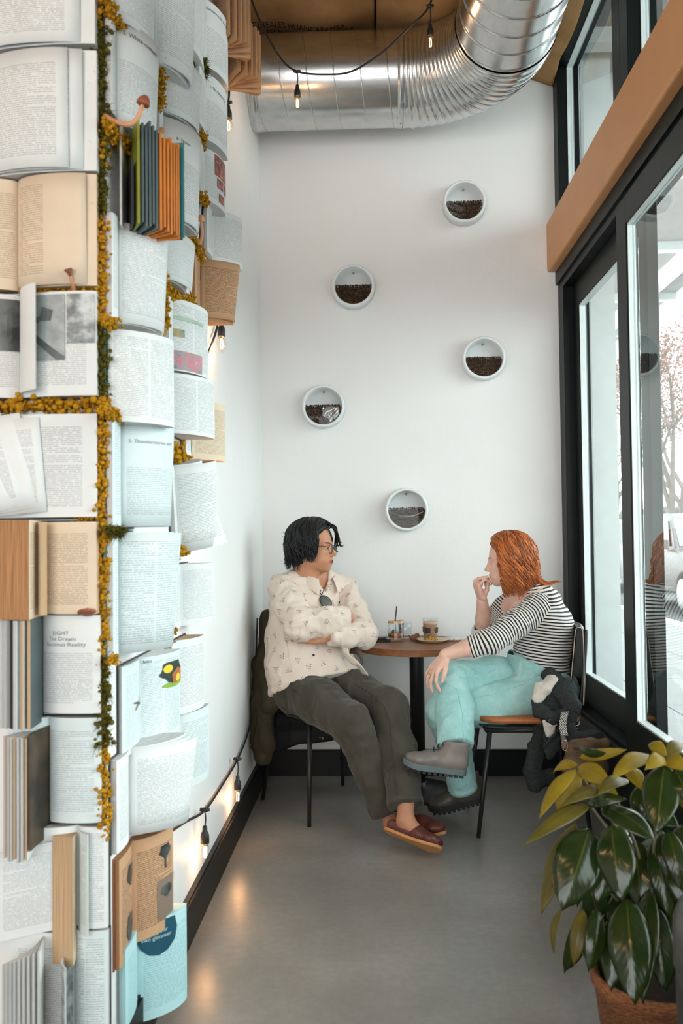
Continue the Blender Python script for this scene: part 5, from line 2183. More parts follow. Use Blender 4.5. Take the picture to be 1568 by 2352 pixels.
MB().lathe([(0.034, 0.0225), (0.0386, 0.030), (0.0386, 0.044), (0.0, 0.044)], 32).build('drink', MAT_ESP, tum, True)
MB().lathe([(0.0389, 0.094), (0.0389, 0.104)], 32, None, False).build('foam_line', MAT_FOAM, tum, True)
for k in range(3):
    io = bevel(MB().box((-0.011, -0.011, -0.011), (0.011, 0.011, 0.011), Matrix.Translation((0.016 * math.cos(k * 2.1), 0.016 * math.sin(k * 2.1), 0.046 + 0.003 * k)) @ Euler((0.5 * k, 0.4, k)).to_matrix().to_4x4()).build('ice_cube', MAT_ICE, tum), 0.003, 2)
MB().tube([(0.0, 0.004, 0.03), (-0.002, -0.006, 0.11), (0.006, -0.012, 0.178)], 0.0032, 10).build('straw', M('dark_paper_straw', (0.035, 0.018, 0.016, 1), 0.6), tum, True)

g2 = onto(929, 1463)
g2.y = 4.44
tu2 = empty('tumbler', (g2.x, 4.45, TZ))
tag(tu2, 'empty clear flared glass behind the amber drink', 'glass', 'glasses on the table')
MB().lathe([(0.026, 0.001), (0.028, 0.006), (0.033, 0.05), (0.039, 0.092), (0.0382, 0.092), (0.032, 0.05), (0.0265, 0.012), (0.0, 0.011)], 40).build('glass_body', MAT_CLEAR, tu2, True)

# plastic cup of iced coffee
c1 = onto(985, 1466)
cup = empty('plastic_cup', (c1.x, 4.40, TZ))
tag(cup, 'tall clear plastic cup of iced coffee with dark brown labels', 'cup')
MB().lathe([(0.031, 0.001), (0.033, 0.003), (0.0375, 0.085), (0.0405, 0.112), (0.042, 0.113), (0.042, 0.116), (0.0398, 0.1155), (0.0368, 0.085), (0.0324, 0.006), (0.0, 0.005)], 40).build('cup_body', MAT_CLEAR, cup, True)
MB().lathe([(0.0, 0.006), (0.0318, 0.007), (0.0362, 0.085), (0.0362, 0.086), (0.0, 0.0865)], 40).build('coffee', MAT_LATTE, cup, True)
MB().lathe([(0.0365, 0.084), (0.0372, 0.094), (0.034, 0.099), (0.02, 0.095), (0.0, 0.098)], 24).build('foam', MAT_CREAM, cup, True)
for a0 in (-118, -30, 70, 160):
    MB().grid(lambda u, v: Vector(((0.0345 + 0.0044 * (0.043 + 0.028 * v - 0.02) / 0.08 * 1.0 + 0.0018) * math.cos(math.radians(a0 - 26 + 52 * u)), (0.0363 + 0.0030 * v) * math.sin(math.radians(a0 - 26 + 52 * u)), 0.043 + 0.028 * v)), 10, 3).build('label', MAT_DKLABEL, cup, True)

# plate of food
pp_ = onto(994, 1475)
plate = empty('plate', pp_)
tag(plate, 'small cream plate near the striped sleeve', 'plate')
MB().lathe([(0.0, 0.002), (0.045, 0.002), (0.05, 0.0), (0.055, 0.003), (0.079, 0.014), (0.082, 0.0165), (0.080, 0.018), (0.056, 0.008), (0.0, 0.006)], 56).build('dish', M('cream_stoneware', (0.66, 0.52, 0.37, 1), 0.35, var=0.06), plate, True)
rf = np.random.default_rng(8)
fp = at(990, 1466, pp_.y)
cs, rs = [], []
for k in range(150):
    a, r = rf.uniform(0, 6.28), 0.031 * math.sqrt(rf.random())
    cs.append((pp_.x - 0.008 + r * math.cos(a), pp_.y + 0.7 * r * math.sin(a), TZ + 0.010 + rf.random() * 0.022 * (1 - r / 0.034)))
    rs.append(rf.uniform(0.003, 0.0058))
def food_mat():
    t = NT('chopped_egg_and_greens')
    g = t.node('ShaderNodeNewGeometry')
    t.base(t.ramp(g.outputs['Random Per Island'], [(0.0, (0.62, 0.28, 0.02, 1)), (0.45, (0.75, 0.42, 0.05, 1)), (0.6, (0.10, 0.16, 0.02, 1)), (0.8, (0.22, 0.24, 0.04, 1)), (0.95, (0.14, 0.02, 0.03, 1))]))
    t.rough(0.5)
    return t.m
tag(blobs('food', cs, rs, food_mat(), rf, 0.12), 'small heap of yellow food with green sprinkles on the cream plate', 'food', None, 'stuff')

# crumpled kraft bag
bg_ = V_(onto(950, 1464).x, 4.42, TZ)
mk = M('kraft_paper', (0.22, 0.10, 0.05, 1), 0.85, var=0.2)
v = Vol((-0.04, -0.04, 0.0), (0.04, 0.04, 0.05), 0.003)
v.ell((0, 0, 0.014), (0.026, 0.02, 0.016), None, 0)
v.ell((0.012, 0, 0.02), (0.014, 0.012, 0.016), None, 0.004)
v.cap((-0.02, 0, 0.012), (-0.03, 0.004, 0.026), 0.006, 0.002, 0.004)
V1, Q1 = v.mesh()
V1 = folds(V1, Q1, 0.0045, 75, (0.3, 0.4, 1), 0.6, 31)
V1[:, 2] = np.maximum(V1[:, 2], 0.0)
o = np_obj('paper_bag', V1 + np.array(bg_[:]), Q1, mk, None, smooth=False)
tag(o, 'crumpled brown paper bag between the glasses and the iced coffee', 'paper bag')

# notebook with a phone on it, by the crossed arms
MAT_PHONE = M('black_phone_glass', (0.02, 0.025, 0.028, 1), 0.12)
MAT_PCASE = M('plum_phone_case', (0.055, 0.018, 0.02, 1), 0.5)
nb0 = V_(onto(873, 1465).x - 0.012, 4.41, TZ)
nbk = empty('notebook', nb0, 0.12)
tag(nbk, 'black closed notebook lying by the cream sleeve', 'notebook')
bevel(MB().box((-0.075, -0.052, 0.0005), (0.06, 0.052, 0.0025)).build('cover', MAT_PHONE, nbk), 0.001, 1)
MB().box((-0.073, -0.05, 0.0025), (0.058, 0.05, 0.0105)).build('page_block', M('notebook_pages_dark', (0.03, 0.03, 0.03, 1), 0.8), nbk)
bevel(MB().box((-0.075, -0.052, 0.0105), (0.06, 0.052, 0.0125)).build('cover', MAT_PHONE, nbk), 0.001, 1)
ph = empty('phone', nb0 + V_(0.002, 0.0, 0.0128), 0.22)
tag(ph, 'phone in a plum case on top of the black notebook', 'phone', 'phones on the table')
bevel(MB().box((-0.07, -0.036, 0.0), (0.055, 0.036, 0.008)).build('case', MAT_PCASE, ph), 0.003, 2)
bevel(MB().box((-0.068, -0.034, 0.0081), (0.053, 0.034, 0.0093)).build('screen', MAT_PHONE, ph), 0.002, 2)
MB().box((0.034, -0.0375, 0.001), (0.054, -0.0362, 0.0075)).build('corner_guard', M('pale_plastic', (0.6, 0.62, 0.62, 1), 0.4), ph)
wp = V_(onto(1050, 1463).x, 4.41, TZ)
wph = empty('phone', wp, -0.08)
tag(wph, 'phone in a white patterned case by the striped sleeve', 'phone', 'phones on the table')
def patterned():
    t = NT('white_patterned_case')
    n = t.noise(t.coord('Object'), 60.0, 2.0)
    t.base(t.ramp(n, [(0.42, (0.75, 0.74, 0.72, 1)), (0.47, (0.75, 0.74, 0.72, 1)), (0.5, (0.35, 0.12, 0.12, 1)), (0.54, (0.75, 0.74, 0.72, 1))]))
    t.rough(0.4)
    return t.m
bevel(MB().box((-0.075, -0.037, 0.004), (0.075, 0.037, 0.013)).build('case', patterned(), wph), 0.003, 2)
bevel(MB().box((-0.076, -0.035, 0.0), (0.073, 0.035, 0.0045)).build('screen', MAT_PHONE, wph), 0.0015, 1)

# ------------------------------------------------------------------ clothes hung on the chairs, handbag
MAT_OLIVE = M('dark_olive_cotton', (0.055, 0.048, 0.033, 1), 0.92, var=0.2, scale=12, bump=0.3, bscale=300, bdist=0.002, spec=0.1)
MAT_LINING = M('black_quilted_lining', (0.012, 0.014, 0.016, 1), 0.6, var=0.3, scale=10)
MAT_CHAR = M('charcoal_wool', (0.032, 0.036, 0.036, 1), 0.95, var=0.35, scale=160, bump=0.5, bscale=260, bdist=0.003, spec=0.1)
MAT_FLEECE = M('cream_fleece', (0.58, 0.53, 0.47, 1), 0.95, var=0.1, scale=60, bump=0.6, bscale=160, bdist=0.004)
MAT_SNAP = M('dull_metal_snap', (0.32, 0.31, 0.30, 1), 0.35, metal=1.0)

oj = empty('jacket', (-0.45, 4.3, 0.2))
tag(oj, 'dark olive jacket hung over the chair in the corner', 'jacket', 'jackets on the chairs')
v = Vol((-0.612, 4.0, 0.16), (-0.05, 4.62, 0.95), 0.006)
# over the backrest
v.loft([V_(-0.54, 4.24, 0.86), V_(-0.36, 4.385, 0.885), V_(-0.17, 4.49, 0.86)], [(0.05, 0.03), (0.045, 0.035), (0.04, 0.03)], V_(0, 0, 1), 0.03)
# near front panel and sleeve hanging down beside the seat
v.loft([V_(-0.52, 4.245, 0.84), V_(-0.55, 4.205, 0.66), V_(-0.552, 4.16, 0.47), V_(-0.55, 4.13, 0.30), V_(-0.552, 4.12, 0.235)], [(0.05, 0.035), (0.065, 0.045), (0.085, 0.046), (0.075, 0.042), (0.06, 0.036)], V_(0.5, -0.85, 0), 0.03)
v.loft([V_(-0.50, 4.22, 0.80), V_(-0.51, 4.14, 0.62), V_(-0.49, 4.06, 0.50)], [(0.05, 0.04), (0.06, 0.045), (0.05, 0.035)], V_(0.5, -0.85, 0), 0.03)
# rear panel
v.loft([V_(-0.44, 4.40, 0.85), V_(-0.44, 4.41, 0.50), V_(-0.45, 4.42, 0.24)], [(0.10, 0.02), (0.12, 0.02), (0.10, 0.018)], V_(0.84, 0.54, 0), 0.02)
V1, Q1 = v.mesh()
V1 = relax(V1, Q1, 2)
V1 = folds(V1, Q1, 0.010, 15, (0, 0, 1), 0.25, 41)
V1 = folds(V1, Q1, 0.003, 40, (0, 0, 1), 0.5, 44)
V1[:, 0] = np.maximum(V1[:, 0], XL + 0.003)
np_obj('shell', V1, Q1, MAT_OLIVE, oj)
BV_OJ = bvh_of(V1, Q1)
v = Vol((-0.60, 4.28, 0.15), (0.02, 4.60, 0.56), 0.006)
v.loft([V_(-0.50, 4.36, 0.50), V_(-0.48, 4.37, 0.35), V_(-0.44, 4.39, 0.24)], [(0.10, 0.02), (0.12, 0.022), (0.10, 0.018)], V_(0.84, 0.54, 0), 0.03)
v.loft([V_(-0.30, 4.42, 0.52), V_(-0.29, 4.42, 0.36), V_(-0.28, 4.42, 0.25)], [(0.17, 0.02), (0.17, 0.022), (0.14, 0.018)], V_(0.95, 0.3, 0), 0.03)
V2, Q2 = v.mesh()
V2 = relax(V2, Q2, 2)
Nn = normals(V2, Q2)
u_ = V2[:, 0] * 0.9 + V2[:, 1] * 0.4
V2 = V2 + Nn * (0.003 * (np.abs(np.sin(u_ * 42)) ** 0.5 * np.abs(np.sin(V2[:, 2] * 42)) ** 0.5 - 0.5))[:, None]
np_obj('quilted_lining', V2, Q2, MAT_LINING, oj)
for bvq, px, py in ((BV_OJ, 576, 1711), (bvh_of(V2, Q2), 741, 1696), (bvh_of(V2, Q2), 735, 1694)):
    button(oj, bvq, px, py, 0.006, MAT_SNAP)

wj = empty('jacket', (0.86, 3.85, 0.2))
tag(wj, 'charcoal wool jacket with cream fleece lining hung on the chair by the window', 'jacket', 'jackets on the chairs')
v = Vol((0.58, 3.50, 0.12), (0.99, 4.1, 0.72), 0.0045)
sd_ = V_(1, 0.35, 0.2)
# upper sleeve falling from the backrest to the sill
v.loft([at(1258, 1546, 3.75), at(1284, 1575, 3.71), at(1312, 1622, 3.68)], [(0.030, 0.020), (0.046, 0.024), (0.040, 0.022)], sd_, 0.012)
v.loft([at(1314, 1620, 3.68), at(1300, 1668, 3.665), at(1318, 1698, 3.665), at(1362, 1695, 3.70)], [(0.038, 0.022), (0.028, 0.020), (0.030, 0.020), (0.026, 0.024)], [sd_, sd_, V_(0.6, 0.2, 0.8), V_(0, 0.2, 1)], 0.012)
v.cap(at(1352, 1695, 3.70), at(1368, 1694, 3.705), 0.029, 0.028, 0.006)
# folded collar and front edge
v.loft([at(1228, 1606, 3.665), at(1240, 1634, 3.645), at(1270, 1652, 3.645), at(1292, 1640, 3.65)], [(0.016, 0.014), (0.026, 0.016), (0.026, 0.016), (0.020, 0.014)], V_(0.4, 0.1, 0.9), 0.008)
v.loft([at(1256, 1596, 3.70), at(1272, 1650, 3.685), at(1266, 1718, 3.69), at(1262, 1738, 3.69)], [(0.050, 0.012), (0.046, 0.012), (0.032, 0.012), (0.012, 0.008)], V_(1, 0.2, 0), 0.012)
# lower sleeve hanging by the chair leg
v.loft([at(1250, 1655, 3.76), at(1232, 1715, 3.74), at(1222, 1772, 3.73), at(1230, 1806, 3.725)], [(0.034, 0.020), (0.034, 0.020), (0.036, 0.022), (0.030, 0.022)], V_(1, 0.4, 0), 0.012)
v.loft([at(1228, 1798, 3.725), at(1262, 1784, 3.75)], [(0.026, 0.020), (0.036, 0.026)], V_(0.3, 0, 1), 0.012)
V1, Q1 = v.mesh()
V1 = relax(V1, Q1, 1)
V1 = folds(V1, Q1, 0.0075, 26, (0.3, 0.1, 1), 0.45, 51)
V1 = folds(V1, Q1, 0.003, 55, (1, 0, 0.3), 0.4, 53)
np_obj('shell', V1, Q1, MAT_CHAR, wj)
BV_WJ = bvh_of(V1, Q1)
v = Vol((0.60, 3.52, 0.25), (0.92, 3.9, 0.70), 0.005)
v.loft([at(1268, 1558, 3.705), at(1246, 1580, 3.67), at(1232, 1608, 3.655)], [(0.030, 0.014), (0.034, 0.016), (0.022, 0.014)], V_(1, 0.2, 0.5), 0.02)
v.loft([at(1262, 1655, 3.645), at(1262, 1690, 3.65)], [(0.036, 0.010), (0.016, 0.008)], V_(1, 0.2, 0), 0.02)
V2, Q2 = v.mesh()
V2 = folds(V2, Q2, 0.003, 60, (0, 0, 1), 0.8, 56)
np_obj('fleece_lining', V2, Q2, MAT_FLEECE, wj)
pl = spline([at(1286, 1668, 3.625), at(1270, 1690, 3.62), at(1250, 1712, 3.625)], 6)
st_ = MB().grid(lambda u, v: pl[int(round(u * (len(pl) - 1)))] + V_(0.010, 0, 0.018) * (v - 0.5) * 1.6 + V_(0, -0.004 * math.sin(v * math.pi), 0), len(pl) - 1, 4).build('snap_placket', MAT_CHAR, wj, True, True)
solid(st_, 0.004)
for px, py in ((1228, 1612), (1261, 1654), (1288, 1668), (1256, 1704)):
    p, n = on(BV_WJ, px, py, 0.002)
    if p is not None:
        MB().lathe([(0.0055, 0), (0.0055, 0.0015), (0.003, 0.003), (0, 0.003)], 12, Matrix.Translation(p) @ rot_to(n)).build('snap', MAT_SNAP, wj, True, True)

# handbag with a woven strap, hung on the back of the chair
hb = empty('handbag', at(1340, 1725, 3.60))
tag(hb, 'brown leather handbag with copper ring and woven black-and-white strap by the sill', 'handbag')
MAT_BAG = M('brown_suede', (0.11, 0.065, 0.035, 1), 0.8, var=0.3, scale=30)
v = Vol((0.66, 3.42, 0.10), (0.97, 3.72, 0.46), 0.0045)
v.loft([at(1346, 1712, 3.60), at(1344, 1760, 3.60), at(1340, 1830, 3.60)], [(0.085, 0.03), (0.09, 0.042), (0.085, 0.035)], V_(1, 0.25, 0), 0.02)
V1, Q1 = v.mesh()
V1 = folds(V1, Q1, 0.004, 24, (0, 0, 1), 0.6, 61)
np_obj('bag_body', V1, Q1, MAT_BAG, hb)
v = Vol((0.68, 3.40, 0.24), (0.97, 3.68, 0.44), 0.0045)
v.loft([at(1318, 1712, 3.585), at(1350, 1706, 3.59), at(1388, 1706, 3.60)], [(0.022, 0.03), (0.03, 0.034), (0.022, 0.03)], V_(0, 0, 1), 0.02)
V1, Q1 = v.mesh()
np_obj('flap', V1, Q1, MAT_BAG, hb)
rc_ = at(1297, 1712, 3.575)
MAT_COPPER = M('copper', (0.6, 0.28, 0.16, 1), 0.28, metal=1.0)
MB().tube([rc_ + V_(math.cos(a) * 0.011, -0.003 * math.cos(a), math.sin(a) * 0.021) for a in [2 * math.pi * k / 24 for k in range(25)]], 0.0022, 8, False).build('ring', MAT_COPPER, hb, True, True)
MB().tube([rc_ + V_(0.004, 0, -0.02), rc_ + V_(0.012, -0.002, -0.032), rc_ + V_(0.024, 0.0, -0.022)], 0.003, 8).build('clasp', MAT_COPPER, hb, True, True)
def woven():
    t = NT('woven_diamond_strap')
    uv = t.coord('UV')
    sx = t.node('ShaderNodeSeparateXYZ')
    t.l.new(uv, sx.inputs[0])
    a = t.math('ABSOLUTE', t.math('SUBTRACT', t.math('FRACT', t.math('MULTIPLY', sx.outputs[0], 1.0)), 0.5))
    b = t.math('ABSOLUTE', t.math('SUBTRACT', t.math('FRACT', t.math('MULTIPLY', sx.outputs[1], 3.0)), 0.5))
    d = t.math('FRACT', t.math('MULTIPLY', t.math('ADD', a, b), 3.5))
    t.base(t.mix(t.math('GREATER_THAN', d, 0.5), (0.62, 0.60, 0.56, 1), (0.02, 0.022, 0.022, 1)))
    t.rough(0.9)
    return t.m
sp_ = spline([at(1296, 1690, 3.585), at(1292, 1665, 3.60), at(1297, 1635, 3.605)], 8)
so = MB().grid(lambda u, v: sp_[int(round(v * (len(sp_) - 1)))] + V_(0.020, 0.004, 0.0) * (u - 0.5) * 1.5, 4, len(sp_) - 1).build('strap', woven(), hb, True, True)
uvl = so.data.uv_layers.new(name='UVMap')
nu_, nv_ = 4, len(sp_) - 1
for poly in so.data.polygons:
    for li in poly.loop_indices:
        vi = so.data.loops[li].vertex_index
        uvl.data[li].uv = ((vi % (nu_ + 1)) / nu_, (vi // (nu_ + 1)) / nv_)
solid(so, 0.003)
# ------------------------------------------------------------------ opened books fixed to the wall
def page_material(name, paper, ink=(0.25, 0.27, 0.28, 1), cols=1, lines=34, mar=(0.12, 0.10, 0.12, 0.10), title=0.0, seed=0.0, dens=0.40, strength=0.48):
    """printed page: rows of broken strokes inside margins; mar = left, right, top, bottom"""
    t = NT(name)
    sx = t.node('ShaderNodeSeparateXYZ')
    t.l.new(t.coord('UV'), sx.inputs[0])
    u, v = sx.outputs[0], sx.outputs[1]
    uu = t.math('DIVIDE', t.math('SUBTRACT', u, mar[0]), 1 - mar[0] - mar[1])
    top = 1 - mar[2] - title
    vv = t.math('DIVIDE', t.math('SUBTRACT', v, mar[3]), top - mar[3])
    inx = t.math('MULTIPLY', t.math('GREATER_THAN', uu, 0.0), t.math('LESS_THAN', uu, 1.0))
    iny = t.math('MULTIPLY', t.math('GREATER_THAN', vv, 0.0), t.math('LESS_THAN', vv, 1.0))
    cu_ = t.math('MULTIPLY', uu, float(cols))
    cf_ = t.math('FRACT', cu_)
    gut = t.math('LESS_THAN', cf_, 0.93 if cols > 1 else 1.1)
    row = t.math('FLOOR', t.math('MULTIPLY', vv, float(lines)))
    fr = t.math('FRACT', t.math('MULTIPLY', vv, float(lines)))
    stroke = t.math('MULTIPLY', t.math('GREATER_THAN', fr, 0.24), t.math('LESS_THAN', fr, 0.74))
    cb = t.node('ShaderNodeCombineXYZ')
    t.l.new(t.math('MULTIPLY', uu, 26.0), cb.inputs[0])
    t.l.new(t.math('ADD', t.math('MULTIPLY', row, 3.37), seed), cb.inputs[1])
    nz = t.noise(cb.outputs[0], 1.6, 1.0, 0.5, 0, '2D')
    word = t.math('GREATER_THAN', nz, dens)
    wn_ = t.node('ShaderNodeTexWhiteNoise', noise_dimensions='2D')
    cb2 = t.node('ShaderNodeCombineXYZ')
    t.l.new(t.math('ADD', row, seed * 3.1), cb2.inputs[0])
    t.l.new(t.math('FLOOR', cu_), cb2.inputs[1])
    t.l.new(cb2.outputs[0], wn_.inputs[0])
    cut = t.math('LESS_THAN', cf_, t.math('ADD', 0.45, t.math('MULTIPLY', wn_.outputs[0], 5.0)))
    mask = t.math('MULTIPLY', t.math('MULTIPLY', inx, iny), t.math('MULTIPLY', t.math('MULTIPLY', stroke, word), t.math('MULTIPLY', gut, cut)))
    n2 = t.noise(t.coord('Object'), 9.0, 3.0)
    pap = t.ramp(n2, [(0.3, sc4(paper, 0.95)), (0.7, sc4(paper, 1.04))])
    t.base(t.mix(t.math('MULTIPLY', mask, strength), pap, ink))
    t.rough(0.8)
    t.set(spec=0.2)
    return t.m


def edge_material(name, paper, dark=0.72):
    t = NT(name)
    sx = t.node('ShaderNodeSeparateXYZ')
    t.l.new(t.coord('UV'), sx.inputs[0])
    cb = t.node('ShaderNodeCombineXYZ')
    t.l.new(t.math('MULTIPLY', sx.outputs[1], 46.0), cb.inputs[0])
    t.l.new(t.math('MULTIPLY', sx.outputs[0], 1.2), cb.inputs[1])
    n = t.noise(cb.outputs[0], 1.0, 2.0, 0.6, 0, '2D')
    t.base(t.ramp(n, [(0.35, sc4(paper, dark)), (0.6, paper)]))
    t.rough(0.85)
    t.bump(n, 0.4, 0.002)
    return t.m


WHITE = (0.76, 0.785, 0.78, 1)
CREAM = (0.74, 0.61, 0.46, 1)
TAN = (0.55, 0.33, 0.19, 1)
BLUE = (0.50, 0.76, 0.79, 1)
ICE_ = (0.68, 0.765, 0.77, 1)
PM = {
    'w1': page_material('page_white_text', WHITE, lines=42, seed=1.0),
    'w1t': page_material('page_white_chapter', WHITE, lines=26, title=0.26, seed=2.0),
    'w2': page_material('page_white_two_columns', WHITE, cols=2, lines=44, mar=(0.07, 0.06, 0.06, 0.06), seed=3.0),
    'w3': page_material('page_white_dense', WHITE, lines=46, mar=(0.10, 0.08, 0.10, 0.10), seed=4.0),
    'i1': page_material('page_ice_text', ICE_, lines=36, seed=5.0, strength=0.4),
    'i1t': page_material('page_ice_chapter', ICE_, lines=26, title=0.34, seed=6.0, strength=0.45),
    'i2': page_material('page_ice_two_columns', ICE_, cols=2, lines=44, mar=(0.07, 0.06, 0.06, 0.06), seed=7.0, strength=0.5),
    'c1': page_material('page_cream_text', CREAM, (0.22, 0.15, 0.10, 1), lines=40, seed=8.0),
    'c2': page_material('page_cream_index', CREAM, (0.22, 0.15, 0.10, 1), lines=40, mar=(0.15, 0.45, 0.08, 0.1), seed=9.0),
    't1': page_material('page_tan_text', TAN, (0.12, 0.06, 0.035, 1), lines=40, seed=10.0, strength=0.7),
    'b1': page_material('page_blue_text', BLUE, (0.12, 0.30, 0.34, 1), lines=34, seed=11.0, strength=0.4),
    'plain': page_material('page_blank', WHITE, lines=6, mar=(0.4, 0.4, 0.45, 0.45), seed=12.0, strength=0.15),
}
EM = {'w': edge_material('page_edges_white', (0.70, 0.70, 0.68, 1), 0.62), 'c': edge_material('page_edges_cream', (0.66, 0.44, 0.25, 1), 0.6),
      't': edge_material('page_edges_tan', (0.52, 0.26, 0.11, 1), 0.5), 'b': edge_material('page_edges_blue', (0.48, 0.74, 0.77, 1), 0.8)}
CV = {'k': M('black_book_cover', (0.02, 0.022, 0.022, 1), 0.5), 'r': M('rust_book_cover', (0.30, 0.10, 0.05, 1), 0.5), 'g': M('teal_book_cover', (0.02, 0.16, 0.17, 1), 0.45),
      'n': M('grey_book_cover', (0.25, 0.25, 0.25, 1), 0.5), 'o': M('orange_board_page', (0.62, 0.20, 0.025, 1), 0.55, var=0.25, scale=12), 'y': M('olive_board_page', (0.25, 0.27, 0.035, 1), 0.5),
      's': M('slate_board_page', (0.075, 0.105, 0.11, 1), 0.5), 'd': M('dark_brown_photo_page', (0.05, 0.035, 0.02, 1), 0.5, var=0.8, scale=14)}


def set_uv(o, uvs):
    l = o.data.uv_layers.new(name='UVMap')
    vi = np.zeros(len(o.data.loops), dtype=np.int32)
    o.data.loops.foreach_get('vertex_index', vi)
    l.data.foreach_set('uv', np.array(uvs, dtype=np.float32)[vi].ravel())


class Frame:
    def __init__(s, O, ea, eb, tilt=0.0):
        s.O, s.ea, s.eb, s.ec = Vector(O), Vector(ea), Vector(eb), Vector((0, 0, 1))
        if tilt:
            R_ = Matrix.Rotation(math.radians(tilt), 3, s.eb)
            s.ea, s.ec = R_ @ s.ea, R_ @ s.ec

    def P(s, a, b, c):
        return s.O + s.ea * a + s.eb * b + s.ec * c


def bez(p0, p1, p2, p3, t):
    m = 1 - t
    return (m ** 3 * p0[0] + 3 * m * m * t * p1[0] + 3 * m * t * t * p2[0] + t ** 3 * p3[0], m ** 3 * p0[1] + 3 * m * m * t * p1[1] + 3 * m * t * t * p2[1] + t ** 3 * p3[1])


def leaf_surface(fr, sg, w, e, h, b0=0.006, bulge=0.02, curl=0.0):
    """page surface from spine to fore-edge: fn(u, v) -> world point"""
    L = math.sqrt(max(w * w - (e - b0) ** 2, (0.4 * w) ** 2))
    p0, p1, p2, p3 = (0, b0), (0.06 * w, b0 + bulge + 0.35 * e), (0.6 * L, e + bulge * 0.9), (L, e)

    def fn(u, v):
        a, b = bez(p0, p1, p2, p3, u)
        b += curl * u * u * (v - 0.5) * 2
        return fr.P(sg * a, b, (v - 0.5) * h)
    fn.L = L
    return fn


def block(name, parent, fr, sg, w, e, h, pmat, emat, b0=0.006, bulge=0.02, base=0.004, curl=0.0, nu=14, nv=5):
    """half of an opened book: printed upper page, stacked page edges around it"""
    f = leaf_surface(fr, sg, w, e, h, b0, bulge, curl)
    V, Fs, uv, mi = [], [], [], []
    for j in range(nv + 1):
        for i in range(nu + 1):
            V.append(f(i / nu, j / nv))
            uv.append((i / nu if sg > 0 else 1 - i / nu, j / nv))
    for j in range(nv):
        for i in range(nu):
            a = j * (nu + 1) + i
            q = (a, a + 1, a + nu + 2, a + nu + 1)
            Fs.append(q if sg > 0 else q[::-1])
            mi.append(0)
    # skirt: top, bottom and fore edge down to the cover
    def skirt(seq):
        b = len(V)
        n = len(seq)
        for k, (u, v) in enumerate(seq):
            p = f(u, v)
            V.append(p)
            uv.append((k / (n - 1), 0.0))
        for k, (u, v) in enumerate(seq):
            V.append(fr.P(sg * f.L * u * 0.985, base, (v - 0.5) * h))
            uv.append((k / (n - 1), 1.0))
        for k in range(n - 1):
            Fs.append((b + k, b + n + k, b + n + k + 1, b + k + 1))
            mi.append(1)
    skirt([(i / nu, 0.0) for i in range(nu + 1)])
    skirt([(i / nu, 1.0) for i in range(nu + 1)])
    skirt([(1.0, j / nv) for j in range(nv + 1)])
    o = mesh_obj(name, V, Fs, [pmat, emat], parent, True, mi, True)
    set_uv(o, uv)
    return o, f


def sheet(name, parent, f, mat, sg=1, nu=10, nv=4, off=0.0, uspan=(0, 1), vspan=(0, 1), thick=0.0009):
    V, Fs, uv = [], [], []
    for j in range(nv + 1):
        for i in range(nu + 1):
            u = uspan[0] + (uspan[1] - uspan[0]) * i / nu
            v = vspan[0] + (vspan[1] - vspan[0]) * j / nv
            p = f(u, v)
            if off:
                n = (f(min(u + 0.02, 1), v) - f(max(u - 0.02, 0), v)).cross(f(u, min(v + 0.02, 1)) - f(u, max(v - 0.02, 0))).normalized()
                p = p + n * off
            V.append(p)
            uv.append((i / nu if sg > 0 else 1 - i / nu, j / nv))
    for j in range(nv):
        for i in range(nu):
            a = j * (nu + 1) + i
            Fs.append((a, a + 1, a + nu + 2, a + nu + 1))
    o = mesh_obj(name, V, Fs, mat, parent, True, None, True)
    set_uv(o, uv)
    solid(o, thick, 0)
    return o


def shape_on(name, parent, f, poly, mat, off=0.0016):
    """flat printed shape (u, v polygon) lying on a page"""
    def pt(u, v):
        n = (f(min(u + 0.02, 1), v) - f(max(u - 0.02, 0), v)).cross(f(u, min(v + 0.02, 1)) - f(u, max(v - 0.02, 0))).normalized()
        if n.dot(CAM - f(u, v)) < 0:
            n = -n
        return f(u, v) + n * off
    c = (sum(p[0] for p in poly) / len(poly), sum(p[1] for p in poly) / len(poly))
    dense = []
    for k in range(len(poly)):
        a, b = poly[k], poly[(k + 1) % len(poly)]
        m = max(1, int(math.hypot(b[0] - a[0], b[1] - a[1]) / 0.06))
        dense += [(a[0] + (b[0] - a[0]) * j / m, a[1] + (b[1] - a[1]) * j / m) for j in range(m)]
    poly = dense
    n = len(poly)
    V = [pt(*c)]
    Fs = []
    for r_ in range(1, 6):
        t_ = r_ / 5
        V += [pt(c[0] + (p[0] - c[0]) * t_, c[1] + (p[1] - c[1]) * t_) for p in poly]
    Fs += [(0, 1 + k, 1 + (k + 1) % n) for k in range(n)]
    for r_ in range(4):
        o_ = 1 + r_ * n
        Fs += [(o_ + k, o_ + (k + 1) % n, o_ + n + (k + 1) % n, o_ + n + k) for k in range(n)]
    return mesh_obj(name, V, Fs, mat, parent, False, None, True)


def text_on(parent, f, body, u0, v0, size, mat, w, h, off=0.0012):
    tv, tf = text_mesh(body, size)
    V = []
    for p in tv:
        u, v = u0 + p.x / w, v0 + p.y / h
        u_, v_ = min(max(u, 0), 1), min(max(v, 0), 1)
        n = (f(min(u_ + 0.02, 1), v_) - f(max(u_ - 0.02, 0), v_)).cross(f(u_, min(v_ + 0.02, 1)) - f(u_, max(v_ - 0.02, 0))).normalized()
        if n.dot(CAM - f(u_, v_)) < 0:
            n = -n
        V.append(f(u_, v_) + n * off)
    o = mesh_obj('heading', V, tf, mat, parent, False, None, True)
    o['kind'] = 'stuff'
    return o


INK = M('printing_ink', (0.05, 0.055, 0.06, 1), 0.8)
INKG = M('grey_printing_ink', (0.20, 0.22, 0.23, 1), 0.8)
BOOKS = {}


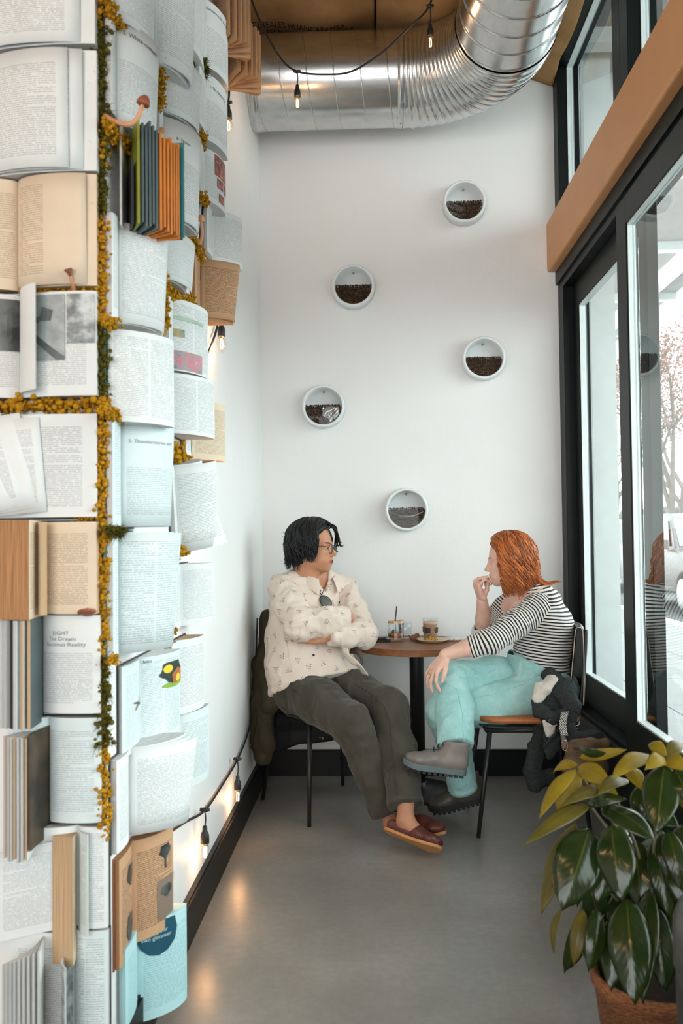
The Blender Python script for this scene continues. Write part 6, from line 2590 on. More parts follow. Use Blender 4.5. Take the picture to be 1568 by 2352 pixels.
def book_root(O, label, key):
    r = empty('open_book', O)
    tag(r, label, 'book', 'opened books covering the wall')
    BOOKS[key] = r
    return r


def side_book(key, label, xs, xr, y0, y1, w, near, mats, cover='k', edge='w', bulge=0.012, tilt=0.0, e_near=0.018, thick=0.0, extra=0, curl=0.0, emin=0.015):
    """book on the receding side wall; xs spine, xr far page edge, y0/y1 page top and bottom in the photograph"""
    ym = (y0 + y1) / 2
    Ys = at_x(xs, ym, XL + 0.012).y
    Ye = Ys + w * 0.95
    e = at(xr, ym, Ye).x - XL
    for _ in range(6):          # keep the page length while the edge stays on its sight line
        L = math.sqrt(max(w * w - e * e, (0.4 * w) ** 2))
        Ye = Ys + L
        e = at(xr, ym, Ye).x - XL
    e = min(max(e, emin), 0.85 * w)
    Ym = (Ys + Ye) / 2
    zt, zb = at((xs + xr) / 2, y0, Ym).z, at((xs + xr) / 2, y1, Ym).z
    h = zt - zb
    O = V_(XL, Ys, (zt + zb) / 2)
    r = book_root(O, label, key)
    fr = Frame(O, (0, 1, 0), (1, 0, 0), tilt)
    near = min(near, Ys - YP + 0.01)
    Lf = math.sqrt(max(w * w - e * e, (0.4 * w) ** 2))
    for i_, (a0, a1) in enumerate(((-near - 0.004, 0.0), (0.0, Lf + 0.004))):
        if a1 - a0 > 0.012:
            MB().add([fr.P(a, b, c) for c in (-h / 2 - 0.004, h / 2 + 0.004) for b in (0.0005, 0.0035) for a in (a0, a1)], [(0, 1, 3, 2), (4, 6, 7, 5), (0, 4, 5, 1), (2, 3, 7, 6), (0, 2, 6, 4), (1, 5, 7, 3)]).build('cover', CV[cover], r, False, True)
    fo, f = block('page_block', r, fr, 1, w, e, h, mats[1], EM[edge], 0.006, bulge, 0.0038, curl)
    g = None
    if near > 0.02:
        no, g = block('page_block', r, fr, -1, near, e_near, h, mats[0], EM[edge], 0.006, bulge * 0.8, 0.0038, 0.0)
    for k in range(extra):
        ff = leaf_surface(fr, 1, w * (0.97 - 0.02 * k), min(e + 0.012 + 0.014 * k, 0.8 * w), h * (0.985 - 0.01 * k), 0.007, bulge + 0.004, 0.006 * (k + 1))
        sheet('page', r, ff, mats[1], 1)
        f = ff
    return r, f, g, w, h


def front_book(key, label, xs, xr, y0, y1, e, wl, mats, cover='k', edge='w', bulge=0.014, tilt=0.0, extra=0, curl=0.0, el=0.03, b0=0.006):
    ym = (y0 + y1) / 2
    xsw = at(xs, ym, YP - 0.012).x
    xrw = at(xr, ym, YP - e).x
    w = math.hypot(xrw - xsw, e)
    zt, zb = at(xr, y0, YP - e).z, at(xr, y1, YP - e).z
    h = zt - zb
    O = V_(xsw, YP, (zt + zb) / 2)
    r = book_root(O, label, key)
    fr = Frame(O, (1, 0, 0), (0, -1, 0), tilt)
    for a0, a1 in ((-wl - 0.004, 0.0), (0.0, xrw - xsw + 0.003)):
        if a1 - a0 > 0.012:
            MB().add([fr.P(a, b, c) for c in (-h / 2 - 0.004, h / 2 + 0.004) for b in (0.0005, 0.0035) for a in (a0, a1)], [(0, 1, 3, 2), (4, 6, 7, 5), (0, 4, 5, 1), (2, 3, 7, 6), (0, 2, 6, 4), (1, 5, 7, 3)]).build('cover', CV[cover], r, False, True)
    fo, f = block('page_block', r, fr, 1, w, e, h, mats[1], EM[edge], b0, bulge, 0.0038, curl)
    g = None
    if wl > 0.02:
        no, g = block('page_block', r, fr, -1, wl, el, h, mats[0], EM[edge], 0.006, bulge, 0.0038, 0.0)
    for k in range(extra):
        ff = leaf_surface(fr, 1, w * (0.90 - 0.10 * k), e + 0.008 + 0.010 * k, h * (0.985 - 0.01 * k), 0.008, bulge + 0.006, 0.004)
        sheet('page', r, ff, mats[1], 1)
        f = ff
    return r, f, g, w, h, fr


def leaf_box(name, parent, fr, ang, w, z0, z1, th, mats, bend=0.0, b0=0.006, n=8, lean=0.0):
    """stiff leaf or page wad standing out from the spine at an angle (deg) to the wall, slightly bent"""
    V, Fs, uv, mi = [], [], [], []
    a = math.radians(ang)
    pts = []
    x, y = 0.0, b0
    for i in range(n + 1):
        pts.append((x, y))
        aa = a + math.radians(bend) * i / n
        x += math.cos(aa) * w / n
        y += math.sin(aa) * w / n
    for s in (-0.5, 0.5):
        for z in (z0, z1):
            for i, (x, y) in enumerate(pts):
                aa = a + math.radians(bend) * i / n
                k = i / n
                nx, ny = -math.sin(aa), math.cos(aa)
                V.append(fr.P(x + nx * s * th * (0.35 + 0.65 * k), y + ny * s * th * (0.35 + 0.65 * k), z + lean * k))
                uv.append((k, 0 if z == z0 else 1))
    m = n + 1
    for i in range(n):
        Fs.append((i, i + 1, m + i + 1, m + i)); mi.append(0)
        Fs.append((2 * m + i, 3 * m + i, 3 * m + i + 1, 2 * m + i + 1)); mi.append(0)
        Fs.append((i, 2 * m + i, 2 * m + i + 1, i + 1)); mi.append(1)
        Fs.append((m + i, m + i + 1, 3 * m + i + 1, 3 * m + i)); mi.append(1)
    Fs.append((n, 2 * m + n, 3 * m + n, m + n)); mi.append(1)
    # the fore edge needs stripes across the thickness: give it its own uv by duplicate verts
    b = len(V)
    quad = [V[n], V[2 * m + n], V[3 * m + n], V[m + n]]
    Fs.pop(); mi.pop()
    V += quad
    uv += [(0, 0), (0, 1), (1, 1), (1, 0)]
    Fs.append((b, b + 1, b + 2, b + 3)); mi.append(1)
    o = mesh_obj(name, V, Fs, list(mats), parent, False, mi, True)
    set_uv(o, uv)
    return o


# ---------------- the books that face the room entrance (pillar face)
front_book('F1', 'white book at the very top of the pillar face, bottom edge curling', -70, 217, -150, 100, 0.05, 0.06, (PM['w1'], PM['w1']), extra=1)
front_book('F2', 'large white book with fanned page ends below the topmost', -34, 221, 116, 392, 0.045, 0.06, (PM['w2'], PM['w1']), extra=2)
front_book('F3', 'cream paged book open at an index, on the pillar face', 40, 221, 400, 656, 0.038, 0.14, (PM['c1'], PM['c2']), edge='c', extra=1)
r4, f4, g4, w4, h4, fr4 = front_book('F4', 'book of black and white workshop photographs on the pillar face', 46, 221, 668, 908, 0.036, 0.14, (PM['w1'], PM['w1']), cover='k')


def photo_mat(name, scale, stops, seed=0.0):
    t = NT(name)
    n = t.noise(t.mapping(t.coord('Object'), (1, 1, 1), (seed, seed, 0)), scale, 4.0, 0.6)
    t.base(t.ramp(n, stops))
    t.rough(0.4)
    return t.m


BW = photo_mat('black_and_white_photo', 22.0, [(0.3, (0.03, 0.035, 0.035, 1)), (0.48, (0.22, 0.25, 0.25, 1)), (0.6, (0.5, 0.54, 0.54, 1)), (0.75, (0.66, 0.68, 0.68, 1))])
BWL = photo_mat('pale_grey_photo', 30.0, [(0.3, (0.22, 0.26, 0.26, 1)), (0.7, (0.40, 0.44, 0.44, 1))], 3.0)
BWD = photo_mat('dark_grey_photo', 18.0, [(0.35, (0.025, 0.03, 0.03, 1)), (0.7, (0.14, 0.16, 0.16, 1))], 5.0)
rect = lambda a, b, c, d: [(a, c), (b, c), (b, d), (a, d)]
shape_on('photograph', r4, f4, rect(0.24, 0.70, 0.34, 0.97), BWL, 0.0022)
shape_on('photograph', r4, f4, rect(0.72, 0.985, 0.50, 0.97), BW, 0.0022)
shape_on('photograph', r4, f4, rect(0.03, 0.20, 0.55, 0.97), BW, 0.0022)
for pl in ([(0.26, 0.62), (0.62, 0.34), (0.70, 0.34), (0.70, 0.37), (0.30, 0.66)], [(0.40, 0.72), (0.56, 0.72), (0.58, 0.82), (0.46, 0.86), (0.44, 0.78)], [(0.26, 0.78), (0.42, 0.70), (0.44, 0.74), (0.28, 0.84)], [(0.24, 0.34), (0.28, 0.34), (0.27, 0.60), (0.24, 0.62)]):
    shape_on('photo_detail', r4, f4, pl, BWD if len(pl) > 4 else BW, 0.0034)
shape_on('photograph', r4, g4, rect(0.05, 0.95, 0.45, 0.95), BWD, 0.0022)
leaf_box('page', r4, fr4, 62, 0.085, -h4 / 2 + 0.01, h4 / 2 + 0.012, 0.002, (PM['plain'], EM['w']), -40, 0.012)

r5, f5, g5, w5, h5, fr5 = front_book('F5', 'white book with pages fanned out sideways below the thick yellow moss band', -30, 222, 950, 1187, 0.03, 0.06, (PM['w1'], PM['w1']))
for k in range(6):
    ang = 30 - k * 5.0
    Rm = Matrix.Rotation(math.radians(ang), 3, Vector((0, -1, 0)))
    O2 = fr5.P(0.0, 0.0, -h5 / 2)
    f2 = Frame(O2, (1, 0, 0), (0, -1, 0))
    f2.ea, f2.ec = Rm @ Vector((1, 0, 0)), Rm @ Vector((0, 0, 1))
    hh = h5 * (0.98 - 0.012 * k)
    wpg = 0.07 + 0.022 * k

    def ff(u, v, f2=f2, hh=hh, wpg=wpg, k=k):
        return f2.P(-0.03 + u * wpg, 0.060 - 0.0045 * k + 0.010 * math.sin(u * 3.0), v * hh)
    sheet('page', r5, ff, PM['w1'] if k % 2 else PM['plain'], 1)

r6, f6, g6, w6, h6, fr6 = front_book('F6', 'thick paperback with orange-brown page edges facing out', 80, 220, 1198, 1410, 0.045, 0.02, (PM['c1'], PM['c1']), edge='c')
leaf_box('page_block', r6, fr6, 98, 0.105, -h6 / 2 - 0.006, h6 / 2 + 0.004, 0.085, (PM['c1'], EM['t']), 0, 0.004)
leaf_box('page_block', r6, fr6, 62, 0.085, -h6 / 2, h6 / 2, 0.014, (PM['c1'], EM['c']), -10, 0.004)

r7, f7, g7, w7, h7, fr7 = front_book('F7', 'white book open at a centred chapter title on the pillar face', 96, 229, 1413, 1638, 0.03, 0.10, (PM['w3'], PM['w1t']))
text_on(r7, f7, '     EIGHT\n  The Dream\nBecomes Reality', 0.24, 0.80, 0.0125, INKG, w7, h7)
for k, (a, m_) in enumerate(((84, 's'), (92, 'w'), (100, 'w'), (108, 'k'), (116, 'w'), (124, 'w'))):
    leaf_box('page', r7, fr7, a, 0.10 + 0.004 * (k % 3), -h7 / 2 - 0.02, h7 / 2 - 0.004, 0.007, (PM['plain'] if m_ == 'w' else CV[m_], EM['c'] if k < 2 else (EM['w'] if m_ == 'w' else CV[m_])), 4, 0.004)

r8, f8, g8, w8, h8, fr8 = front_book('F8', 'pale page of dense text with a dark cover standing beside it', 112, 232, 1648, 1889, 0.022, 0.09, (PM['i1'], PM['i1']))
leaf_box('cover', r8, fr8, 100, 0.10, -h8 / 2 - 0.035, h8 / 2 - 0.02, 0.006, (CV['d'], CV['d']), -14, 0.004)
frf = Frame(V_(at(84, 1800, YP).x, YP, fr8.O.z), (1, 0, 0), (0, -1, 0))
for k in range(8):
    leaf_box('page', r8, frf, 76 + k * 5.5, 0.10 - 0.002 * k, -h8 / 2 - 0.055 - 0.004 * (k % 3), h8 / 2 - 0.028, 0.005, (PM['plain'], EM['w'] if k % 3 else EM['c']), 9, 0.004)

r9, f9, g9, w9, h9, fr9 = front_book('F9', 'book with a butter-yellow page block standing out, near the bottom of the pillar', 178, 246, 1897, 2130, 0.016, 0.16, (PM['w1'], PM['w2']))
leaf_box('page_block', r9, Frame(fr9.O + V_(-0.012, 0, 0), (1, 0, 0), (0, -1, 0)), 104, 0.042, -h9 / 2 - 0.07, h9 / 2 - 0.015, 0.052, (PM['c1'], EM['c']), 0, 0.004)
leaf_box('page', r9, fr9, 60, 0.05, -h9 / 2 - 0.01, h9 / 2 - 0.01, 0.004, (PM['i1'], EM['w']), -30, 0.006)
leaf_box('page', r9, fr9, 174, 0.17, -h9 / 2 + 0.01, h9 / 2 - 0.02, 0.003, (PM['w3'], EM['w']), 0, 0.03, 8, -0.03)

r10, f10, g10, w10, h10, fr10 = front_book('F10', 'pale book with a rolled black and white photograph page at the foot of the pillar', 170, 248, 2136, 2420, 0.016, 0.14, (PM['w1'], PM['i2']))
leaf_box('photo_page', r10, fr10, 118, 0.10, -h10 / 2, h10 / 2 - 0.045, 0.004, (BW, EM['w']), -75, 0.004, 14)
frf = Frame(V_(at(104, 2250, YP).x, YP, fr10.O.z), (1, 0, 0), (0, -1, 0))
for k in range(9):
    leaf_box('page', r10, frf, 72 + k * 5.5, 0.11, -h10 / 2, h10 / 2 - 0.006 - 0.004 * k, 0.0045, (PM['plain'], EM['w']), 8, 0.004)

# ---------------- the books on the receding side wall
A = side_book
A('A1', 'white book with a curled lower lip at the top of the side wall', 258, 345, -110, 88, 0.17, 0.10, (PM['w1'], PM['w3']), extra=1)
A('A2', 'large white page hanging forward at the top of the side wall', 352, 437, -70, 178, 0.19, 0.08, (PM['w1'], PM['w3']), extra=1, curl=0.01)
rb, fb, gb, wb_, hb_ = A('A3', 'white book open at a winter recipe chapter beside the bent mushroom', 262, 352, 82, 312, 0.17, 0.10, (PM['w1'], PM['w1t']), extra=1)
text_on(rb, fb, '5: White-coated f', 0.18, 0.86, 0.0155, INK, wb_, hb_)
A('A5', 'white book of dense text under the orange board book', 268, 372, 532, 758, 0.17, 0.10, (PM['w1'], PM['w3']), extra=1, cover='r')
A('A6', 'white two-column page book in the middle of the side wall', 254, 398, 770, 975, 0.19, 0.05, (PM['i2'], PM['w2']), cover='g')
rb, fb, gb, wb_, hb_ = A('A7', 'thick pale book open at a thunderstorm chapter', 276, 387, 962, 1210, 0.17, 0.09, (PM['i1'], PM['i1t']), extra=1)
text_on(rb, fb, '5: Thunderstorms and f', 0.14, 0.76, 0.0125, INKG, wb_, hb_)
A('A8', 'pale blue-white book with faint columns below the thunderstorm chapter', 268, 388, 1222, 1492, 0.19, 0.09, (PM['i1'], PM['i2']), extra=2, cover='g', curl=0.012)
rb, fb, gb, wb_, hb_ = A('A9', 'magazine with a moonlit doghouse picture on the side wall', 322, 413, 1500, 1690, 0.19, 0.16, (PM['i1'], PM['i2']), e_near=0.012)
TREE = M('printed_tree_green', (0.015, 0.03, 0.022, 1), 0.6)
MOON = M('printed_moon_yellow', (0.85, 0.55, 0.03, 1), 0.6)
HUT = M('printed_hut_orange', (0.42, 0.13, 0.03, 1), 0.6)
LAWN = M('printed_lawn_green', (0.25, 0.42, 0.03, 1), 0.6)
circ = lambda cu, cv, ru, rv, n=20: [(cu + ru * math.cos(2 * math.pi * k / n), cv + rv * math.sin(2 * math.pi * k / n)) for k in range(n)]
blob = lambda cu, cv, ru, rv, n=26: [(cu + ru * (1 + 0.14 * math.sin(5 * k + 1)) * math.cos(2 * math.pi * k / n), cv + rv * (1 + 0.14 * math.sin(7 * k)) * math.sin(2 * math.pi * k / n)) for k in range(n)]
shape_on('printed_lawn', rb, fb, circ(0.72, 0.615, 0.27, 0.035), LAWN, 0.0018)
shape_on('printed_tree', rb, fb, blob(0.68, 0.78, 0.26, 0.13), TREE, 0.0024)
shape_on('printed_moon', rb, fb, circ(0.56, 0.815, 0.10, 0.05), MOON, 0.0034)
shape_on('printed_hut', rb, fb, [(0.66, 0.63), (0.93, 0.62), (0.95, 0.74), (0.81, 0.81), (0.64, 0.74)], HUT, 0.0034)
shape_on('printed_door', rb, fb, circ(0.80, 0.68, 0.07, 0.05), MOON, 0.0042)
text_on(rb, fb, '1: Build it', 0.04, 0.93, 0.011, INK, wb_, hb_)
shape_on('printed_tools', rb, gb, [(0.06, 0.475), (0.6, 0.55), (0.62, 0.535), (0.1, 0.455)], INK, 0.0024)
shape_on('printed_tools', rb, gb, [(0.2, 0.56), (0.52, 0.44), (0.54, 0.46), (0.22, 0.575)], HUT, 0.0024)
A('A10', 'cream-white novel standing wide open above the brown illustrated book', 296, 425, 1700, 1895, 0.20, 0.12, (PM['w1'], PM['w1']), extra=2)
rb, fb, gb, wb_, hb_ = A('A11', 'brown aged book open at engraved illustrations near the low bulbs', 307, 397, 1912, 2140, 0.15, 0.13, (PM['t1'], PM['t1']), cover='r', edge='t', e_near=0.015, bulge=0.004)
shape_on('engraving', rb, fb, blob(0.70, 0.80, 0.13, 0.07), BWD)
shape_on('engraving', rb, fb, rect(0.68, 0.72, 0.62, 0.76), BWD)
shape_on('engraving', rb, fb, rect(0.52, 0.92, 0.12, 0.52), M('engraving_grey', (0.22, 0.16, 0.12, 1), 0.8), 0.0012)
shape_on('engraving', rb, fb, blob(0.72, 0.40, 0.13, 0.06), BWD, 0.0024)
shape_on('engraving', rb, gb, blob(0.42, 0.75, 0.20, 0.10), BWD)
shape_on('engraving', rb, gb, blob(0.45, 0.25, 0.20, 0.14), BWD)
rb, fb, gb, wb_, hb_ = A('A12', 'aqua blue book with a dark teal printed disc at the foot of the side wall', 318, 428, 2098, 2320, 0.16, 0.14, (PM['b1'], PM['b1']), cover='n', edge='b', extra=0, e_near=0.02, bulge=0.006)
TEAL = M('printed_teal_disc', (0.01, 0.085, 0.13, 1), 0.5)
shape_on('printed_disc', rb, fb, [(0.0, 0.98), (0.62, 0.98), (0.66, 0.86), (0.62, 0.74), (0.5, 0.66), (0.36, 0.63), (0.2, 0.66), (0.06, 0.74), (0.0, 0.82)], TEAL, 0.002)
text_on(rb, fb, 'create your\nown glimmer', 0.08, 0.86, 0.014, M('white_print', (0.55, 0.75, 0.78, 1), 0.6), wb_, hb_, 0.0032)

A('B1', 'white book at the top of the side wall, second column', 438, 468, -40, 140, 0.17, 0.10, (PM['w1'], PM['w1']))
A('B2', 'white recipe book partly behind the hanging page', 372, 452, 152, 288, 0.19, 0.05, (PM['w1'], PM['w1']), extra=1)
rb, fb, gb, wb_, hb_ = A('B3', 'white book open at a titled chapter right of the orange board book', 372, 450, 296, 520, 0.19, 0.05, (PM['w1'], PM['w1t']), extra=1)
text_on(rb, fb, 'K: Winter', 0.30, 0.80, 0.013, INK, wb_, hb_)
A('B4', 'white book with curled lower pages under the orange board book, far side', 374, 436, 545, 660, 0.19, 0.05, (PM['w1'], PM['w1']), extra=1, curl=0.015)
rb, fb, gb, wb_, hb_ = A('B5', 'white magazine with a pink collage and green banner', 394, 477, 702, 862, 0.20, 0.06, (PM['w2'], PM['w2']))
shape_on('printed_banner', rb, fb, rect(0.04, 0.72, 0.71, 0.76), M('printed_sage', (0.42, 0.55, 0.42, 1), 0.7))
shape_on('printed_collage', rb, fb, rect(0.04, 0.68, 0.02, 0.28), photo_mat('pink_collage', 40.0, [(0.3, (0.10, 0.05, 0.06, 1)), (0.45, (0.25, 0.24, 0.25, 1)), (0.6, (0.55, 0.10, 0.14, 1)), (0.72, (0.5, 0.32, 0.42, 1))]))
shape_on('printed_photo', rb, fb, rect(0.06, 0.30, 0.47, 0.58), photo_mat('sunset_photo', 18.0, [(0.3, (0.02, 0.12, 0.13, 1)), (0.6, (0.60, 0.40, 0.08, 1))]))
A('B6', 'white two-column page overlapping the wall in the middle of the second column', 390, 492, 868, 1002, 0.22, 0.06, (PM['w2'], PM['w2']))
rb, fb, gb, wb_, hb_ = A('B7', 'cream paperback with a small portrait photograph above a lit bulb', 440, 517, 926, 1058, 0.17, 0.12, (PM['w1'], PM['c1']), edge='c', cover='r')
shape_on('portrait_photo', rb, gb, rect(0.15, 0.60, 0.06, 0.50), BW)
A('B8', 'loose white pages hanging askew from the side wall', 400, 490, 1072, 1272, 0.17, 0.03, (PM['w1'], PM['w3']), tilt=13, extra=1, curl=-0.036)
A('B9', 'grey-white book with a full page of text right of the pale blue book', 414, 488, 1294, 1432, 0.17, 0.12, (PM['w1'], PM['w3']))
A('B10', 'peach-edged book behind the doghouse magazine', 404, 468, 1464, 1630, 0.18, 0.08, (PM['w1'], PM['w3']), edge='c')
A('B11', 'faint white book low on the side wall behind the novel', 412, 480, 1628, 1795, 0.19, 0.08, (PM['w1'], PM['i1']))
rb, fb, gb, wb_, hb_ = A('C1', 'white book open at a hurricane chapter near the duct', 470, 523, 30, 180, 0.19, 0.10, (PM['w1'], PM['w1t']))
text_on(rb, fb, 'Hurricane in the Ardennes', 0.10, 0.86, 0.0145, INK, wb_, hb_)
rb, fb, gb, wb_, hb_ = A('C2', 'white book open at a glistening chapter beside the upper wall bulb', 470, 522, 196, 345, 0.20, 0.12, (PM['w1'], PM['w1t']))
text_on(rb, fb, '5: The Glistening', 0.22, 0.80, 0.0155, INK, wb_, hb_)
rb, fb, gb, wb_, hb_ = A('C3', 'gardening book with rows of rose photographs', 466, 517, 360, 478, 0.18, 0.08, (PM['w1'], PM['w1']))
ROSE = photo_mat('rose_photo', 60.0, [(0.35, (0.02, 0.03, 0.012, 1)), (0.5, (0.30, 0.05, 0.04, 1)), (0.65, (0.60, 0.18, 0.10, 1))])
for q in (rect(0.42, 0.95, 0.58, 0.97), rect(0.50, 0.74, 0.36, 0.54), rect(0.56, 0.76, 0.10, 0.26), rect(0.80, 0.97, 0.36, 0.54)):
    shape_on('rose_photo', rb, fb, q, ROSE)
rb, fb, gb, wb_, hb_ = A('C4', 'grey-white book with a full text page farthest up the side wall', 486, 556, 494, 612, 0.17, 0.12, (PM['w1'], PM['w3']), cover='r')
A('C5', 'tan brown aged book of dense text above a bare bulb', 458, 535, 604, 738, 0.16, 0.10, (PM['t1'], PM['t1']), edge='t', cover='r', extra=2)

# board book with stiff coloured pages
zt, zb = at(300, 318, 2.08).z, at(300, 548, 2.08).z
O = V_(XL, 2.105, (zt + zb) / 2)
r = book_root(O, 'board book with olive, slate and orange stiff pages fanned out', 'A4')
fr = Frame(O, (0, 1, 0), (1, 0, 0))
hh = zt - zb
leaf_box('board_page', r, fr, 172, 0.12, -hh / 2, hh / 2, 0.004, (PM['plain'], EM['w']), 0, 0.014)
for pl in ([(0.42, 0.55), (0.50, 0.72), (0.60, 0.60), (0.56, 0.78), (0.47, 0.80)], [(0.3, 0.30), (0.62, 0.22), (0.66, 0.36), (0.42, 0.50)]):
    def ff(u, v):
        return fr.P(-0.12 * (1 - u), 0.021 + 0.017 * (1 - u), (v - 0.5) * hh)
    shape_on('line_drawing', r, ff, pl, INK, 0.002)
leaf_box('board_page', r, fr, 158, 0.135, -hh / 2, hh * 0.12, 0.005, (CV['k'], CV['k']), 0, 0.010)
seq = [(151, 'y')] + [(147 - 3.6 * k, 's') for k in range(5)] + [(128 - 4.6 * k, 'o') for k in range(7)] + [(93, 'g'), (90, 'r')]
for k, (a, m_) in enumerate(seq):
    leaf_box('board_page', r, fr, a, 0.142 if m_ != 'g' else 0.148, -hh / 2 + 0.006 * math.sin(k * 2.0), hh / 2 - 0.008 * (k % 3) - (0.018 if m_ == 'o' else 0.0), 0.0052, (CV[m_], CV[m_]), 2, 0.008)
# brown books fanned open by the ceiling
for key, lab, xs, y1, ww, n_, dY in (('C6', 'brown paperback fanned open high up beside the duct, lower of the pair', 520, 128, 0.15, 9, 0.0), ('C7', 'brown paperback fanned open at the ceiling, upper of the pair', 497, 42, 0.14, 9, 0.0)):
    Ys = at_x(xs, y1, XL + 0.01).y
    zb = at_x(xs, y1, XL + 0.05).z
    O = V_(XL, Ys, zb + 0.11)
    r = book_root(O, lab, key)
    fr = Frame(O, (0, 1, 0), (1, 0, 0))
    for k in range(n_):
        leaf_box('page', r, fr, 150 - k * 13, ww, -0.11 - 0.012 * math.sin(k * 1.3), 0.11, 0.011, (PM['t1'], EM['t']), -6 + 2 * k, 0.004)
# ------------------------------------------------------------------ moss between the books
def moss_mat(name, c0, c1):
    t = NT(name)
    n = t.noise(t.coord('Object'), 70.0, 4.0)
    t.base(t.ramp(n, [(0.3, c0), (0.7, c1)]))
    t.rough(0.95)
    t.set(spec=0.1)
    t.bump(t.noise(t.coord('Object'), 320.0, 2.0), 0.8, 0.006)
    return t.m


MOSS_Y = moss_mat('golden_moss', (0.34, 0.145, 0.008, 1), (0.70, 0.37, 0.022, 1))
MOSS_G = moss_mat('olive_moss', (0.055, 0.050, 0.008, 1), (0.17, 0.14, 0.02, 1))
rm = np.random.default_rng(77)


def moss(label, pts, r, kind, dens=1.0):
    """clumps (golden) or tufts with fibres (olive) along a polyline"""
    P = [Vector(p) for p in pts]
    L = sum((P[i + 1] - P[i]).length for i in range(len(P) - 1))
    r = r * 1.35
    n = max(20, int(L / (r * 0.42) * 11 * dens))
    cs, rs = [], []
    for k in range(n):
        s = rm.random() * L
        for i in range(len(P) - 1):
            d = (P[i + 1] - P[i]).length
            if s <= d or i == len(P) - 2:
                p = P[i].lerp(P[i + 1], min(s / d, 1))
                break
            s -= d
        lump = 0.82 + 0.36 * math.sin(p.z * 55 + p.x * 60) ** 2
        o = rm.normal(size=3) * r * 0.45 * lump
        cs.append((p.x + o[0], p.y + o[1], p.z + o[2]))
        rs.append(r * rm.uniform(0.16, 0.38) * lump)
    o = blobs('moss', cs, rs, MOSS_Y if kind == 'y' else MOSS_G, rm, 0.12)
    tag(o, label, 'moss', 'moss between the books', 'stuff')
    if kind == 'g':
        V, Q = [], []
        for c in cs:
            for j in range(5):
                d = rm.normal(size=3)
                d /= np.linalg.norm(d)
                e = np.array(c) + d * r * rm.uniform(0.7, 1.35) + np.array([0, 0, -0.25 * r])
                s_ = np.cross(d, [0.3, 0.5, 0.8])
                s_ = s_ / (np.linalg.norm(s_) + 1e-9) * 0.0009
                b = len(V)
                V += [np.array(c) - s_, np.array(c) + s_, e + s_ * 0.3, e - s_ * 0.3]
                Q.append((b, b + 1, b + 2, b + 3))
        fo = np_obj('fibre', np.array(V), np.array(Q), MOSS_G, o)
        fo['kind'] = 'stuff'
    return o


YC = YP - 0.012
XC = XL + 0.004
c_ = lambda y: at(226 + 16 * y / 2352, y, YC)
moss('golden moss clump at the top of the corner, above the olive tuft', [c_(-20), c_(28), c_(62)], 0.014, 'y')
moss('olive moss strip down the upper corner between the pillar and the side wall', [c_(62), c_(150), c_(260), c_(330), c_(430)], 0.013, 'g')
moss('olive moss tuft reaching left below the topmost book', [at(228, 108, YC), at(205, 112, YC), at(176, 114, YC)], 0.015, 'g')
moss('golden moss patch on the corner beside the board book', [c_(300), c_(345), c_(372)], 0.013, 'y')
moss('olive moss on the corner beside the cream index book', [c_(430), c_(500)], 0.012, 'g')
moss('golden moss strip on the corner beside the photograph book', [c_(500), c_(600), c_(690), c_(742)], 0.013, 'y')
moss('olive moss strip on the corner above the thick yellow band', [c_(742), c_(830), c_(912)], 0.012, 'g')
moss('golden moss strip along the middle of the corner', [c_(915), c_(1000), c_(1100), c_(1200), c_(1300), c_(1400), c_(1500)], 0.0125, 'y')
moss('olive moss strip on the lower corner beside the chapter title', [c_(1500), c_(1560), c_(1650), c_(1712)], 0.012, 'g')
moss('golden moss tail at the lower end of the corner strip', [c_(1712), c_(1790), c_(1860), c_(1925)], 0.011, 'y')
moss('golden moss line above the cream index book', [at(98, 400, YC), at(150, 405, YC), at(216, 398, YC)], 0.010, 'y')
moss('golden moss line above the photograph book', [at(50, 672, YC), at(110, 672, YC), at(165, 668, YC), at(224, 668, YC)], 0.013, 'y')
moss('thick golden moss band above the fanned white book', [at(-20, 932, YC), at(60, 931, YC), at(140, 930, YC), at(226, 926, YC)], 0.016, 'y')
moss('short golden moss line above the brown-edged paperback', [at(176, 1186, YC), at(205, 1185, YC), at(232, 1184, YC)], 0.010, 'y')
moss('golden moss knot above the chapter title, by the dark mushroom', [at(192, 1396, YC), at(222, 1398, YC)], 0.010, 'y')
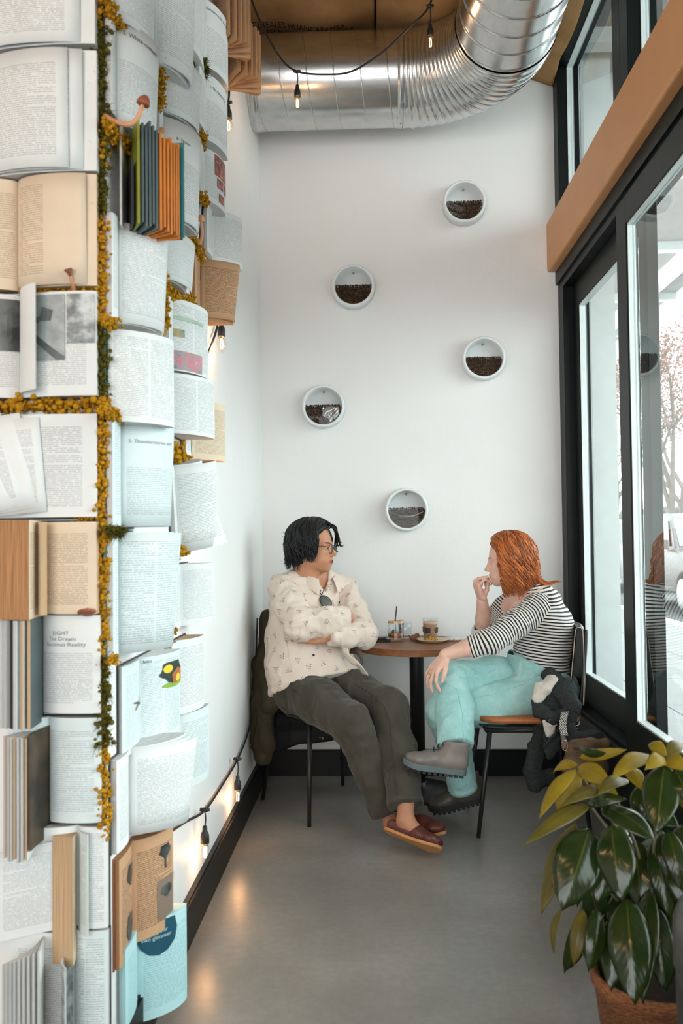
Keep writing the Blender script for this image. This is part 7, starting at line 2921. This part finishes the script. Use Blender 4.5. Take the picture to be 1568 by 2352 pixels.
for lab, pix, r_, k_ in (('golden moss trail at the top of the side wall', [(246, -10), (258, 40), (278, 66)], 0.012, 'y'),
                         ('golden moss trail behind the bent mushroom', [(244, 285), (270, 318), (292, 345)], 0.012, 'y'),
                         ('golden moss knot above the two-column book', [(244, 738), (262, 745)], 0.010, 'y'),
                         ('golden moss trail above the thunderstorm chapter', [(242, 945), (262, 955), (292, 966)], 0.011, 'y'),
                         ('olive moss trail under the thunderstorm chapter', [(250, 1218), (285, 1222)], 0.009, 'g'),
                         ('golden moss knot above the doghouse magazine', [(250, 1518), (266, 1510)], 0.009, 'y'),
                         ('golden moss strand between the upper white books', [(367, 140), (370, 200), (368, 250)], 0.010, 'y'),
                         ('golden moss strand beside the pale mushroom', [(377, 640), (379, 700), (378, 760)], 0.012, 'y'),
                         ('golden moss strand by the curled lower pages', [(388, 668), (402, 682), (440, 690)], 0.010, 'y'),
                         ('olive moss by the hurricane chapter', [(464, 140), (472, 170)], 0.012, 'g'),
                         ('golden moss beside the glistening chapter', [(462, 305), (468, 345)], 0.013, 'y'),
                         ('golden moss knot under the rose photographs', [(462, 450), (474, 468)], 0.013, 'y'),
                         ('golden moss clump above the tan book', [(444, 540), (450, 575), (462, 596)], 0.014, 'y'),
                         ('golden moss clump left of the portrait paperback', [(390, 1015), (404, 1045), (432, 1062)], 0.016, 'y'),
                         ('golden moss clump below the askew loose pages', [(386, 1268), (405, 1266), (424, 1262)], 0.016, 'y'),
                         ('small golden moss bit under the grey-white text book', [(394, 1450), (402, 1450)], 0.009, 'y')):
    moss(lab, [at_x(a, b, XL + 0.022) for a, b in pix], r_, k_)


# ------------------------------------------------------------------ mushrooms
MAT_STEM = M('pale_orange_stem', (0.62, 0.30, 0.16, 1), 0.6, var=0.12)
MAT_CAP = M('brown_mushroom_cap', (0.28, 0.085, 0.04, 1), 0.5, var=0.15)
MAT_CAP2 = M('peach_mushroom_cap', (0.66, 0.33, 0.17, 1), 0.6)


def mushroom(label, pts, r, capr, caph, mat, flare=False):
    root = empty('mushroom', pts[0])
    tag(root, label, 'mushroom', 'small mushrooms in the moss')
    sp = spline(pts, 8)
    MB().tube(sp, [r * (1.0 - 0.25 * i / len(sp)) for i in range(len(sp))], 10).build('stem', MAT_STEM, root, True, True)
    d = (sp[-1] - sp[-3]).normalized()
    Mx = Matrix.Translation(sp[-1]) @ rot_to(d)
    prof = [(r * 0.5, -0.002), (capr * 0.95, -0.001), (capr, 0.003), (capr * 0.8, caph * 0.6), (capr * 0.4, caph * 0.95), (0, caph)]
    if flare:
        prof = [(r * 0.6, -0.006), (capr * 0.6, 0.004), (capr, caph), (capr * 0.9, caph + 0.002), (capr * 0.3, caph * 0.6), (0, caph * 0.5)]
    MB().lathe(prof, 20, Mx, False).build('cap', mat, root, True, True)


mushroom('bent mushroom with a brown cap growing from the corner moss', [at(238, 264, 1.955), at(262, 278, 1.93), at(295, 286, 1.92), at(316, 270, 1.92), at(328, 240, 1.92)], 0.0062, 0.0155, 0.021, MAT_CAP)
mushroom('tiny peach mushroom above the orange board pages', [at_x(366, 322, XL + 0.015), at_x(369, 312, XL + 0.04), at_x(372, 300, XL + 0.05)], 0.003, 0.009, 0.012, MAT_CAP2)
mushroom('pale mushroom above the pink collage magazine', [at_x(374, 652, XL + 0.05), at_x(379, 645, XL + 0.05), at_x(378, 630, XL + 0.05)], 0.003, 0.010, 0.016, MAT_CAP2)
mushroom('funnel mushroom at the foot of the cream index book', [at(170, 668, YP - 0.03), at(166, 650, YP - 0.05), at(160, 630, YP - 0.06)], 0.0045, 0.0095, 0.010, MAT_CAP, True)
mushroom('slender mushroom above the tan book', [at_x(458, 562, XL + 0.07), at_x(464, 540, XL + 0.08), at_x(462, 508, XL + 0.08)], 0.0055, 0.012, 0.020, MAT_CAP2)
mushroom('dark bracket mushroom above the chapter title', [at(200, 1394, YP - 0.035), at(200, 1400, YP - 0.045), at(200, 1404, YP - 0.047)], 0.006, 0.021, 0.010, MAT_CAP)

# ------------------------------------------------------------------ potted plant in the foreground
def leaf_mat(name, c0, c1, rib, rough, trans):
    t = NT(name)
    sx = t.node('ShaderNodeSeparateXYZ')
    t.l.new(t.coord('UV'), sx.inputs[0])
    d = t.math('ABSOLUTE', t.math('SUBTRACT', sx.outputs[0], 0.5))
    ribm = t.math('LESS_THAN', d, 0.022)
    vein = t.math('FRACT', t.math('MULTIPLY', t.math('ADD', sx.outputs[1], t.math('MULTIPLY', d, -0.55)), 11.0))
    vm = t.math('MULTIPLY', t.math('LESS_THAN', vein, 0.07), 0.07)
    n = t.noise(t.coord('Object'), 18.0, 3.0)
    b = t.ramp(n, [(0.3, c0), (0.7, c1)])
    colr = t.mix(t.math('MAXIMUM', t.math('MULTIPLY', ribm, 0.55), vm), b, rib)
    t.base(colr)
    t.rough(rough)
    t.bump(t.math('SINE', t.math('MULTIPLY', vein, 6.28)), 0.03, 0.002)
    t.set(spec=0.45)
    tr = t.node('ShaderNodeBsdfTranslucent')
    t.l.new(colr, tr.inputs[0])
    mx = t.node('ShaderNodeMixShader')
    mx.inputs[0].default_value = trans
    t.l.new(t.bsdf.outputs[0], mx.inputs[1])
    t.l.new(tr.outputs[0], mx.inputs[2])
    t.l.new(mx.outputs[0], t.out.inputs[0])
    return t.m


LEAF = {'d': leaf_mat('dark_glossy_leaf', (0.011, 0.023, 0.0045, 1), (0.022, 0.037, 0.007, 1), (0.09, 0.10, 0.018, 1), 0.2, 0.10),
        'y': leaf_mat('golden_young_leaf', (0.30, 0.21, 0.010, 1), (0.42, 0.29, 0.014, 1), (0.42, 0.28, 0.03, 1), 0.5, 0.45),  # young leaf yellow, with the light from behind put into the colour
        'o': leaf_mat('olive_leaf', (0.10, 0.085, 0.010, 1), (0.16, 0.12, 0.014, 1), (0.24, 0.17, 0.02, 1), 0.42, 0.3)}
PX, PY_ = 0.625, 2.06
plant = empty('potted_plant', (PX, PY_, 0))
tag(plant, 'big-leaved potted plant with golden top leaves by the window', 'plant')


def leaf(base, tip, w, kind, droop=0.02, roll=0.0, face=None, fold=0.18):
    B, T = Vector(base), Vector(tip)
    L = (T - B).length
    X = (T - B).normalized()
    nrm = Vector(face) if face is not None else (CAM - (B + T) / 2).normalized() + V_(0, 0, 0.35)
    nrm = (nrm - X * nrm.dot(X)).normalized()
    Yv = nrm.cross(X)
    if roll:
        R_ = Matrix.Rotation(math.radians(roll), 3, X)
        nrm, Yv = R_ @ nrm, R_ @ Yv
    nu, nv = 8, 14
    V, uv, Fs = [], [], []
    for j in range(nv + 1):
        t = j / nv
        prof = (math.sin(math.pi * min(1, t ** 0.85)) ** 0.75) * (1 - 0.12 * t)
        if t > 0.90:
            prof *= max(0.0, (1 - t) / 0.10) ** 0.8 * 0.9 + 0.02
        for i in range(nu + 1):
            s = i / nu * 2 - 1
            hw = w / 2 * max(prof, 0.012)
            z = -fold * abs(s) * hw + droop * math.sin(math.pi * t) + 0.10 * w * math.sin(t * 9 + s * 1.7) * s * s * 0.35
            V.append(B + X * (L * t) + Yv * (s * hw) + nrm * z)
            uv.append((i / nu, t))
    for j in range(nv):
        for i in range(nu):
            a = j * (nu + 1) + i
            Fs.append((a, a + 1, a + nu + 2, a + nu + 1))
    o = mesh_obj('leaf', V, Fs, LEAF[kind], plant, True, None, True)
    set_uv(o, uv)
    solid(o, 0.0008)
    return o


LV = [  # base px, tip px, width px, kind, depth base, depth tip, roll
    ((1322, 1766), (1238, 1880), 40, 'y', 2.10, 2.02, 25), ((1324, 1768), (1278, 1864), 58, 'y', 2.12, 2.08, -10), ((1326, 1758), (1270, 1776), 34, 'y', 2.14, 2.20, 30),
    ((1326, 1762), (1404, 1802), 52, 'y', 2.12, 2.05, 0), ((1488, 1732), (1404, 1788), 46, 'y', 2.10, 2.0, 10), ((1330, 1740), (1440, 1722), 30, 'y', 2.2, 2.16, 20),
    ((1527, 1740), (1494, 1706), 34, 'y', 2.05, 2.12, 0), ((1527, 1740), (1566, 1708), 36, 'o', 2.05, 2.12, 0), ((1527, 1742), (1480, 1768), 40, 'y', 2.05, 1.98, 0), ((1527, 1742), (1580, 1770), 44, 'y', 2.05, 1.98, 0),
    ((1391, 1730), (1324, 1712), 26, 'd', 2.12, 2.16, -50), ((1360, 1800), (1420, 1830), 46, 'y', 2.1, 2.02, 0), ((1440, 1790), (1372, 1826), 40, 'o', 2.1, 2.0, 15), ((1430, 1760), (1480, 1820), 44, 'y', 2.14, 2.05, -20),
    ((1525, 1756), (1508, 1916), 84, 'd', 2.02, 1.92, 0), ((1356, 1846), (1205, 1940), 42, 'o', 2.05, 1.96, 15), ((1400, 1812), (1290, 1850), 40, 'o', 2.08, 2.0, 20),
    ((1353, 1903), (1290, 2092), 112, 'd', 2.0, 1.92, -12), ((1322, 1890), (1243, 2098), 56, 'o', 2.06, 1.98, 20), ((1403, 1893), (1430, 2072), 86, 'd', 1.98, 1.90, 8), ((1380, 1852), (1506, 1932), 66, 'd', 2.04, 1.94, -25),
    ((1340, 1846), (1440, 1836), 34, 'd', 2.06, 2.0, 0), ((1438, 2064), (1458, 2310), 96, 'd', 1.98, 1.88, 0), ((1490, 2040), (1476, 2306), 66, 'd', 2.0, 1.9, 20), ((1338, 2088), (1317, 2218), 38, 'o', 2.02, 1.98, 0),
    ((1288, 2086), (1272, 2190), 20, 'o', 2.03, 2.0, 30), ((1373, 2090), (1350, 2234), 50, 'd', 2.0, 1.95, -20), ((1415, 2096), (1403, 2278), 66, 'd', 2.04, 1.96, 0), ((1518, 1917), (1536, 2024), 44, 'd', 2.02, 1.97, 0),
    ((1532, 1906), (1572, 2056), 52, 'd', 2.0, 1.94, 0), ((1544, 1758), (1590, 1856), 50, 'd', 2.02, 1.94, 0), ((1500, 1930), (1540, 2110), 60, 'd', 2.08, 2.0, 0), ((1460, 1930), (1480, 2110), 80, 'd', 2.1, 2.02, 10),
    ((1420, 1900), (1370, 2080), 80, 'd', 2.12, 2.05, -10), ((1470, 1850), (1560, 1900), 56, 'd', 2.1, 2.02, 0), ((1540, 1960), (1600, 2120), 70, 'd', 2.05, 1.98, 0), ((1450, 2020), (1400, 2200), 70, 'd', 2.1, 2.04, 0),
    ((1500, 2080), (1530, 2280), 76, 'd', 2.08, 2.0, 0), ((1390, 2020), (1330, 2180), 60, 'd', 2.12, 2.06, 0), ((1560, 2060), (1560, 2260), 70, 'd', 2.08, 2.02, 0), ((1480, 1800), (1470, 1900), 60, 'd', 2.12, 2.08, 0),
    ((1560, 1790), (1620, 1900), 60, 'o', 2.06, 1.98, 0), ((1390, 1930), (1440, 2000), 60, 'd', 2.14, 2.1, 0)]
rl_ = random.Random(12)
for _ in range(34):
    bx0, by0 = rl_.uniform(1340, 1590), rl_.uniform(1850, 2120)
    LV.append(((bx0, by0), (bx0 + rl_.uniform(-70, 60), by0 + rl_.uniform(110, 190)), rl_.uniform(44, 84), 'd', rl_.uniform(2.08, 2.26), rl_.uniform(2.04, 2.22), rl_.uniform(-30, 30)))
MAT_PSTEM = M('green_brown_stem', (0.09, 0.07, 0.025, 1), 0.6)
for (b, t, w, kd, yb_, yt_, rl) in LV:
    B, T = at(b[0], b[1], yb_), at(t[0], t[1], yt_)
    leaf(B, T, w * 2.04 / 2000, kd, 0.018, rl)
for (px, py, yy_) in ((1322, 1764, 2.12), (1527, 1742, 2.05), (1391, 1780, 2.1), (1356, 1850, 2.05), (1440, 1930, 2.08), (1500, 1930, 2.06), (1400, 2050, 2.08), (1490, 2050, 2.04)):
    e = at(px, py, yy_)
    MB().tube(spline([V_(PX, PY_, 0.26), V_(PX + (e.x - PX) * 0.25, PY_ + 0.01, 0.26 + (e.z - 0.26) * 0.55), e], 8), [0.0065 - 0.0035 * i / 16 for i in range(17)], 7).build('stem', MAT_PSTEM, plant, True, True)


def coir():
    t = NT('brown_woven_pot')
    c = t.coord('Object')
    n = t.noise(t.mapping(c, (1, 1, 3)), 90.0, 4.0)
    n2 = t.noise(c, 12.0, 3.0)
    t.base(t.ramp(t.math('ADD', t.math('MULTIPLY', n, 0.7), t.math('MULTIPLY', n2, 0.3)), [(0.35, (0.09, 0.03, 0.010, 1)), (0.65, (0.36, 0.13, 0.045, 1))]))
    t.rough(0.9)
    t.bump(n, 0.7, 0.006)
    return t.m


MB().lathe([(0.10, 0.0), (0.115, 0.004), (0.142, 0.215), (0.15, 0.22), (0.15, 0.245), (0.14, 0.247), (0.132, 0.20), (0.0, 0.2)], 40, Matrix.Translation((0.015, 0.03, 0))).build('pot', coir(), plant, True)
MB().lathe([(0.0, 0.214), (0.06, 0.216), (0.133, 0.205)][::-1], 32, Matrix.Translation((0.015, 0.03, 0)), False).build('soil', M('dark_potting_soil', (0.03, 0.018, 0.01, 1), 0.95, var=0.4, scale=60), plant, True)

# black bin in the corner of the picture
bx_ = empty('waste_bin', (0.628, 1.52, 0))
tag(bx_, 'black round bin with a grey rim at the lower edge of the picture', 'bin')
MB().lathe([(0.105, 0.0), (0.115, 0.01), (0.125, 0.50), (0.122, 0.52)], 48).build('bin_body', M('matt_black_plastic', (0.012, 0.013, 0.013, 1), 0.5), bx_, True)
MB().lathe([(0.122, 0.52), (0.128, 0.525), (0.128, 0.60), (0.118, 0.625), (0.10, 0.63), (0.09, 0.622), (0.0, 0.60)], 48).build('lid', M('grey_plastic_rim', (0.05, 0.05, 0.05, 1), 0.4), bx_, True)

# ------------------------------------------------------------------ outside: parked car, trees, hedge
MAT_CARP = M('silver_car_paint', (0.13, 0.135, 0.135, 1), 0.25, metal=0.3, var=0.02)
MAT_TYRE = M('black_tyre', (0.03, 0.03, 0.03, 1), 0.8)
MAT_CARG = M('tinted_car_glass', (0.08, 0.10, 0.10, 1), 0.06, spec=0.8)
MAT_LAMP = M('headlamp_lens', (0.7, 0.72, 0.72, 1), 0.1)
GZ = -0.09


def car(loc, label, paint):
    """parked SUV, nose toward -y"""
    r = empty('parked_car', loc)
    tag(r, label, 'car', 'cars parked along the kerb')
    # side outline (y, z) swept across the width with tumblehome
    body = [(-2.25, 0.35), (-2.3, 0.6), (-2.22, 0.86), (-1.9, 0.98), (-1.05, 1.08), (-0.95, 1.1), (2.1, 1.12), (2.2, 0.95), (2.25, 0.5), (2.2, 0.32)]
    cab = [(-1.05, 1.06), (-0.35, 1.62), (-0.1, 1.70), (1.6, 1.70), (1.9, 1.60), (2.12, 1.10)]
    def sweep(prof, w0, w1):
        n = len(prof)
        vs_ = []
        for sx, wf in ((-1, 1.0), (1, 1.0)):
            for (y, z) in prof:
                zz = (z - prof[0][1]) / 0.64
                vs_.append(V_(sx * (w0 + (w1 - w0) * max(0, min(1, zz))), y, z))
        fs_ = [tuple(range(n)), tuple(reversed(range(n, 2 * n)))] + [(k, n + k, n + (k + 1) % n, (k + 1) % n) for k in range(n)]
        return MB().add(vs_, fs_)
    bevel(sweep(body, 0.90, 0.93).build('body', paint, r), 0.05, 3)
    bevel(sweep(cab, 0.88, 0.70).build('cabin', paint, r), 0.04, 3)
    for sx in (-1, 1):
        for (ya, yb, yc, yd) in ((-0.72, 0.30, -0.28, 0.30), (0.40, 1.15, 0.40, 1.15), (1.25, 1.95, 1.25, 1.72)):
            xa, xb = sx * 0.885, sx * 0.755
            MB().add([V_(xa, ya, 1.14), V_(xa, yb, 1.14), V_(xb, yd, 1.58), V_(xb, yc, 1.58)], [(0, 1, 2, 3)]).build('side_window', MAT_CARG, r)
        MB().box((sx * 0.93, -0.82, 1.08), (sx * 1.10, -0.66, 1.24)).build('wing_mirror', paint, r)
        MB().lathe([(0, 0), (0.12, 0), (0.12, 0.02), (0, 0.03)], 16, Matrix.Translation((sx * 0.62, -2.28, 0.78)) @ rot_to((0, -1, 0))).build('headlamp', MAT_LAMP, r)
        for yw in (-1.45, 1.45):
            w_ = MB().lathe([(0.0, -0.11), (0.28, -0.11), (0.36, -0.09), (0.37, 0), (0.36, 0.09), (0.28, 0.11), (0, 0.11)], 28, Matrix.Translation((sx * 0.83, yw, 0.37)) @ rot_to((1, 0, 0))).build('wheel', MAT_TYRE, r, True)
            MB().lathe([(0.0, -0.13), (0.10, -0.125), (0.24, -0.115), (0.24, 0.115), (0.10, 0.125), (0, 0.13)], 20, Matrix.Translation((sx * 0.83, yw, 0.37)) @ rot_to((1, 0, 0))).build('hubcap', MAT_EXTG, w_, True)
    MB().add([V_(-0.80, -0.98, 1.13), V_(0.80, -0.98, 1.13), V_(0.70, -0.38, 1.60), V_(-0.70, -0.38, 1.60)], [(0, 1, 2, 3)]).build('windscreen', M('pale_windscreen', (0.2, 0.22, 0.22, 1), 0.05), r)
    MB().box((-0.7, -2.33, 0.5), (0.7, -2.28, 0.72)).build('grille', MAT_TYRE, r)
    return r


car((5.85, 15.75, GZ), 'silver car parked at the kerb seen through the wide pane', MAT_CARP)
car((5.85, 22.0, GZ), 'white car parked farther along the kerb seen through the narrow pane', M('white_car_paint', (0.3, 0.31, 0.3, 1), 0.25, var=0.02))

MAT_BARK = M('grey_bark', (0.14, 0.115, 0.10, 1), 0.9, var=0.2)
MAT_PINK = M('rusty_pink_leaves', (0.26, 0.14, 0.11, 1), 0.8, var=0.25, scale=3)
MAT_HEDGE = M('dusty_green_hedge', (0.09, 0.095, 0.07, 1), 0.9, var=0.3, scale=6)
rt_ = np.random.default_rng(90)


def tree(loc, h, spread, label, leaves, seed):
    rg = random.Random(seed)
    r = empty('street_tree', loc)
    tag(r, label, 'tree', 'trees across the road')
    br = MB()
    ends = []

    def grow(p, d, L, rad, lev):
        q = p + d * L
        br.tube([p, p.lerp(q, 0.5) + V_(rg.uniform(-.04, .04), rg.uniform(-.04, .04), 0) * L, q], [rad, rad * 0.82, rad * 0.62], 6, False)
        ends.append(q)
        if lev < 5:
            for k in range(3 if lev < 3 else 2):
                nd = (d + V_(rg.uniform(-1, 1) * spread, rg.uniform(-1, 1) * spread, rg.uniform(-0.1, 0.5))).normalized()
                grow(q if k else p.lerp(q, 0.75), nd, L * rg.uniform(0.58, 0.78), rad * 0.58, lev + 1)
    grow(V_(0, 0, 0), V_(0, 0, 1), h * 0.36, h * 0.018, 0)
    br.build('trunk', MAT_BARK, r, True)
    V, Q = [], []
    for i in range(leaves):
        e = ends[rg.randrange(len(ends) // 6, len(ends))]
        c = np.array(e[:]) + rt_.normal(size=3) * 0.35
        a, b = rt_.normal(size=3), rt_.normal(size=3)
        a = a / np.linalg.norm(a) * 0.032
        b = np.cross(a, b)
        b = b / np.linalg.norm(b) * 0.022
        k = len(V)
        V += [c - a, c + b, c + a, c - b]
        Q.append((k, k + 1, k + 2, k + 3))
    fo = np_obj('foliage', np.array(V), np.array(Q), MAT_PINK, r, False, False)
    fo['kind'] = 'stuff'


tree((7.1, 21.2, GZ), 6.6, 0.8, 'bare-branched street tree with rusty leaves behind the parked car', 9000, 3)
tree((10.6, 30.5, GZ), 8.0, 0.8, 'taller rusty street tree farther along the road', 9000, 8)
tree((9.4, 34.5, GZ), 7.4, 0.9, 'rusty street tree seen through the narrow pane', 9000, 14)
cs = [(12 + rt_.uniform(-1, 1) + i * 0.02, 22 + i * 0.16 + rt_.uniform(-1, 1), GZ + rt_.uniform(0.1, 2.3)) for i in range(260)]
hd_ = blobs('hedge', cs, [rt_.uniform(0.5, 0.9) for _ in cs], MAT_HEDGE, rt_, 0.2)
tag(hd_, 'dusty hedge beyond the parked cars', 'hedge', None, 'stuff')
bl_ = MB().box((22, 5, GZ), (30, 60, 2.3)).build('far_building', M('pale_building_render', (0.2, 0.19, 0.18, 1), 0.9))
tag(bl_, 'long low pale building far across the road', 'building')
